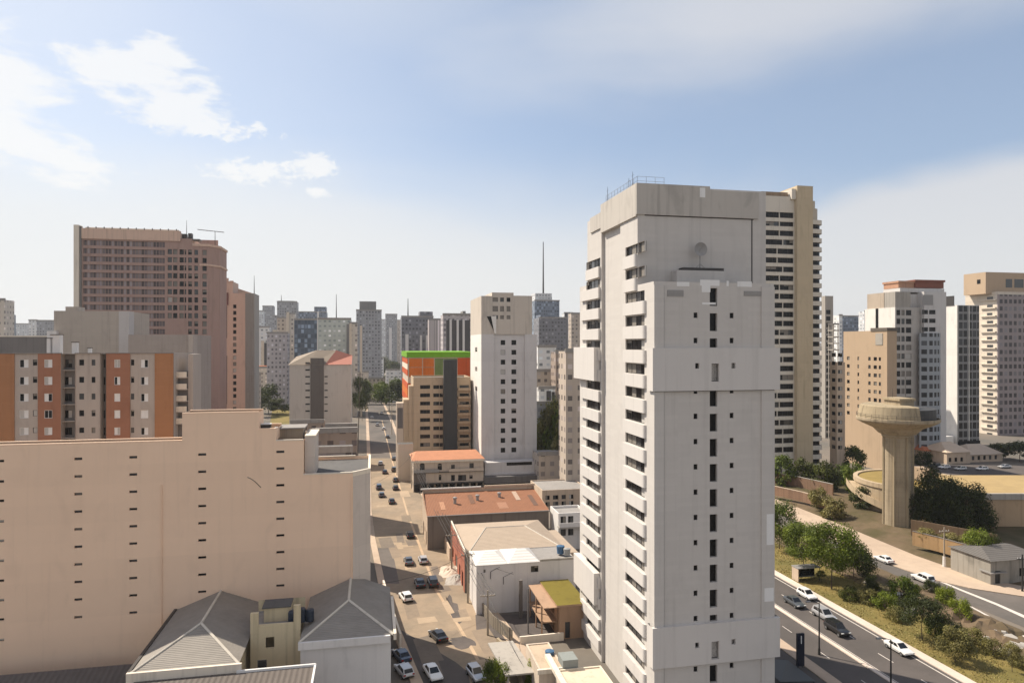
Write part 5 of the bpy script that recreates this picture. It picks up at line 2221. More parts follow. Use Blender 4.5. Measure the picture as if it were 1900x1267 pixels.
strip('road_marking', [gnd(*p) for p in ((1930, 1154), (1850, 1119), (1781, 1092), (1700, 1058), (1640, 1034))], [gnd(*p) for p in ((1930, 1160), (1850, 1123), (1781, 1095), (1700, 1060), (1640, 1035.5))], .034, M_LINE)
strip('road_marking', [gnd(*p) for p in ((1930, 1195), (1850, 1150), (1790, 1118))], [gnd(*p) for p in ((1930, 1199), (1850, 1153), (1790, 1120))], .034, M_LINE)
# earth bank behind the upper pavement, rising away from it
BK = [gnd(*p) for p in ((1930, 1060), (1830, 1040), (1760, 1018), (1700, 1000), (1630, 978), (1565, 950), (1500, 925), (1434, 903), (1380, 890))]
b = MB()
for i in range(len(UO) - 1):
    q_ = [UO[i], UO[i + 1], BK[i + 1], BK[i]]
    b.poly([(q_[0].x, q_[0].y, .02), (q_[1].x, q_[1].y, .02), (q_[2].x, q_[2].y, 1.3), (q_[3].x, q_[3].y, 1.3)], GM_DIRT)
BK2 = [gnd(*p) for p in ((1930, 900), (1830, 900), (1760, 890), (1700, 885), (1630, 880), (1565, 872), (1500, 862), (1434, 857), (1380, 855))]
for i in range(len(UO) - 1):
    q_ = [BK[i], BK[i + 1], BK2[i + 1], BK2[i]]
    b.poly([(q_[0].x, q_[0].y, 1.3), (q_[1].x, q_[1].y, 1.3), (q_[2].x, q_[2].y, 1.0), (q_[3].x, q_[3].y, 1.0)], GM_DIRT)
struct('earth_bank', b)
b = MB()
b.poly([(p.x, p.y, 1.35) for p in (gnd(1670, 888, 1.35), gnd(1960, 892, 1.35), gnd(1960, 864, 1.35), gnd(1670, 861, 1.35))], GM_ASPH_SHADOW)
struct('back_road', b)
# rocky mound between the verge and the upper road
b = MB()
R_ = random.Random(5)
nx, ny = 9, 80
pts = {}
for i in range(nx + 1):
    for j in range(ny + 1):
        x = 90 + i * 1.15
        y = 60 + j * 1.1
        e = sin(pi * i / nx)
        w = min(1, max(0, (112 - y) / 18))
        hh = .03 + e * (.5 + 1.5 * w) * (.45 + .9 * mnoise.noise(Vector((x * .35, y * .35, 0)))+ .35 * mnoise.noise(Vector((x * 1.1, y * 1.1, 3))))
        pts[i, j] = g2w(x + R_.uniform(-.3, .3), y + R_.uniform(-.3, .3), max(.012, hh))
for i in range(nx):
    for j in range(ny):
        b.poly([pts[i, j], pts[i + 1, j], pts[i + 1, j + 1], pts[i, j + 1]], GM_DIRT)
struct('rocky_bank', b)
# yellow grass slopes further out
for name, P in (('grass_slope', [gnd(x_, y_) for x_, y_ in ((500, 790), (540, 790), (540, 735), (510, 735))]),):
    b = MB()
    b.poly([(p.x, p.y, .02) for p in P], GM_GRASS)
    struct(name, b)

# ================================================================ water tower and reservoirs
M_WTC = plaster('tan cast concrete', (.375, .305, .21), .10, .42, grime=.28, course=(60, 1.2, .86, .05))
M_WTC2 = plaster('stained tan concrete', (.36, .29, .19), .12, .4, grime=.25)


POLE0 = plain('rail steel', (.12, .11, .10), .5, .4)


def build_watertower():
    d = 57015 / (981 - 640)
    x = rr(1665) * d
    root = thing('water_tower', 'tan concrete water tower with a wide saucer head on a stout round shaft', 'water tower', (x, d, 0), GA)
    Zp = lambda y: H - (y - HY) / F * d
    k_ = d / F
    R = 25 * k_
    zt = Zp(806)
    b = MB()
    n = 28
    prof = [(R * 1.02, 0), (R, 1), (R * .97, zt - .6), (R * 1.06, zt - .3), (R * 1.06, zt + .1)]
    b.lathe(prof, M_WTC, n)
    for i in range(7):
        a = 2 * pi * i / 7 + .2
        c_, s2 = cos(a), sin(a)
        b.tube((R * 1.0 * c_, R * 1.0 * s2, 0), (R * .99 * c_, R * .99 * s2, zt - .4), .35, .32, M_WTC2, 6)
    b.obj('shaft', root)
    Rs = 69 * k_
    z0, z1, z2 = zt + .1, Zp(790), Zp(778)
    b = MB()
    b.lathe([(R * 1.06, z0), (R * 1.25, z0 + .25), (Rs * .60, Zp(793)), (Rs * .86, Zp(785)), (Rs * .985, z2 - .25), (Rs, z2), (Rs, z2 + .55), (Rs * .97, z2 + .6), (Rs * .97, z2 + .1), (0, z2 + .15)], M_WTC, 40)
    b.obj('saucer', root)
    # upper drum: open on the right, roofed dome segment on the left
    zu = Zp(750)
    b = MB()
    b.lathe([(Rs * .97, z2 + .3), (Rs * .955, z2 + 1.2), (Rs * .90, zu - .25), (Rs * .86, zu), (0, zu + .05)], M_WTC2, 24, 0, 0, radians(95), radians(262))
    b.obj('dome_shell', root)
    b = MB()
    b.lathe([(Rs * .90, z2 + .2), (Rs * .90, Zp(756)), (Rs * .85, Zp(756)), (0, Zp(757))], plain('dark louvre screen', (.05, .05, .05), .6), 20, 0, 0, radians(-98), radians(95))
    b.obj('louvre_screen', root)
    b = MB()
    n_ = 30
    zr = z2 + .6
    for i in range(n_):
        a0, a1 = 2 * pi * i / n_, 2 * pi * (i + 1) / n_
        P = lambda a, z: (Rs * .985 * cos(a), Rs * .985 * sin(a), z)
        b.tube(P(a0, zr), P(a0, zr + .95), .035, .035, POLE0, 5)
        b.tube(P(a0, zr + .95), P(a1, zr + .95), .03, .03, POLE0, 5, False)
        b.tube(P(a0, zr + .5), P(a1, zr + .5), .02, .02, POLE0, 4, False)
    b.obj('railing', root)
    b = MB()
    lx, ly = R * 1.08 * cos(radians(-70)), R * 1.08 * sin(radians(-70))
    for dx in (-.22, .22):
        b.tube((lx + dx, ly, .5), (lx + dx, ly, zt), .035, .035, POLE0, 5)
    for i in range(int(zt / .45)):
        b.tube((lx - .22, ly, .6 + i * .45), (lx + .22, ly, .6 + i * .45), .02, .02, POLE0, 4)
    b.obj('ladder', root)
    b = MB()
    b.box(-1.5, 2.4, -2.6, 2.6, z2 + .15, Zp(742), M_WTC)
    b.obj('stair_head', root)
    b = MB()
    b.box(-1.9, 2.7, -2.9, 2.9, Zp(742), Zp(738), M_WTC2)
    b.obj('cap_slab', root)
    for (u, v) in ((-1.0, .4), (1.8, -.6)):
        b = MB()
        b.tube((u, v, Zp(737)), (u, v, Zp(737) + 3.2 + u), .05, .03, FRAME_D, 5)
        b.obj('antenna', root)
    # vine on the right foot
    return x, d


WTX, WTD = build_watertower()


def build_reservoir():
    d = 186
    x = rr(1694) * d
    root = thing('round_reservoir', 'round reservoir with a yellow grass top and a pale ramp behind the water tower', 'reservoir', (x, d, 0), GA)
    R = 14.3
    zt = 8.4
    b = MB()
    b.lathe([(R, 0), (R, zt)], plaster('warm stained wall', (.42, .33, .22), .15, .35), 48)
    b.obj('wall', root)
    b = MB()
    b.lathe([(R - .8, zt - .1), (R * .5, zt + .15), (0, zt + .25)], groundmat('dry yellow grass', (.30, .215, .075), (.24, .175, .06), .08, .3, fine=3), 48)
    b.obj('grass_top', root)
    b = MB()
    b.lathe([(R + .12, zt - 1.0), (R + .3, zt - .9), (R + .3, zt + .25), (R - .8, zt + .25), (R - .8, zt - .1)], M_KERBC, 48)
    b.obj('rim', root)
    b = MB()
    n = 22
    for i in range(n):
        t0, t1 = i / n, (i + 1) / n
        a0, a1 = radians(150 + 95 * t0), radians(150 + 95 * t1)
        for (r0, r1, dz0, dz1) in ((R + .02, R + 2.2, 0, 0), (R + 2.2, R + 2.2, 0, -1.0), (R + 2.2, R + 2.2, .0, .8)):
            za0, zb0 = zt - 1.2 - 6.4 * t0, zt - 1.2 - 6.4 * t1
            b.poly([(r0 * cos(a0), r0 * sin(a0), za0 + dz0), (r0 * cos(a1), r0 * sin(a1), zb0 + dz0), (r1 * cos(a1), r1 * sin(a1), zb0 + dz1), (r1 * cos(a0), r1 * sin(a0), za0 + dz1)], M_KERBC)
    b.obj('ramp', root)
    s = Site(1786, 165)
    root = thing('flat_reservoir', 'broad flat-topped reservoir with sandy roof and tan wall at the right edge', 'reservoir', s.loc, 0.0)
    zt = 9.0
    b = MB()
    b.box(1, 60, 0, 24, 0, zt, plaster('tan reservoir wall', (.44, .315, .20), .06, .18), top=groundmat('sandy roof', (.40, .29, .14), (.33, .24, .12), .06, .25))
    b.obj('wall', root)
    b = MB()
    b.box(.8, 60.2, -.3, .5, zt - 1.3, zt + .15, M_CONC)
    b.obj('stone_rim', root)
    b = MB()
    b.box(-.2, 2.4, 14, 20, zt - 5, zt + 3.2, plaster('brick stub', (.36, .27, .19), .2, .3, course=(.8, .3, .75, .05)))
    b.obj('brick_stub', root)


M_KERBC = plaster('sunlit pale concrete', (.48, .375, .25), .1, .25)
build_reservoir()


# walls and terraces beyond the upper road
def wall_thing(name, label, cat, pts, h, m, th=.3, z=0.0, cope=None):
    o = pts[0]
    root = thing(name, label, cat, (o.x, o.y, z))
    b = MB()
    c = MB()
    for a, q_ in zip(pts, pts[1:]):
        d = (q_ - a).normalized()
        nn = Vector((-d.y, d.x, 0)) * th
        P = [(a - o), (q_ - o), (q_ - o + nn), (a - o + nn)]
        b.prism([(p.x, p.y) for p in P], 0, h, m)
        if cope:
            nn2 = nn.normalized() * .06
            P = [(a - o - nn2), (q_ - o - nn2), (q_ - o + nn + nn2), (a - o + nn + nn2)]
            c.prism([(p.x, p.y) for p in P], h + .002, h + .12, cope, bottom=True)
    b.obj('wall', root)
    if cope:
        c.obj('coping', root)
    return root


M_BRICK = plaster('old brown brick', (.26, .165, .11), .2, .35, course=(.9, .28, .72, .04))
M_OCHRE = plaster('ochre retaining wall', (.36, .235, .12), .15, .35)
wall_thing('retaining_wall', 'brown brick terrace wall left of the round reservoir, above the pavement', 'wall', [gnd(1425, 915, 1.3), gnd(1490, 930, 1.3), gnd(1560, 952, 1.3)], 2.6, M_BRICK, z=1.2, cope=M_TANW)
wall_thing('retaining_wall', 'second higher brick terrace wall among the bushes below the ribbon-window tower', 'wall', [gnd(1425, 893, 1.3), gnd(1480, 903, 1.3), gnd(1545, 918, 1.3)], 3.2, M_BRICK, z=1.2, cope=M_CONC)
wall_thing('retaining_wall', 'ochre wall beside the foot of the water tower', 'wall', [gnd(1693, 1010, 1.3), gnd(1740, 1022, 1.3), gnd(1795, 1038, 1.3)], 3.0, M_OCHRE, z=1.2, cope=M_DARKW)
wall_thing('retaining_wall', 'long dark brown wall topped with shrubs behind the utility pole', 'wall', [gnd(1690, 992, 1.3), gnd(1750, 1003, 1.3), gnd(1850, 1022, 1.3)], 3.6, plaster('dark brown wall', (.17, .115, .07), .2, .3), z=1.2)


def build_kiosk():
    s = Site(1838, 128)
    root = thing('white_walled_house', 'small dark-roofed house with a grubby white wall by the upper pavement', 'house', s.loc, s.ang)
    b = MB()
    wall(b, mpf(), [(0, 12, 0, 4.6)], [(1.0, 2.2, .2, 2.6), (6.5, 8.0, 1.2, 2.8)], .2, plaster('grubby white wall', (.31, .285, .245), .15, .45, grime=.3))
    wall(b, mpl(), [(0, 9, 0, 4.6)], [], .2, MATS['grubby white wall'])
    b.box(.01, 12, 8.7, 9, 0, 4.6, M_TANW)
    b.obj('wall', root)
    add_window(root, 'f', 1.0, 2.2, .2, 2.6, .18, 1, 'dark', name='door')
    add_window(root, 'f', 6.5, 8.0, 1.2, 2.8, .18, 2, 'dark')
    b = MB()
    hip(b, -.4, 12.5, -.5, 9.5, 4.62, 5.9, tile_roof('dark grey sheet roof', (.11, .10, .09), .6, .3, 'y'), ya=2.5, yb=9.5, axis='x')
    b.obj('roof', root)
    # red roofed houses behind the reservoirs
    for i, (px, pw, d, zt, col, lab) in enumerate(((1716, 1756, 265, 5.5, (.46, .15, .07), 'low house with a rust red tiled roof under the white and grey towers'),
                                                   (1757, 1800, 258, 6.0, (.56, .44, .33), 'pale sandy-roofed house right of the rust red roof'),
                                                   (1800, 1860, 262, 4.5, (.48, .38, .29), 'long low tan-roofed house in front of the lattice tower'))):
        s = Site(px, d)
        root = thing('low_house', lab, 'house', s.loc, s.ang)
        w = s.U(pw)
        b = MB()
        hl = [(.8 + q_ * 2.6, 2.0 + q_ * 2.6, .8, 2.4) for q_ in range(int(w / 2.6))]
        wall(b, mpf(), [(0, w, 0, zt - 1.6)], hl, .25, M_TANW)
        wall(b, mpl(), [(0, 12, 0, zt - 1.6)], [], .2, M_TANW)
        wall(b, mpr(w), [(0, 12, 0, zt - 1.6)], [], .2, M_TANW)
        b.obj('wall', root)
        for h_ in hl:
            add_window(root, 'f', *h_, .2, 1, 'dark')
        b = MB()
        tm = tile_roof('house roof %d' % i, col, .5, .3, 'y')
        hip(b, -.5, w + .5, -.6, 12.5, zt - 1.6, zt + 1.6, tm, ya=w * .28, yb=w * .72, axis='x')
        b.obj('roof', root)


build_kiosk()
# ================================================================ vegetation
def leafmat(name, c1, c2, tr=.22):
    m, q, p = newmat(name)
    g = q.n('ShaderNodeNewGeometry')
    n = q.noise(g.outputs['Position'], .55, 3, .6)
    oi = q.n('ShaderNodeObjectInfo')
    f = q.m('ADD', q.m('MULTIPLY', n, .75), q.m('MULTIPLY', oi.outputs['Random'], .25))
    at = q.n('ShaderNodeAttribute')
    at.attribute_name = 'shade'
    f2 = q.m('ADD', .55, q.m('MULTIPLY', at.outputs['Fac'], .9))
    col = q.mix(1.0, q.mix(q.ramp(f, .32, .66), c1, c2), f2, 'MULTIPLY')
    q.link(col, p.inputs['Base Color'])
    p.inputs['Roughness'].default_value = .6
    p.inputs['Specular IOR Level'].default_value = .25
    t = q.n('ShaderNodeBsdfTranslucent')
    q.link(q.mix(1.0, col, (1.2, 1.3, .6), 'MULTIPLY'), t.inputs[0])
    mixn = q.n('ShaderNodeMixShader')
    mixn.inputs[0].default_value = tr
    q.link(p.outputs[0], mixn.inputs[1])
    q.link(t.outputs[0], mixn.inputs[2])
    q.link(mixn.outputs[0], m.node_tree.nodes['Material Output'].inputs[0])
    return m


L_DARK = leafmat('dark leaves', (.026, .035, .008), (.075, .085, .016))
L_MID = leafmat('mid green leaves', (.06, .085, .010), (.15, .185, .020))
L_LIME = leafmat('bright green leaves', (.085, .115, .009), (.21, .245, .02))
L_DRY = leafmat('dry olive leaves', (.12, .11, .035), (.22, .19, .065))
BARK = plaster('bark', (.10, .075, .055), .3, .3)


def crown_mesh(seed, clumps, leaves, leaf, flat=1.0, spread=1.0, lm=None, base=.15):
    """crown in a unit box: radius 1 in x/y, height 0..1.4*flat; many leaf faces in uneven clumps"""
    R = random.Random(seed)
    v, f, sh = [], [], []
    cl = []
    for i in range(clumps):
        a = R.uniform(0, 2 * pi)
        zc = R.uniform(base, 1.0)
        prof = (1 - (2 * zc - .9) ** 2 * .75) ** .5 if abs(2 * zc - .9) < 1.15 else .3
        r = prof * (R.uniform(.35, 1.0) ** .6) * spread * .82
        cl.append((r * cos(a), r * sin(a), zc * flat, R.uniform(.20, .40), R.uniform(0, 1)))
    for (cx, cy, cz, cr, s) in cl:
        n = int(leaves * cr * cr / .09)
        for j in range(n):
            while True:
                x, y, z = R.uniform(-1, 1), R.uniform(-1, 1), R.uniform(-1, 1)
                d = x * x + y * y + z * z
                if .15 < d < 1:
                    break
            k_ = 1 + R.uniform(-.2, .35)
            px, py, pz = cx + x * cr * k_, cy + y * cr * k_, cz + z * cr * .75 * k_
            nrm = Vector((x + R.uniform(-.8, .8), y + R.uniform(-.8, .8), z + .5 + R.uniform(-.8, .8))).normalized()
            t = nrm.orthogonal().normalized()
            q_ = nrm.cross(t)
            an = R.uniform(0, pi)
            t, q_ = t * cos(an) + q_ * sin(an), q_ * cos(an) - t * sin(an)
            L = leaf * R.uniform(.6, 1.35)
            c = Vector((px, py, pz))
            i0 = len(v)
            v += [c - t * L, c - q_ * L * .5, c + t * L, c + q_ * L * .5]
            f.append((i0, i0 + 1, i0 + 2, i0 + 3))
            sh += [s * .7 + R.uniform(0, .3)] * 4
    me = bpy.data.meshes.new('crown')
    me.from_pydata([tuple(p) for p in v], [], f)
    at = me.attributes.new('shade', 'FLOAT', 'POINT')
    at.data.foreach_set('value', sh)
    me.materials.append(lm)
    me.update()
    return me


def trunk_mesh(seed, h=1.0, limbs=5):
    R = random.Random(seed)
    b = MB()
    p = Vector((0, 0, 0))
    segs = 4
    rad = .05
    tops = []
    for i in range(segs):
        q_ = Vector((R.uniform(-.05, .05), R.uniform(-.05, .05), h * .5 * (i + 1) / segs))
        b.tube(p, q_, rad * (1.15 - .13 * i) * (1.35 if i == 0 else 1), rad * (1.02 - .13 * i), BARK, 7, False)
        p = q_
    for i in range(limbs):
        a = 2 * pi * i / limbs + R.uniform(-.4, .4)
        m_ = p + Vector((cos(a) * .2, sin(a) * .2, h * .2))
        e = m_ + Vector((cos(a) * .28, sin(a) * .28, h * R.uniform(.15, .3)))
        b.tube(p - Vector((0, 0, .03)), m_, rad * .55, rad * .36, BARK, 5, False)
        b.tube(m_, e, rad * .36, rad * .1, BARK, 5, False)
    return b.mesh('trunk', True)


CR = {}


def crown(kind, seed):
    key = (kind, seed)
    if key not in CR:
        lm = {'d': L_DARK, 'm': L_MID, 'l': L_LIME, 'y': L_DRY}[kind[0]]
        if kind[1] == 'B':      # big near tree
            CR[key] = crown_mesh(seed, 48, 200, .036, 1.25, 1.05, lm)
        elif kind[1] == 'N':    # near medium tree
            CR[key] = crown_mesh(seed, 34, 150, .047, 1.2, 1.0, lm)
        elif kind[1] == 'F':    # far tree
            CR[key] = crown_mesh(seed, 24, 85, .075, 1.15, 1.0, lm)
        else:                   # shrub
            CR[key] = crown_mesh(seed, 26, 100, .06, .95, 1.05, lm, base=.05)
    return CR[key]


TR = {}


def tree(name, label, loc, width, height, kind, seed=1, crown_base=.32, group=None, trunk=True, squash=1.0):
    root = thing(name, label, 'tree' if trunk else 'shrub', loc, random.Random(seed * 7 + int(width * 10)).uniform(0, 6), group)
    me = crown(kind, seed)
    o = bpy.data.objects.new('crown', me)
    COL.objects.link(o)
    o.parent = root
    fl = 1.2 if kind[1] != 'S' else 1.0
    z0 = height * crown_base if trunk else 0
    o.location = (0, 0, z0)
    o.scale = (width / 2, width / 2 * squash, (height - z0) / (fl * 1.05))
    if trunk:
        if seed not in TR:
            TR[seed] = trunk_mesh(seed)
        t = bpy.data.objects.new('trunk', TR[seed])
        COL.objects.link(t)
        t.parent = root
        k_ = max(.6, width / 6)
        t.scale = (k_ * 1.1, k_ * 1.1, height)
    else:
        b = TR.get('stem')
        if b is None:
            m = MB()
            for i in range(5):
                a = i * 1.3
                m.tube((0, 0, 0), (.3 * cos(a), .3 * sin(a), .6), .03, .012, BARK, 5, False)
            b = TR['stem'] = m.mesh('stem')
        t = bpy.data.objects.new('stem', b)
        COL.objects.link(t)
        t.parent = root
        t.scale = (width / 2, width / 2, height)
    return root


def tree_px(name, label, px, py, wpx, ytop, kind, seed=1, **kw):
    """tree whose foot stands at a photo pixel, with its width in photo pixels and its top row"""
    z = kw.pop('z', 0.0)
    p = gnd(px, py, z)
    k_ = p.y / F
    h = (py - ytop) * k_
    return tree(name, label, (p.x, p.y, z), wpx * k_, h, kind, seed, **kw)


# avenue verge
tree_px('broadleaf_tree', 'largest bright green tree on the verge, trunk showing below its wide crown', 1543, 1092, 108, 978, 'lB', 1, crown_base=.36)
tree_px('broadleaf_tree', 'mid green tree just left of the largest verge tree, over the bus shelter', 1490, 1068, 80, 976, 'mB', 2, crown_base=.36)
tree_px('broadleaf_tree', 'dark green tree partly behind the white tower, by the upper pavement', 1446, 1018, 74, 940, 'mB', 3, crown_base=.12)
tree_px('broadleaf_tree', 'dark low tree filling the shade right of the largest verge tree', 1584, 1072, 72, 1012, 'dN', 4, crown_base=.12)
tree_px('broadleaf_tree', 'small dark round tree alone on the lower verge, with a long shadow', 1711, 1186, 88, 1114, 'dB', 5, crown_base=.36)
tree_px('sapling', 'thin leafless looking sapling at the lower right of the verge', 1878, 1246, 34, 1194, 'yN', 6, crown_base=.45)
tree_px('sapling', 'thin sapling on the grass below the largest verge tree', 1524, 1082, 18, 1058, 'dF', 7, crown_base=.5)
tree_px('broadleaf_tree', 'dark tree on the grassy slope far right of the verge', 1772, 1226, 70, 1168, 'yN', 8, crown_base=.2)
for i, (px, py, w_, yt, kd, lab) in enumerate((
        (1676, 1118, 62, 1062, 'mS', 'rounded green shrub under the white car on the upper road'),
        (1696, 1108, 34, 1078, 'lS', 'lime green shrub tucked beside the rounded green shrub'),
        (1757, 1122, 46, 1084, 'lS', 'bright lime shrub at the edge of the upper road'),
        (1781, 1146, 52, 1108, 'lS', 'wide lime shrub sloping down toward the rocky bank'),
        (1577, 1113, 46, 1086, 'dS', 'dark scrub clump right of the largest tree trunk'),
        (1612, 1118, 52, 1088, 'yS', 'dry olive scrub in the middle of the verge'),
        (1640, 1128, 56, 1094, 'mS', 'green and brown scrub left of the pale stones'),
        (1661, 1150, 50, 1122, 'yS', 'low olive scrub above the small round tree'),
        (1735, 1176, 52, 1138, 'mS', 'green scrub leaning on the small round tree'),
        (1768, 1184, 56, 1150, 'dS', 'dark shaded scrub right of the small round tree'),
        (1806, 1190, 52, 1160, 'yS', 'dry scrub on the rocky bank beside the upper road'),
        (1842, 1214, 54, 1182, 'yS', 'brown scrub at the foot of the rocks, lower right'),
        (1618, 1092, 36, 1066, 'dS', 'dark shrub at the kerb of the upper road near the parked white car'),
        (1729, 1098, 40, 1074, 'dS', 'dark green shrub right of the white car on the upper road'),
        (1890, 1236, 40, 1212, 'yS', 'tuft of dry brush at the lower right corner rocks'))):
    tree_px('shrub', lab, px, py, w_ * .84, yt + (py - yt) * .14, kd, 20 + i % 5, trunk=False)
# beyond the upper road
for i, (px, py, w_, yt, kd, cb, lab) in enumerate((
        (1733, 985, 96, 878, 'dB', .12, 'tall dark tree close right of the water tower shaft'),
        (1790, 990, 104, 905, 'dB', .1, 'broad dark tree in front of the flat reservoir wall'),
        (1752, 975, 84, 900, 'dB', .1, 'dark tree filling between the two broad trees right of the water tower'),
        (1816, 1060, 62, 985, 'mN', .12, 'bushy tree on the pavement edge left of the white walled house'),
        (1836, 1052, 40, 990, 'dN', .1, 'narrow dark tree touching the white walled house'),
        (1450, 905, 60, 848, 'mF', .1, 'leafy tree at the tower edge below the ribbon windows'),
        (1490, 903, 52, 852, 'dF', .1, 'dark leafy tree second from the white tower, on the terraces'),
        (1528, 915, 58, 860, 'dF', .1, 'dark tree on the terrace above the brick wall'),
        (1560, 905, 46, 862, 'mF', .1, 'green tree touching the round reservoir on its left'),
        (1582, 880, 54, 828, 'dF', .1, 'dark tree in front of the shaded beige flats'),
        (1586, 925, 44, 862, 'mF', .1, 'olive tree leaning on the pale ramp of the round reservoir'),
        (1604, 950, 52, 905, 'dF', .1, 'dark bush-like tree below the pale ramp'),
        (1521, 948, 40, 905, 'yF', .1, 'dry pale tree with a thin tip below the terraces'),
        (1545, 962, 50, 925, 'yF', .05, 'low brown tree by the upper pavement left of the shaft'),
        (1712, 868, 40, 838, 'dF', .1, 'dark tree left of the rust red roof'),
        (1892, 856, 70, 820, 'dF', .05, 'dark hedge-like tree under the lattice tower'),
        (1850, 850, 44, 822, 'dF', .05, 'small dark tree at the foot of the lattice tower, left one'))):
    tree_px('dark_tree' if kd[0] == 'd' else 'terrace_tree', lab, px, py, w_, yt, kd, 30 + i % 6, crown_base=cb)
# climbing plant on the shaft foot
o = tree('climbing_plant', 'dark ivy climbing the shaded foot of the water tower shaft', (WTX + 2.2, WTD - 2.2, 0), 4.2, 9.5, 'dS', 21, trunk=False)
o['category'] = 'climbing plant'
for i, (px, py, w_, yt, lab) in enumerate(((1765, 1006, 40, 990, 'scraggy shrubs on top of the dark brown wall near the utility pole'), (1800, 1012, 50, 994, 'second row of scraggy shrubs on the dark brown wall'), (1717, 997, 40, 980, 'rust tinted shrub on the wall beside the shaft'))):
    tree_px('shrub', lab, px, py, w_, yt, 'yS', 22 + i, trunk=False, z=3.0)
# round clipped bush and light weeds near the bottom centre
tree_px('clipped_bush', 'round clipped green bush at the bottom between the silver car and the canopy', 921, 1276, 54, 1222, 'mS', 41, trunk=False)
tree_px('shrub', 'thin yellow green shrub beside the garage annex', 990, 1268, 36, 1226, 'lS', 42, trunk=False)
# street trees far up the street
for i, (px, d, w_, yt, kd, lab) in enumerate((
        (722, 470, 22, 704, 'mF', 'dense green street tree left of the painted building'),
        (738, 455, 17, 708, 'dF', 'dark street tree hugging the painted building'),
        (708, 520, 15, 708, 'mF', 'smaller street tree behind the dense green one'),
        (668, 430, 13, 702, 'dF', 'dark tree at the right corner of the grey gabled block'),
        (672, 405, 8, 720, 'dF', 'narrow dark tree by the tall concrete post'),
        (658, 450, 9, 700, 'mF', 'tree behind the grey gabled block, its right end'),
        (478, 430, 17, 722, 'dF', 'dark tree left of the pair above the hotel step'),
        (498, 450, 18, 714, 'dF', 'tall dark tree above the hotel step'),
        (514, 440, 16, 740, 'dF', 'dark tree at the right of the clump above the hotel step'),
        (676, 520, 14, 706, 'mF', 'green street tree on the left kerb beyond the grey gabled block'),
        (712, 950, 30, 664, 'dF', 'hazy dark tree in the street gap, middle'),
        (733, 900, 24, 672, 'dF', 'hazy dark tree in the street gap beside the painted building'),
        (722, 680, 14, 692, 'dF', 'tree right of the low pale houses in the street gap'))):
    h_ = H - (yt - HY) / F * d
    tree('street_tree', lab, (rr(px) * d, d, 0), w_ * 1.0, h_, kd, 50 + i % 5, crown_base=.25)
for i, (px, d, w_, yt, kd, lab) in enumerate((
        (1018, 240, 12, 752, 'yF', 'yellowish tree on the slope right of the slim white tower'),
        (1042, 235, 13, 765, 'mF', 'green tree on the slope beside the pinkish wall'),
        (1050, 225, 10, 785, 'yF', 'yellow green bush-like tree at the foot of the pinkish wall'),
        (1008, 255, 10, 780, 'dF', 'dark tree against the right side of the slim white tower'),
        (1030, 262, 12, 740, 'dF', 'dark tree below the terraced brown flats'))):
    h_ = H - (yt - HY) / F * d
    tree('slope_tree', lab, (rr(px) * d, d, 0), w_, h_, kd, 60 + i % 4, crown_base=.15)

# grass blades on the verge: far too many to count
R_ = random.Random(11)
b = MB()
gmats = [plain('grass blade a', (.28, .23, .07), .7), plain('grass blade b', (.19, .18, .045), .7), plain('grass blade c', (.34, .27, .10), .7)]
for i in range(14000):
    x = R_.uniform(79.0, 97)
    y = R_.uniform(72, 140)
    if mnoise.noise(Vector((x * .25, y * .25, 7))) < -.18 and R_.random() < .8:
        continue
    p = g2w(x, y, .02)
    h_ = R_.uniform(.06, .2)
    a = R_.uniform(0, pi)
    w_ = R_.uniform(.05, .14)
    dx, dy = cos(a) * w_, sin(a) * w_
    l_ = Vector((R_.uniform(-.15, .15), R_.uniform(-.15, .15), h_))
    b.poly([(p.x - dx, p.y - dy, p.z), (p.x + dx, p.y + dy, p.z), tuple(p + l_)], gmats[R_.randrange(3)])
o = b.obj('grass')
o['kind'] = 'stuff'
# loose stones along the bank
b0 = []
for sd in range(3):
    R2 = random.Random(sd)
    bm_ = MB()
    ring = []
    for lv, (rz, rrd) in enumerate(((0, .9), (.35, 1.0), (.7, .7))):
        ring.append([(cos(2 * pi * i / 7) * rrd * R2.uniform(.75, 1.1), sin(2 * pi * i / 7) * rrd * R2.uniform(.6, .95), rz + R2.uniform(-.06, .06)) for i in range(7)])
    for lv in range(2):
        for i in range(7):
            j = (i + 1) % 7
            bm_.poly([ring[lv][i], ring[lv][j], ring[lv + 1][j], ring[lv + 1][i]], M_CONC)
    bm_.poly(ring[2], M_CONC)
    b0.append(bm_.mesh('stone'))
for i, (px, py, s_, lab) in enumerate((
        (1668, 1108, 1.5, 'flat pale stone in the scrub, leftmost of the three flat stones'), (1688, 1136, 1.7, 'large flat pale stone in the middle of the scrub'),
        (1612, 1083, 1.2, 'pale stone by the kerb of the upper road'), (1855, 1178, 1.6, 'brown boulder high on the rocky bank'), (1876, 1192, 1.9, 'big pale boulder on the rocky bank near the right edge'),
        (1893, 1206, 2.0, 'boulder cut by the right edge of the photo'), (1866, 1212, 1.3, 'small boulder below the big pale boulder'), (1835, 1190, 1.2, 'low boulder at the left end of the rocky bank'))):
    p = gnd(px, py)
    o = bpy.data.objects.new('boulder', b0[i % 3])
    COL.objects.link(o)
    o.location = (p.x, p.y, 0)
    o.scale = (s_, s_ * .8, s_ * .7)
    o.rotation_euler = (0, 0, i * 1.1)
    tag(o, lab, 'rock', 'stones on the bank by the avenue')
# ================================================================ cars
TYRE = plain('tyre rubber', (.02, .02, .02), .8)
RIM = plain('alloy rim', (.35, .35, .36), .35, .7)
CARG = glassm('car glass', (.012, .014, .016), .06, .6)
HLAMP = plain('headlamp', (.75, .75, .72), .15)
TLAMP = plain('tail lamp', (.35, .02, .015), .25)
BLACKP = plain('black plastic', (.025, .025, .025), .6)


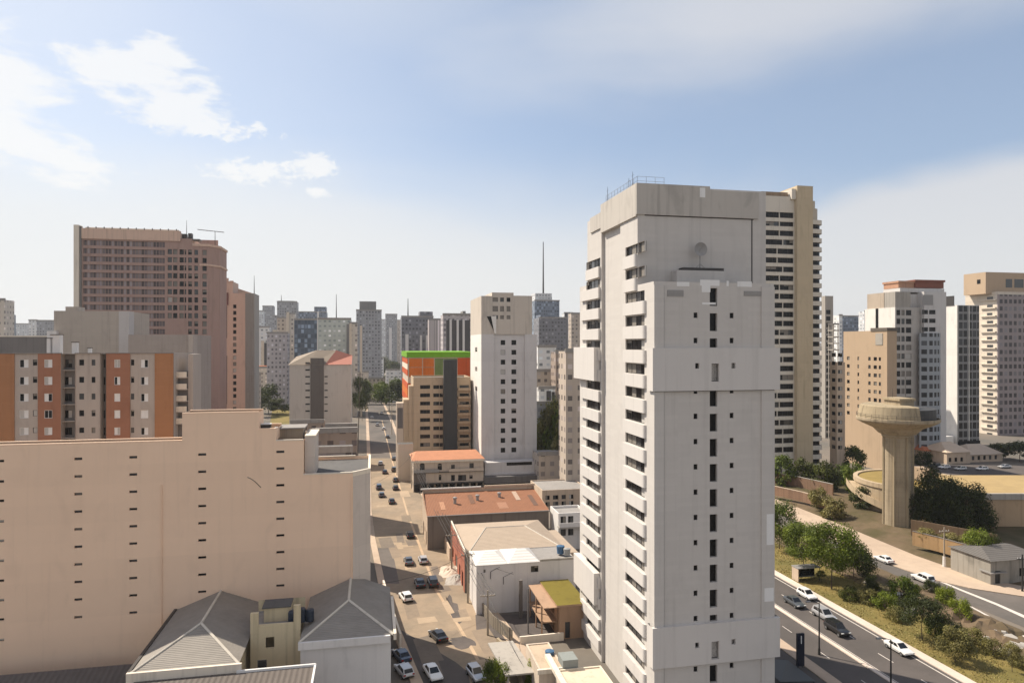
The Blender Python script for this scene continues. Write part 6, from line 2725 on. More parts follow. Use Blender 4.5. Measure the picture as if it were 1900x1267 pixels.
def carpaint(name, col, metal=0.0):
    if name in MATS:
        return MATS[name]
    m, q, p = newmat(name)
    p.inputs['Base Color'].default_value = (*col, 1)
    p.inputs['Roughness'].default_value = .28
    p.inputs['Metallic'].default_value = metal
    p.inputs['Coat Weight'].default_value = .5
    p.inputs['Coat Roughness'].default_value = .08
    MATS[name] = m
    return m


PAINT = {'white': carpaint('white car paint', (.78, .77, .75)), 'silver': carpaint('silver car paint', (.50, .50, .51), .35), 'black': carpaint('black car paint', (.012, .012, .013)),
         'grey': carpaint('grey car paint', (.10, .11, .12), .3), 'blue': carpaint('dark blue car paint', (.03, .05, .09), .2), 'red': carpaint('dull red car paint', (.25, .03, .02))}
CARP = {}


def car_parts(colour, style):
    """list of (part name, mesh, location, sub-parts)"""
    key = (colour, style)
    if key in CARP:
        return CARP[key]
    m = PAINT[colour]
    W = .88
    if style == 'hatch':
        prof = [(-1.95, .50, .62), (-1.88, .34, .86), (-1.2, .26, .93), (0, .25, .92), (.9, .26, .90), (1.5, .28, .82), (1.9, .34, .70), (2.0, .46, .58)]
        cab = [(-1.92, .90, 1.02), (-1.5, 1.42, .80), (.15, 1.47, .80), (1.0, .90, .98)]
    elif style == 'suv':
        prof = [(-2.2, .55, .80), (-2.15, .40, 1.02), (-1.2, .34, 1.06), (0, .33, 1.06), (1.0, .34, 1.05), (1.7, .36, 1.00), (2.1, .42, .86), (2.22, .55, .70)]
        cab = [(-2.12, 1.02, 1.0), (-1.85, 1.66, .84), (.35, 1.72, .82), (1.15, 1.04, .98)]
    else:
        prof = [(-2.15, .48, .66), (-2.1, .36, .90), (-1.4, .28, .95), (0, .25, .90), (.9, .26, .88), (1.6, .28, .80), (2.05, .34, .68), (2.15, .46, .58)]
        cab = [(-1.65, .92, .96), (-1.0, 1.36, .76), (.2, 1.40, .76), (1.1, .88, .96)]
    b = MB()
    rings = []
    n = len(prof)
    for i, (x, zl, zh) in enumerate(prof):
        e = min(i, n - 1 - i)
        w = W * (.80 if e == 0 else (.95 if e == 1 else 1.0))
        zm = zl + (zh - zl) * .45
        ring = [(x, -w * .9, zl), (x, -w, zm), (x, -w * .96, zh - .06), (x, -w * .80, zh), (x, 0, zh + .03), (x, w * .80, zh), (x, w * .96, zh - .06), (x, w, zm), (x, w * .9, zl)]
        rings.append(ring)
    for a, c in zip(rings, rings[1:]):
        for j in range(len(a) - 1):
            b.poly([a[j], c[j], c[j + 1], a[j + 1]], m)
        b.poly([a[0], a[-1], c[-1], c[0]], BLACKP)
    b.poly(rings[0], m)
    b.poly(list(reversed(rings[-1])), m)
    # cabin
    (xa, za, wa), (xb, zb, wb), (xc, zc, wc), (xd, zd, wd) = cab
    wa, wb, wc, wd = W * .86, W * wb * .92, W * wc * .92, W * .86
    A = [(xa, -wa, za - .04), (xb, -wb, zb), (xc, -wc, zc), (xd, -wd, zd - .04)]
    B = [(x, -y, z) for x, y, z in A]
    b.poly([A[1], A[2], B[2], B[1]], m)
    b.poly(A, m)
    b.poly(list(reversed(B)), m)
    b.poly([A[0], A[1], B[1], B[0]], m)
    b.poly([A[3], B[3], B[2], A[2]], m)
    body = b.mesh('body', False)

    def lp(p, q_, t):
        return tuple(p[i] + (q_[i] - p[i]) * t for i in range(3))

    def quad(P, u0, u1, v0, v1, off):
        """P: bottom-left, bottom-right, top-right, top-left"""
        def at(u, v):
            return lp(lp(P[0], P[1], u), lp(P[3], P[2], u), v)
        Q = [Vector(at(u0, v0)), Vector(at(u1, v0)), Vector(at(u1, v1)), Vector(at(u0, v1))]
        nn = (Q[1] - Q[0]).cross(Q[3] - Q[0]).normalized()
        return [q_ + nn * off for q_ in Q]
    parts = [('body', body, (0, 0, 0), [])]
    g = MB()
    g.poly(quad([A[3], B[3], B[2], A[2]], .07, .93, .10, .93, .012), CARG)
    parts.append(('windscreen', g.mesh('windscreen'), (0, 0, 0), []))
    g = MB()
    g.poly(quad([B[0], A[0], A[1], B[1]], .08, .92, .15, .90, .012), CARG)
    parts.append(('rear_window', g.mesh('rear_window'), (0, 0, 0), []))
    for sgn, P in ((1, [A[0], A[3], A[2], A[1]]), (-1, [B[3], B[0], B[1], B[2]])):
        for u0, u1 in (((.12, .50), (.53, .90)) if sgn == 1 else ((.10, .47), (.50, .88))):
            g = MB()
            g.poly(quad(P, u0, u1, .16, .88, .012), CARG)
            parts.append(('side_window', g.mesh('side_window'), (0, 0, 0), []))
    r = .33 if style == 'suv' else .30
    t = MB()
    t.tube((0, -.10, 0), (0, .10, 0), r, r, TYRE, 16)
    ty = t.mesh('tyre')
    t = MB()
    t.tube((0, -.115, 0), (0, .115, 0), r * .62, r * .62, RIM, 12)
    ri = t.mesh('rim')
    x0 = prof[-1][0] - .75
    x1 = prof[0][0] + .72
    for x in (x0, x1):
        for y in (-W + .08, W - .08):
            parts.append(('wheel', ty, (x, y, r), [('rim', ri)]))
    zx = prof[-1][2]
    for y in (-.62, .62):
        t = MB()
        t.box(prof[-2][0] - .02, prof[-1][0] + .012, y - .19, y + .19, zx + .0, zx + .13, HLAMP)
        parts.append(('headlight', t.mesh('headlight'), (0, 0, 0), []))
        t = MB()
        t.box(prof[0][0] - .012, prof[0][0] + .06, y - .14, y + .14, prof[0][2] + .02, prof[0][2] + .2, TLAMP)
        parts.append(('tail_light', t.mesh('tail_light'), (0, 0, 0), []))
    CARP[key] = parts
    return parts


def car(px, py, colour, style, label, ang=None, group='cars on the sandy street', z=.0):
    """ang: world heading of the car's nose in degrees (90 = away from the camera)"""
    p = gnd(px, py, z)
    a = radians(90) + GA if ang is None else radians(ang)
    root = thing('parked_car', label, 'car', (p.x, p.y, z), a, group)
    for nm, me, loc, subs in car_parts(colour, style):
        o = bpy.data.objects.new(nm, me)
        COL.objects.link(o)
        o.parent = root
        o.location = loc
        for sn, sm in subs:
            q_ = bpy.data.objects.new(sn, sm)
            COL.objects.link(q_)
            q_.parent = o
    return root


G1 = 'cars on the sandy street'
AW = math.degrees(pi / 2 + radians(14))
for (px, py, col, st, lab, da) in (
        (753, 1112, 'white', 'hatch', 'white car alone in the left lane, level with the right end of the hipped roof', 10),
        (758, 1045, 'grey', 'sedan', 'dark grey car, left one of the pair beside the debris', 0),
        (785, 1043, 'silver', 'hatch', 'silver car, right one of the pair beside the debris', 0),
        (779, 1086, 'black', 'sedan', 'black car just right of the lone white car', 0),
        (803, 1085, 'black', 'suv', 'tall black car touching the right kerb', 0),
        (813, 1185, 'black', 'sedan', 'black car alone in mid-street near the bend', 15),
        (803, 1254, 'white', 'sedan', 'white car at the bottom, in the shadow edge of the hotel', 190),
        (883, 1256, 'silver', 'hatch', 'silver white car beside the round clipped bush', 190),
        (750, 1250, 'silver', 'hatch', 'silver car in deep shade beside the white render wall', 15),
        (745, 1222, 'blue', 'sedan', 'dark blue car in deep shade behind the silver one', 15),
        (708, 921, 'grey', 'hatch', 'grey car near the left kerb, next to the hotel end', 0),
        (727, 933, 'black', 'sedan', 'black car in the middle of the street by the warehouse corner', 0),
        (761, 996, 'black', 'hatch', 'black car on the right, beside the pale pavement', 0),
        (703, 907, 'blue', 'suv', 'blue grey van-like car at the left kerb by the hotel top', 0),
        (734, 908, 'black', 'hatch', 'small black car beside the warehouse roof end', 0),
        (714, 878, 'black', 'sedan', 'small black car seen just above the hotel parapet', 0),
        (731, 874, 'black', 'suv', 'small black suv right of the one above the hotel parapet', 0),
        (731, 853, 'grey', 'sedan', 'far grey car below the colonial house roof', 0),
        (734, 893, 'black', 'sedan', 'far black car at the kerb of the colonial house', 0),
        (706, 862, 'silver', 'hatch', 'far silver car at the left edge of the lit street', 0),
        (700, 790, 'silver', 'suv', 'tiny silver car in the shaded far street, left', 0),
        (712, 797, 'white', 'hatch', 'tiny white car in the shaded far street, middle', 0),
        (719, 812, 'grey', 'sedan', 'tiny grey car in the shaded far street, nearest the flats', 0),
        (690, 776, 'white', 'hatch', 'tiny white car at the far left kerb by the concrete post', 0),
        (708, 768, 'white', 'suv', 'tiny white car below the street trees', 0)):
    car(px, py, col, st, lab, AW + da, G1)
G2 = 'cars on the avenue'
AG = math.degrees(pi / 2 + GA)
for (px, py, col, st, lab, da, z) in (
        (1497, 1108, 'white', 'hatch', 'white car hugging the pale kerb left of the street lamp', 180, .01),
        (1474, 1122, 'grey', 'sedan', 'dark grey car in the near lane beside the white tower', 180, .01),
        (1529, 1147, 'silver', 'suv', 'silver car right behind the left street lamp', 180, .01),
        (1553, 1173, 'black', 'suv', 'tall black car just in front of the silver one on the avenue', 180, .01),
        (1668, 1208, 'white', 'sedan', 'long white car behind the right street lamp', 180, .01),
        (1640, 1042, 'white', 'sedan', 'white car at the kerb of the upper road', 0, .03),
        (1713, 1079, 'white', 'suv', 'white car in the middle of the upper road above the shrubs', 0, .03),
        (1782, 872, 'silver', 'hatch', 'tiny silver car on the back road right of the tiny white one', 90, 1.36),
        (1752, 869, 'white', 'hatch', 'tiny white car on the dark road below the pale house', 90, 1.36),
        (1737, 866, 'black', 'sedan', 'tiny black car on the back road left of the tiny white one', 90, 1.36),
        (1822, 872, 'white', 'hatch', 'tiny white car above the flat reservoir roof', 90, 1.36),
        (1864, 868, 'silver', 'sedan', 'tiny silver car near the lattice tower foot', 90, 1.36)):
    car(px, py, col, st, lab, AG + da, G2, z)

# ================================================================ street furniture
POLE = plain('dark steel pole', (.05, .048, .045), .5, .4)
CPOLE = plaster('concrete pole', (.33, .28, .22), .15, .3)


def street_lamp(px, py, ytop, label, arm=1.8, dirx=-1):
    p = gnd(px, py)
    h_ = (py - ytop) * p.y / F
    root = thing('street_lamp', label, 'street lamp', p, GA, 'street lamps along the avenue')
    b = MB()
    b.tube((0, 0, 0), (0, 0, h_), .13, .075, POLE, 10)
    b.tube((0, 0, 0), (0, 0, .9), .19, .17, POLE, 10)
    b.obj('pole', root)
    b = MB()
    b.tube((0, 0, h_ - .05), (dirx * arm * .5, 0, h_ + .25), .05, .045, POLE, 6)
    b.tube((dirx * arm * .5, 0, h_ + .25), (dirx * arm, 0, h_ + .3), .045, .04, POLE, 6)
    b.obj('arm', root)
    b = MB()
    b.box(dirx * arm - .35, dirx * arm + .35, -.14, .14, h_ + .24, h_ + .40, FRAME_G)
    b.box(dirx * arm - .28, dirx * arm + .28, -.1, .1, h_ + .21, h_ + .239, HLAMP)
    b.obj('lamp_head', root)


street_lamp(1520, 1214, 1118, 'tall dark street lamp standing in front of the silver car', dirx=-1)
street_lamp(1653, 1285, 1186, 'tall dark street lamp nearest the bottom edge, before the long white car', dirx=-1)


def utility_pole(px, py, ytop, label, white=True, m=None, lean=0.0):
    p = gnd(px, py)
    h_ = (py - ytop) * p.y / F
    root = thing('utility_pole', label, 'utility pole', p, GA, 'poles along the roads')
    b = MB()
    b.tube((0, 0, 0), (lean, 0, h_), .19, .12, m or CPOLE, 10)
    if white:
        b.tube((0, 0, 0), (0, 0, 2.2), .32, .28, FRAME_W, 10)
    b.obj('pole', root)
    b = MB()
    b.box(lean - 1.2, lean + 1.2, -.07, .07, h_ - .9, h_ - .75, m or CPOLE)
    b.obj('crossarm', root)
    b = MB()
    for x in (-1.05, -.45, .45, 1.05):
        b.tube((lean + x, 0, h_ - .75), (lean + x, 0, h_ - .5), .05, .03, FRAME_W, 6)
    b.obj('insulators', root)
    return root


utility_pole(1752, 1052, 978, 'brown utility pole with a white painted foot on the upper pavement')
utility_pole(1897, 1098, 1028, 'thin dark pole at the right edge by the white walled house', False, POLE)
utility_pole(663, 868, 690, 'very tall dark post rising beside the grey gabled block', False, plaster('dark weathered post', (.11, .095, .08), .2, .3), lean=1.0)
utility_pole(727, 806, 750, 'thin pole in the shaded far street below the street trees', False)
for (px, py, yt, lab) in ((838, 1062, 985, 'wooden pole at the red street wall of the corner shop'), (868, 1118, 1020, 'wooden pole at the left corner of the white shed'), (764, 905, 842, 'wooden pole before the colonial house corner'), (905, 1178, 1095, 'wooden pole by the yard fence')):
    utility_pole(px, py, yt, lab, False)


def wires():
    pts = [(838, 1062, 985), (868, 1118, 1020), (905, 1178, 1095)]
    tops = []
    for px, py, yt in [(764, 905, 842)] + pts:
        p = gnd(px, py)
        tops.append(Vector((p.x, p.y, (py - yt) * p.y / F - .5)))
    for off, lab in ((-.45, 'thin black cable second from the street side on the right pavement poles'), (.45, 'thin black cable second from the wall side on the right pavement poles'), (-1.05, 'black cable bundle strung along the right pavement poles, street side'), (1.05, 'black cable bundle strung along the right pavement poles, wall side')):
        b = MB()
        for a, c in zip(tops, tops[1:]):
            o = g2w(off, 0)
            for i in range(8):
                t0, t1 = i / 8, (i + 1) / 8
                P = lambda t: a.lerp(c, t) + o - Vector((0, 0, 4 * (.7 + off * .25) * t * (1 - t)))
                b.tube(P(t0), P(t1), .035, .035, BLACKP, 5, False)
        tag(b.obj('cable'), lab, 'cable', 'overhead cables')


wires()

def cable_run(A, B, sag, lab, r=.03):
    b = MB()
    A, B = Vector(A), Vector(B)
    for i in range(10):
        P = lambda t: A.lerp(B, t) - Vector((0, 0, 4 * sag * t * (1 - t)))
        b.tube(P(i / 10), P((i + 1) / 10), r, r, BLACKP, 5, False)
    tag(b.obj('cable'), lab, 'cable', 'overhead cables')


def top_of(px, py, yt):
    p = gnd(px, py)
    return Vector((p.x, p.y, (py - yt) * p.y / F - .5))


cable_run(top_of(838, 1062, 985), Site(884, 114).loc[:2] + (8.0,), .5, 'cable dropping from the red wall pole to the white shed corner')
cable_run(top_of(868, 1118, 1020), top_of(905, 1178, 1095) + Vector((4, 6, 1)), .4, 'cable crossing toward the brown villa gallery')
cable_run(top_of(905, 1178, 1095), gnd(968, 1230, 3.0), .6, 'cable sagging from the fence pole to the garage annex')
cable_run(top_of(868, 1118, 1020), gnd(690, 1085, 9.0), .9, 'cable crossing the street to the hotel end wall')
cable_run(top_of(764, 905, 842), gnd(690, 900, 8.0), .8, 'cable crossing the street by the colonial house')


def roof_tank(px, py, z, r, h_, m, lab):
    p = gnd(px, py, z)
    root = thing('water_tank', lab, 'water tank', p, 0, 'water tanks on the low roofs')
    b = MB()
    b.lathe([(r * .86, 0), (r, h_ * .85), (r * .98, h_)], m, 16)
    b.obj('tank_body', root, True)
    b = MB()
    b.lathe([(r * 1.06, h_), (r * 1.0, h_ + .12), (0, h_ + .28)], m, 16)
    b.obj('tank_lid', root, True)


BT = plain('blue tank plastic', (.05, .12, .22), .5)
roof_tank(1040, 1026, 8.4, .7, 1.2, BT, 'blue water tank on the flat end of the white shed roof')
roof_tank(1052, 1029, 8.4, .6, 1.0, plain('grey tank', (.30, .30, .29), .7), 'grey water tank beside the blue one on the white shed roof')
roof_tank(1020, 1222, 3.4, .6, 1.0, BT, 'blue water tank on the garage annex roof')

# dark totem sign on the tan pavement by the tower
p = gnd(1485, 1238)
root = thing('totem_sign', 'dark upright sign board standing on the tan pavement by the white tower', 'sign', p, GA)
b = MB()
b.box(-.55, .55, -.15, .15, .3, 4.8, plain('navy sign face', (.012, .016, .03), .3))
b.obj('board', root)
b = MB()
b.box(-.02, .12, -.165, -.151, 3.4, 4.5, HLAMP)
b.obj('light_stripe', root)
for x in (-.35, .35):
    b = MB()
    b.tube((x, 0, 0), (x, 0, .31), .06, .06, POLE, 6)
    b.obj('foot', root)
# bus shelter under the trees
p = gnd(1486, 1076)
root = thing('bus_shelter', 'small dark bus shelter with a pale end panel under the verge trees', 'bus shelter', p, GA)
b = MB()
b.box(-1.3, 3.6, -1.1, 1.1, 2.5, 2.65, FRAME_G)
b.obj('roof', root)
b = MB()
b.box(-1.25, -1.1, -1.0, 1.0, .05, 2.5, M_TANW)
b.obj('end_panel', root)
b = MB()
b.box(-1.05, 3.5, .9, 1.0, .4, 2.4, CARG)
b.obj('glass_back', root)
for x, y in ((3.4, -.9), (3.4, .8)):
    b = MB()
    b.box(x, x + .1, y, y + .1, 0, 2.5, POLE)
    b.obj('post', root)
b = MB()
b.box(0, 3, .4, .8, .4, .48, M_CONC)
b.obj('bench', root)
# low signboard and dark box in front of the white walled house
p = gnd(1842, 1082)
root = thing('street_kiosk', 'dark kiosk with a pale counter in front of the white walled house', 'kiosk', p, GA)
b = MB()
b.box(-1.2, 1.6, -.6, 1.2, 0, 2.2, POLE)
b.obj('booth', root)
b = MB()
b.box(-1.6, 2.0, -1.2, 1.5, 2.2, 2.4, FRAME_G)
b.obj('canopy', root)
# glass canopy ramp at the tower's right foot
s = Site(1448, 86)
root = thing('garage_entrance', 'dark triangular garage entrance canopy at the right foot of the white tower', 'canopy', s.loc, s.ang)
b = MB()
b.poly([(0, 0, 2.6), (5, 0, 2.2), (5, 6, 2.2), (0, 6, 2.9)], plain('dark canopy sheet', (.04, .045, .05), .4))
b.poly([(0, 0, 2.5), (0, 6, 2.8), (5, 6, 2.1), (5, 0, 2.1)], BLACKP)
b.obj('roof', root)
for x, y in ((.1, .1), (4.8, .1), (.1, 5.8), (4.8, 5.8)):
    b = MB()
    b.tube((x, y, 0), (x, y, 2.15), .07, .07, POLE, 6)
    b.obj('post', root)

# fence panels and planks along the right pavement by the shed
R_ = random.Random(21)
f0 = gnd(862, 1100)
wall_thing('plank_fence', 'leaning grey plank fence running from the red wall down to the canopy', 'fence', [gnd(868, 1098), gnd(886, 1128), gnd(915, 1165), gnd(950, 1192)], 2.0, plaster('weathered planks', (.30, .26, .21), .25, .5, course=(.22, 4.0, .45, .04)), .12)
wall_thing('low_wall', 'low cream yard wall closing the dark yard beside the brown villa', 'wall', [gnd(965, 1196), gnd(1046, 1188)], 1.2, M_CREAM, .3)
wall_thing('garden_wall', 'curved pale kerb wall around the round clipped bush', 'wall', [gnd(975, 1290), gnd(962, 1245), gnd(948, 1215), gnd(925, 1193)], .9, M_WTC, .35)
wall_thing('boundary_wall', 'sandy street wall along the warehouse side', 'wall', [gnd(790, 945), gnd(815, 995), gnd(834, 1040)], 2.6, M_TANW, .3)
wall_thing('boundary_wall', 'cream wall at the right edge of the hipped roof, along the street', 'wall', [gnd(745, 1205), gnd(728, 1150), gnd(713, 1100)], 2.4, M_CREAM, .3)
# rubble heaps on the right edge of the street
for (px, py, s_, lab) in ((838, 1060, 1.5, 'pale rubble heap on the right edge of the street by the red wall'), (848, 1075, 1.3, 'grey rubble heap against the plank fence')):
    root = thing('rubble_heap', lab, 'rubble', gnd(px, py), 0, 'rubble on the street edge')
    b = MB()
    n_ = 12
    hp = {}
    for i in range(n_ + 1):
        for j in range(n_ + 1):
            x, y = (i / n_ - .5) * 3.2 * s_, (j / n_ - .5) * 4.6 * s_
            e = max(0, 1 - (x / (1.6 * s_)) ** 2 - (y / (2.3 * s_)) ** 2)
            hp[i, j] = (x + R_.uniform(-.1, .1), y + R_.uniform(-.1, .1), e * s_ * (.35 + .4 * R_.random()) + .005)
    for i in range(n_):
        for j in range(n_):
            b.poly([hp[i, j], hp[i + 1, j], hp[i + 1, j + 1], hp[i, j + 1]], M_COLW if 'pale' in lab else M_CONC)
    b.obj('debris', root)
# dark skid stains with kerb-like cracks on the street near the bend
for (px, py, w_, h_, lab) in ((842, 1130, 1.4, 7.0, 'pothole row'), (855, 1190, 2.4, 2.6, 'pothole')):
    p = gnd(px, py)
    b = MB()
    n = 22
    ring = [(p.x + cos(2 * pi * i / n) * w_ * R_.uniform(.5, 1.1) - sin(2 * pi * i / n) * h_ * .22, p.y + sin(2 * pi * i / n) * h_ * R_.uniform(.6, 1.05), .012) for i in range(n)]
    for i in range(n):
        b.poly([(p.x, p.y, .012), ring[i], ring[(i + 1) % n]], GM_YARD)
    struct('asphalt_and_shadow_patch', b)

# ================================================================ far city
FM = {
    'pale': facade('far pale facade', (.62, .62, .62), (.20, .22, .24), 3.2, 3.1, .5, .45),
    'white': facade('far white facade', (.72, .71, .69), (.20, .21, .22), 3.6, 3.1, .45, .42),
    'lilac': facade('far lilac facade', (.48, .44, .44), (.16, .15, .16), 2.6, 3.1, .5, .5),
    'cream': facade('far cream facade', (.60, .54, .46), (.22, .19, .17), 3.0, 3.1, .42, .45),
    'tan': facade('far tan facade', (.48, .41, .34), (.14, .12, .11), 3.0, 3.1, .45, .45),
    'grey': facade('far grey facade', (.32, .32, .33), (.10, .10, .11), 2.8, 3.1, .5, .48),
    'dgrey': facade('far dark facade', (.20, .20, .215), (.07, .07, .08), 2.6, 3.1, .55, .5),
    'blue': facade('far blue glass facade', (.085, .11, .15), (.05, .07, .10), 2.2, 3.3, .8, .72, off=.1, zoff=.14),
    'blue2': facade('far slate blue facade', (.17, .20, .25), (.07, .09, .12), 2.4, 3.3, .7, .6, off=.12, zoff=.18),
    'rib': facade('far ribbed facade', (.50, .45, .43), (.22, .19, .19), 1.6, 300, .42, .98, zoff=.0),
    'green': facade('far green grey facade', (.47, .50, .46), (.26, .30, .29), 3.0, 3.1, .5, .4),
    'brown': facade('far brown facade', (.34, .27, .22), (.10, .08, .075), 3.0, 3.1, .5, .45),
}


def far(px0, px1, ytop, d, m, label, name='apartment_tower', extras=(), D=None, ang=GA, ybot=None):
    s = Site(px0, d, ang)
    w = s.U(px1)
    zt = s.fz((px0 + px1) / 2, ytop)
    root = thing(name, label, 'building', s.loc, s.ang)
    D = D or max(8, min(22, w * .8))
    mm = FM[m]
    z0 = 0
    b = MB()
    b.box(0, w, 0, D, 0, zt, mm, top=ROOF_D if m in ('dgrey', 'blue', 'blue2') else ROOF, skip='d')
    b.obj('wall', root)
    b = MB()
    b.box(-.25, w + .25, -.25, .35, zt - .4, zt + .9, ROOF)
    b.obj('parapet', root)
    for e in extras:
        k_ = e[0]
        b = MB()
        if k_ == 'top':             # smaller storey on the roof
            _, a, c, y, mk = e
            b.box(s.U(a, 1.5), s.U(c, 1.5), 1.5, D - 1, zt - .2, s.Z(y, s.U(a), 1.5), FM.get(mk) or mk)
            b.obj('roof_storey', root)
        elif k_ == 'mast':
            _, a, y, r = e
            u = s.U(a, 3)
            b.tube((u, 3, zt), (u, 3, s.Z(y, u, 3)), r, r * .4, FRAME_D, 6)
            b.obj('mast', root)
        elif k_ == 'fin':           # vertical strip standing proud
            _, a, c, y, mk = e
            b.box(s.U(a), s.U(c), -.9, -.01, 0, s.fz((a + c) / 2, y), FM.get(mk) or mk)
            b.obj('pier', root)
        elif k_ == 'slot':          # dark vertical strip
            _, a, c, y, mk = e
            b.box(s.U(a), s.U(c), -.3, -.01, 0, s.fz((a + c) / 2, y), mk)
            b.obj('dark_strip', root)
    return root


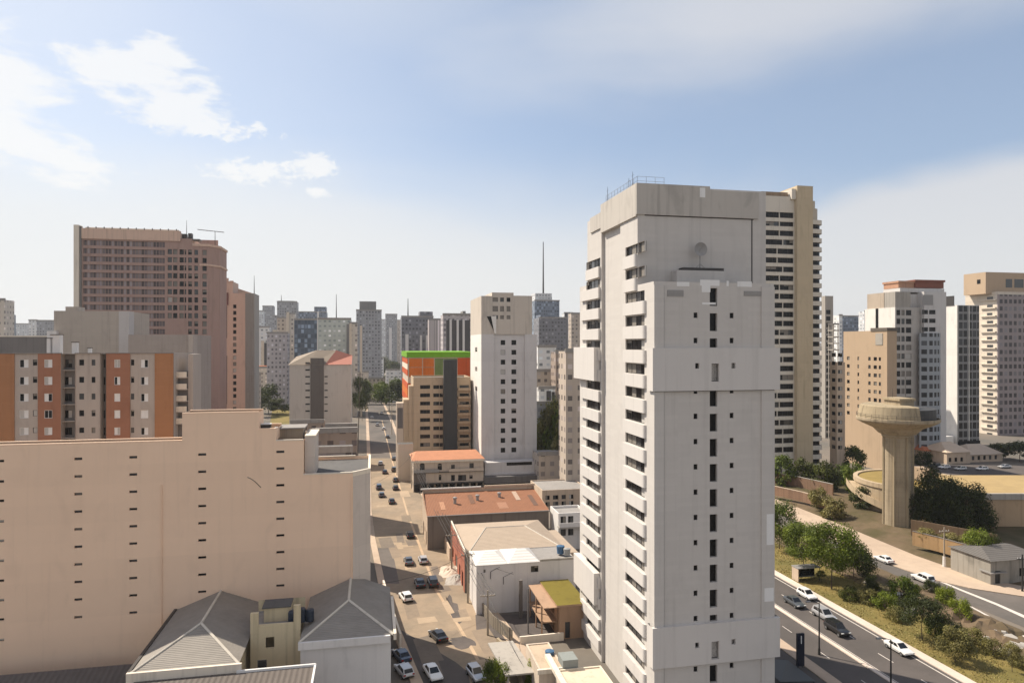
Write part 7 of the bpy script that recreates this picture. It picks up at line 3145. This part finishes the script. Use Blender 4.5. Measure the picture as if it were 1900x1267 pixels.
M_FW = plaster('far white pier', (.68, .65, .62), .05, .15)
M_FC = plaster('far cream pier', (.64, .55, .44), .05, .15)
M_FD = plaster('far dark strip', (.09, .085, .085), .1, .2)
M_FB = plaster('far grey box', (.22, .215, .21), .1, .3)
FAR = [
    (-40, 9, 556, 380, 'cream', 'plain cream tower cut by the left edge above the grey wall block', ()),
    (17, 24, 584, 950, 'blue2', 'thin bluish chimney-like tower in the left distance', ()),
    (23, 53, 601, 1000, 'pale', 'faint wide pale block in the left distance', ()),
    (53, 69, 594, 800, 'white', 'square white tower in the left distance', ()),
    (68, 100, 595, 780, 'grey', 'white and dark windowed block touching the grey brown block', ()),
    (472, 489, 577, 1000, 'pale', 'pale far tower stepping up left of the hazy pair', ()),
    (487, 508, 568, 1050, 'grey', 'taller hazy pale tower, right of the stepping one', ()),
    (505, 517, 586, 900, 'grey', 'small hazy grey tower beside the brown crowned one', ()),
    (474, 500, 607, 560, 'white', 'white low tower with ragged top behind the ribbed one', (('fin', 485, 490, 632, M_FC), ('slot', 490.5, 495, 636, M_FD))),
    (495, 534, 618, 480, 'lilac', 'mauve wide block beside the white ragged tower', (('top', 506, 514, 612, M_FC),)),
    (514, 551, 560, 820, 'grey', 'brown grey tower with a rounded crown and small aerial', (('mast', 522, 547, .5), ('top', 516, 546, 558, M_FB))),
    (514, 532, 590, 520, 'tan', 'tan tower below the rounded crown', ()),
    (531, 547, 582, 500, 'cream', 'cream tower with a pale vertical stripe left of the blue glass one', (('fin', 532, 537, 579, M_FC),)),
    (546, 590, 593, 470, 'blue', 'dark blue glass tower in the centre left skyline', (('fin', 588.5, 592, 578, M_FW),)),
    (553, 606, 579, 900, 'blue2', 'slate tower with a dark rooftop garden behind the blue glass one', (('top', 583, 605, 569, 'blue2'),)),
    (590, 651, 592, 440, 'green', 'broad greenish pale block with an aerial, centre left', (('mast', 624, 546, .35), ('slot', 643, 649, 601, M_FB))),
    (648, 663, 600, 430, 'cream', 'narrow cream tower with a light stripe beside the broad greenish block', (('fin', 649, 653, 600, M_FC), ('fin', 668, 672, 604, M_FC))),
    (661, 708, 576, 640, 'grey', 'tall grey tower with a box-like crown near the street gap', (('top', 667, 698, 559, M_FB),)),
    (706, 718, 593, 1300, 'pale', 'faint block right of the tall grey box-crowned tower', ()),
    (715, 737, 583, 1200, 'grey', 'hazy round-topped grey tower above the street gap', (('fin', 722, 727, 608, M_FW),)),
    (735, 748, 594, 1300, 'tan', 'faint tan block right of the hazy round-topped tower', ()),
    (745, 804, 588, 520, 'dgrey', 'dark slate tower with a chimney-like mast above the green roof edge', (('mast', 757, 554, .5), ('top', 779, 803, 578, 'dgrey'), ('fin', 752, 758, 620, M_FW), ('fin', 779, 783, 622, M_FW), ('fin', 790, 795, 622, M_FW))),
    (796, 832, 593, 500, 'rib', 'pale ribbed tower left of the pillared one', ()),
    (822, 876, 584, 420, 'lilac', 'tower with dark stripes between white piers, left of the slim white tower', (('slot', 828, 872, 594, M_FD), ('fin', 834, 838, 593, M_FW), ('fin', 847, 851, 593, M_FW), ('fin', 858, 862, 593, M_FW), ('top', 840, 866, 582, 'tan'), ('top', 859, 864, 577, M_FB))),
    (992, 1038, 558, 720, 'blue2', 'blue grey tower with a tall needle mast right of the slim white tower', (('top', 993, 1024, 544, 'pale'), ('mast', 1008, 449, 1.0))),
    (1000, 1052, 590, 560, 'dgrey', 'dark jumbled tower in front of the needle mast tower', (('top', 1003, 1030, 584, 'blue2'),)),
    (1047, 1063, 581, 600, 'pale', 'pale tower with a dark stripe next to the dark jumbled one', (('slot', 1048, 1053, 581, M_FD),)),
    (1060, 1082, 582, 520, 'tan', 'tan tower cut by the white foreground tower', ()),
    (998, 1032, 643, 330, 'white', 'white low building right of the slim white tower', ()),
    (995, 1034, 688, 300, 'tan', 'beige flat-roofed block under the white low building', ()),
    (1031, 1055, 653, 290, 'brown', 'pinkish brown flats with balcony ledges', ()),
    (1050, 1086, 652, 200, 'tan', 'plain pinkish tower wall at the left edge of the white foreground tower', ()),
    (996, 1052, 748, 262, 'grey', 'dim grey two-storey block behind the yellow slope trees', ()),
    (1000, 1062, 842, 214, 'tan', 'grey tin-roofed shop row right of the slim white tower podium', ()),
    (1557, 1563, 585, 560, 'white', 'very thin white tower left of the glassy distant block', ()),
    (1562, 1612, 587, 700, 'blue2', 'pale blue distant glassy block above the tan block', ()),
    (1604, 1612, 578, 640, 'pale', 'narrow distant block touching the white stepped block', ()),
    (580, 662, 800, 172, 'brown', 'low brown flat-roofed block behind the hotel low parapet', ()),
    (586, 652, 836, 135, 'dgrey', 'dark flat-roofed shed just behind the hotel low parapet', ()),
    (540, 600, 783, 230, 'brown', 'dark low roofs at the foot of the grey gabled block', ()),
    (600, 662, 790, 250, 'grey', 'grey low yard building with parked cars at the foot of the grey gabled block', ()),
    (688, 712, 664, 760, 'white', 'second white low house in the street gap', ()),
    (662, 684, 690, 560, 'cream', 'cream low house beside the dark corner tree', ()),
    (716, 748, 686, 600, 'white', 'white low house beside the painted building', ()),
    (684, 714, 702, 540, 'tan', 'tan low wall house in the street gap', ()),
    (460, 500, 682, 520, 'cream', 'low cream block with red roof left of the dark clump of trees', (('top', 470, 496, 679, plaster('far red roof', (.5, .16, .07))),)),
    (455, 480, 690, 360, 'tan', 'grey green wall block at the foot of the salmon tower', ()),
    (1000, 1030, 720, 285, 'white', 'white walled house below the beige flat-roofed block', (('slot', 1014, 1022, 725, M_FD), ('slot', 1024, 1029, 727, M_FD))),
]
for (a, c, y, d, m, lab, ex) in FAR:
    far(a, c, y, d, m, lab, extras=ex, name='low_building' if y > 640 else 'apartment_tower')
# the city goes on beyond them as one hazy mass
R_ = random.Random(99)
b = MB()
for i in range(260):
    d = R_.uniform(1500, 3000)
    x = R_.uniform(-1.1, 1.1) * d
    w_, dp, hh = R_.uniform(14, 40), R_.uniform(12, 25), R_.uniform(25, 62)
    c_, s2 = cos(GA), sin(GA)
    P_ = [(x + u * c_ - v * s2, d + u * s2 + v * c_) for u, v in ((0, 0), (w_, 0), (w_, dp), (0, dp))]
    b.prism(P_, 0, hh, FM[R_.choice(['pale', 'grey', 'white', 'tan', 'lilac', 'blue2'])], top=ROOF)
o = b.obj('distant_city')
o['kind'] = 'stuff'
# ================================================================ air
hz = bpy.data.materials.new('haze')
hz.use_nodes = True
hz.node_tree.nodes.clear()
q = NT(hz.node_tree)
pv = q.n('ShaderNodeVolumePrincipled')
pv.inputs['Color'].default_value = (.90, .92, .96, 1)
pv.inputs['Density'].default_value = .00010
pv.inputs['Anisotropy'].default_value = .25
mo = q.n('ShaderNodeOutputMaterial')
q.link(pv.outputs[0], mo.inputs['Volume'])
b = MB()
b.box(-5020, 5020, -420, 7020, -1.0, 170, hz)
o = b.obj('haze')
o['kind'] = 'stuff'
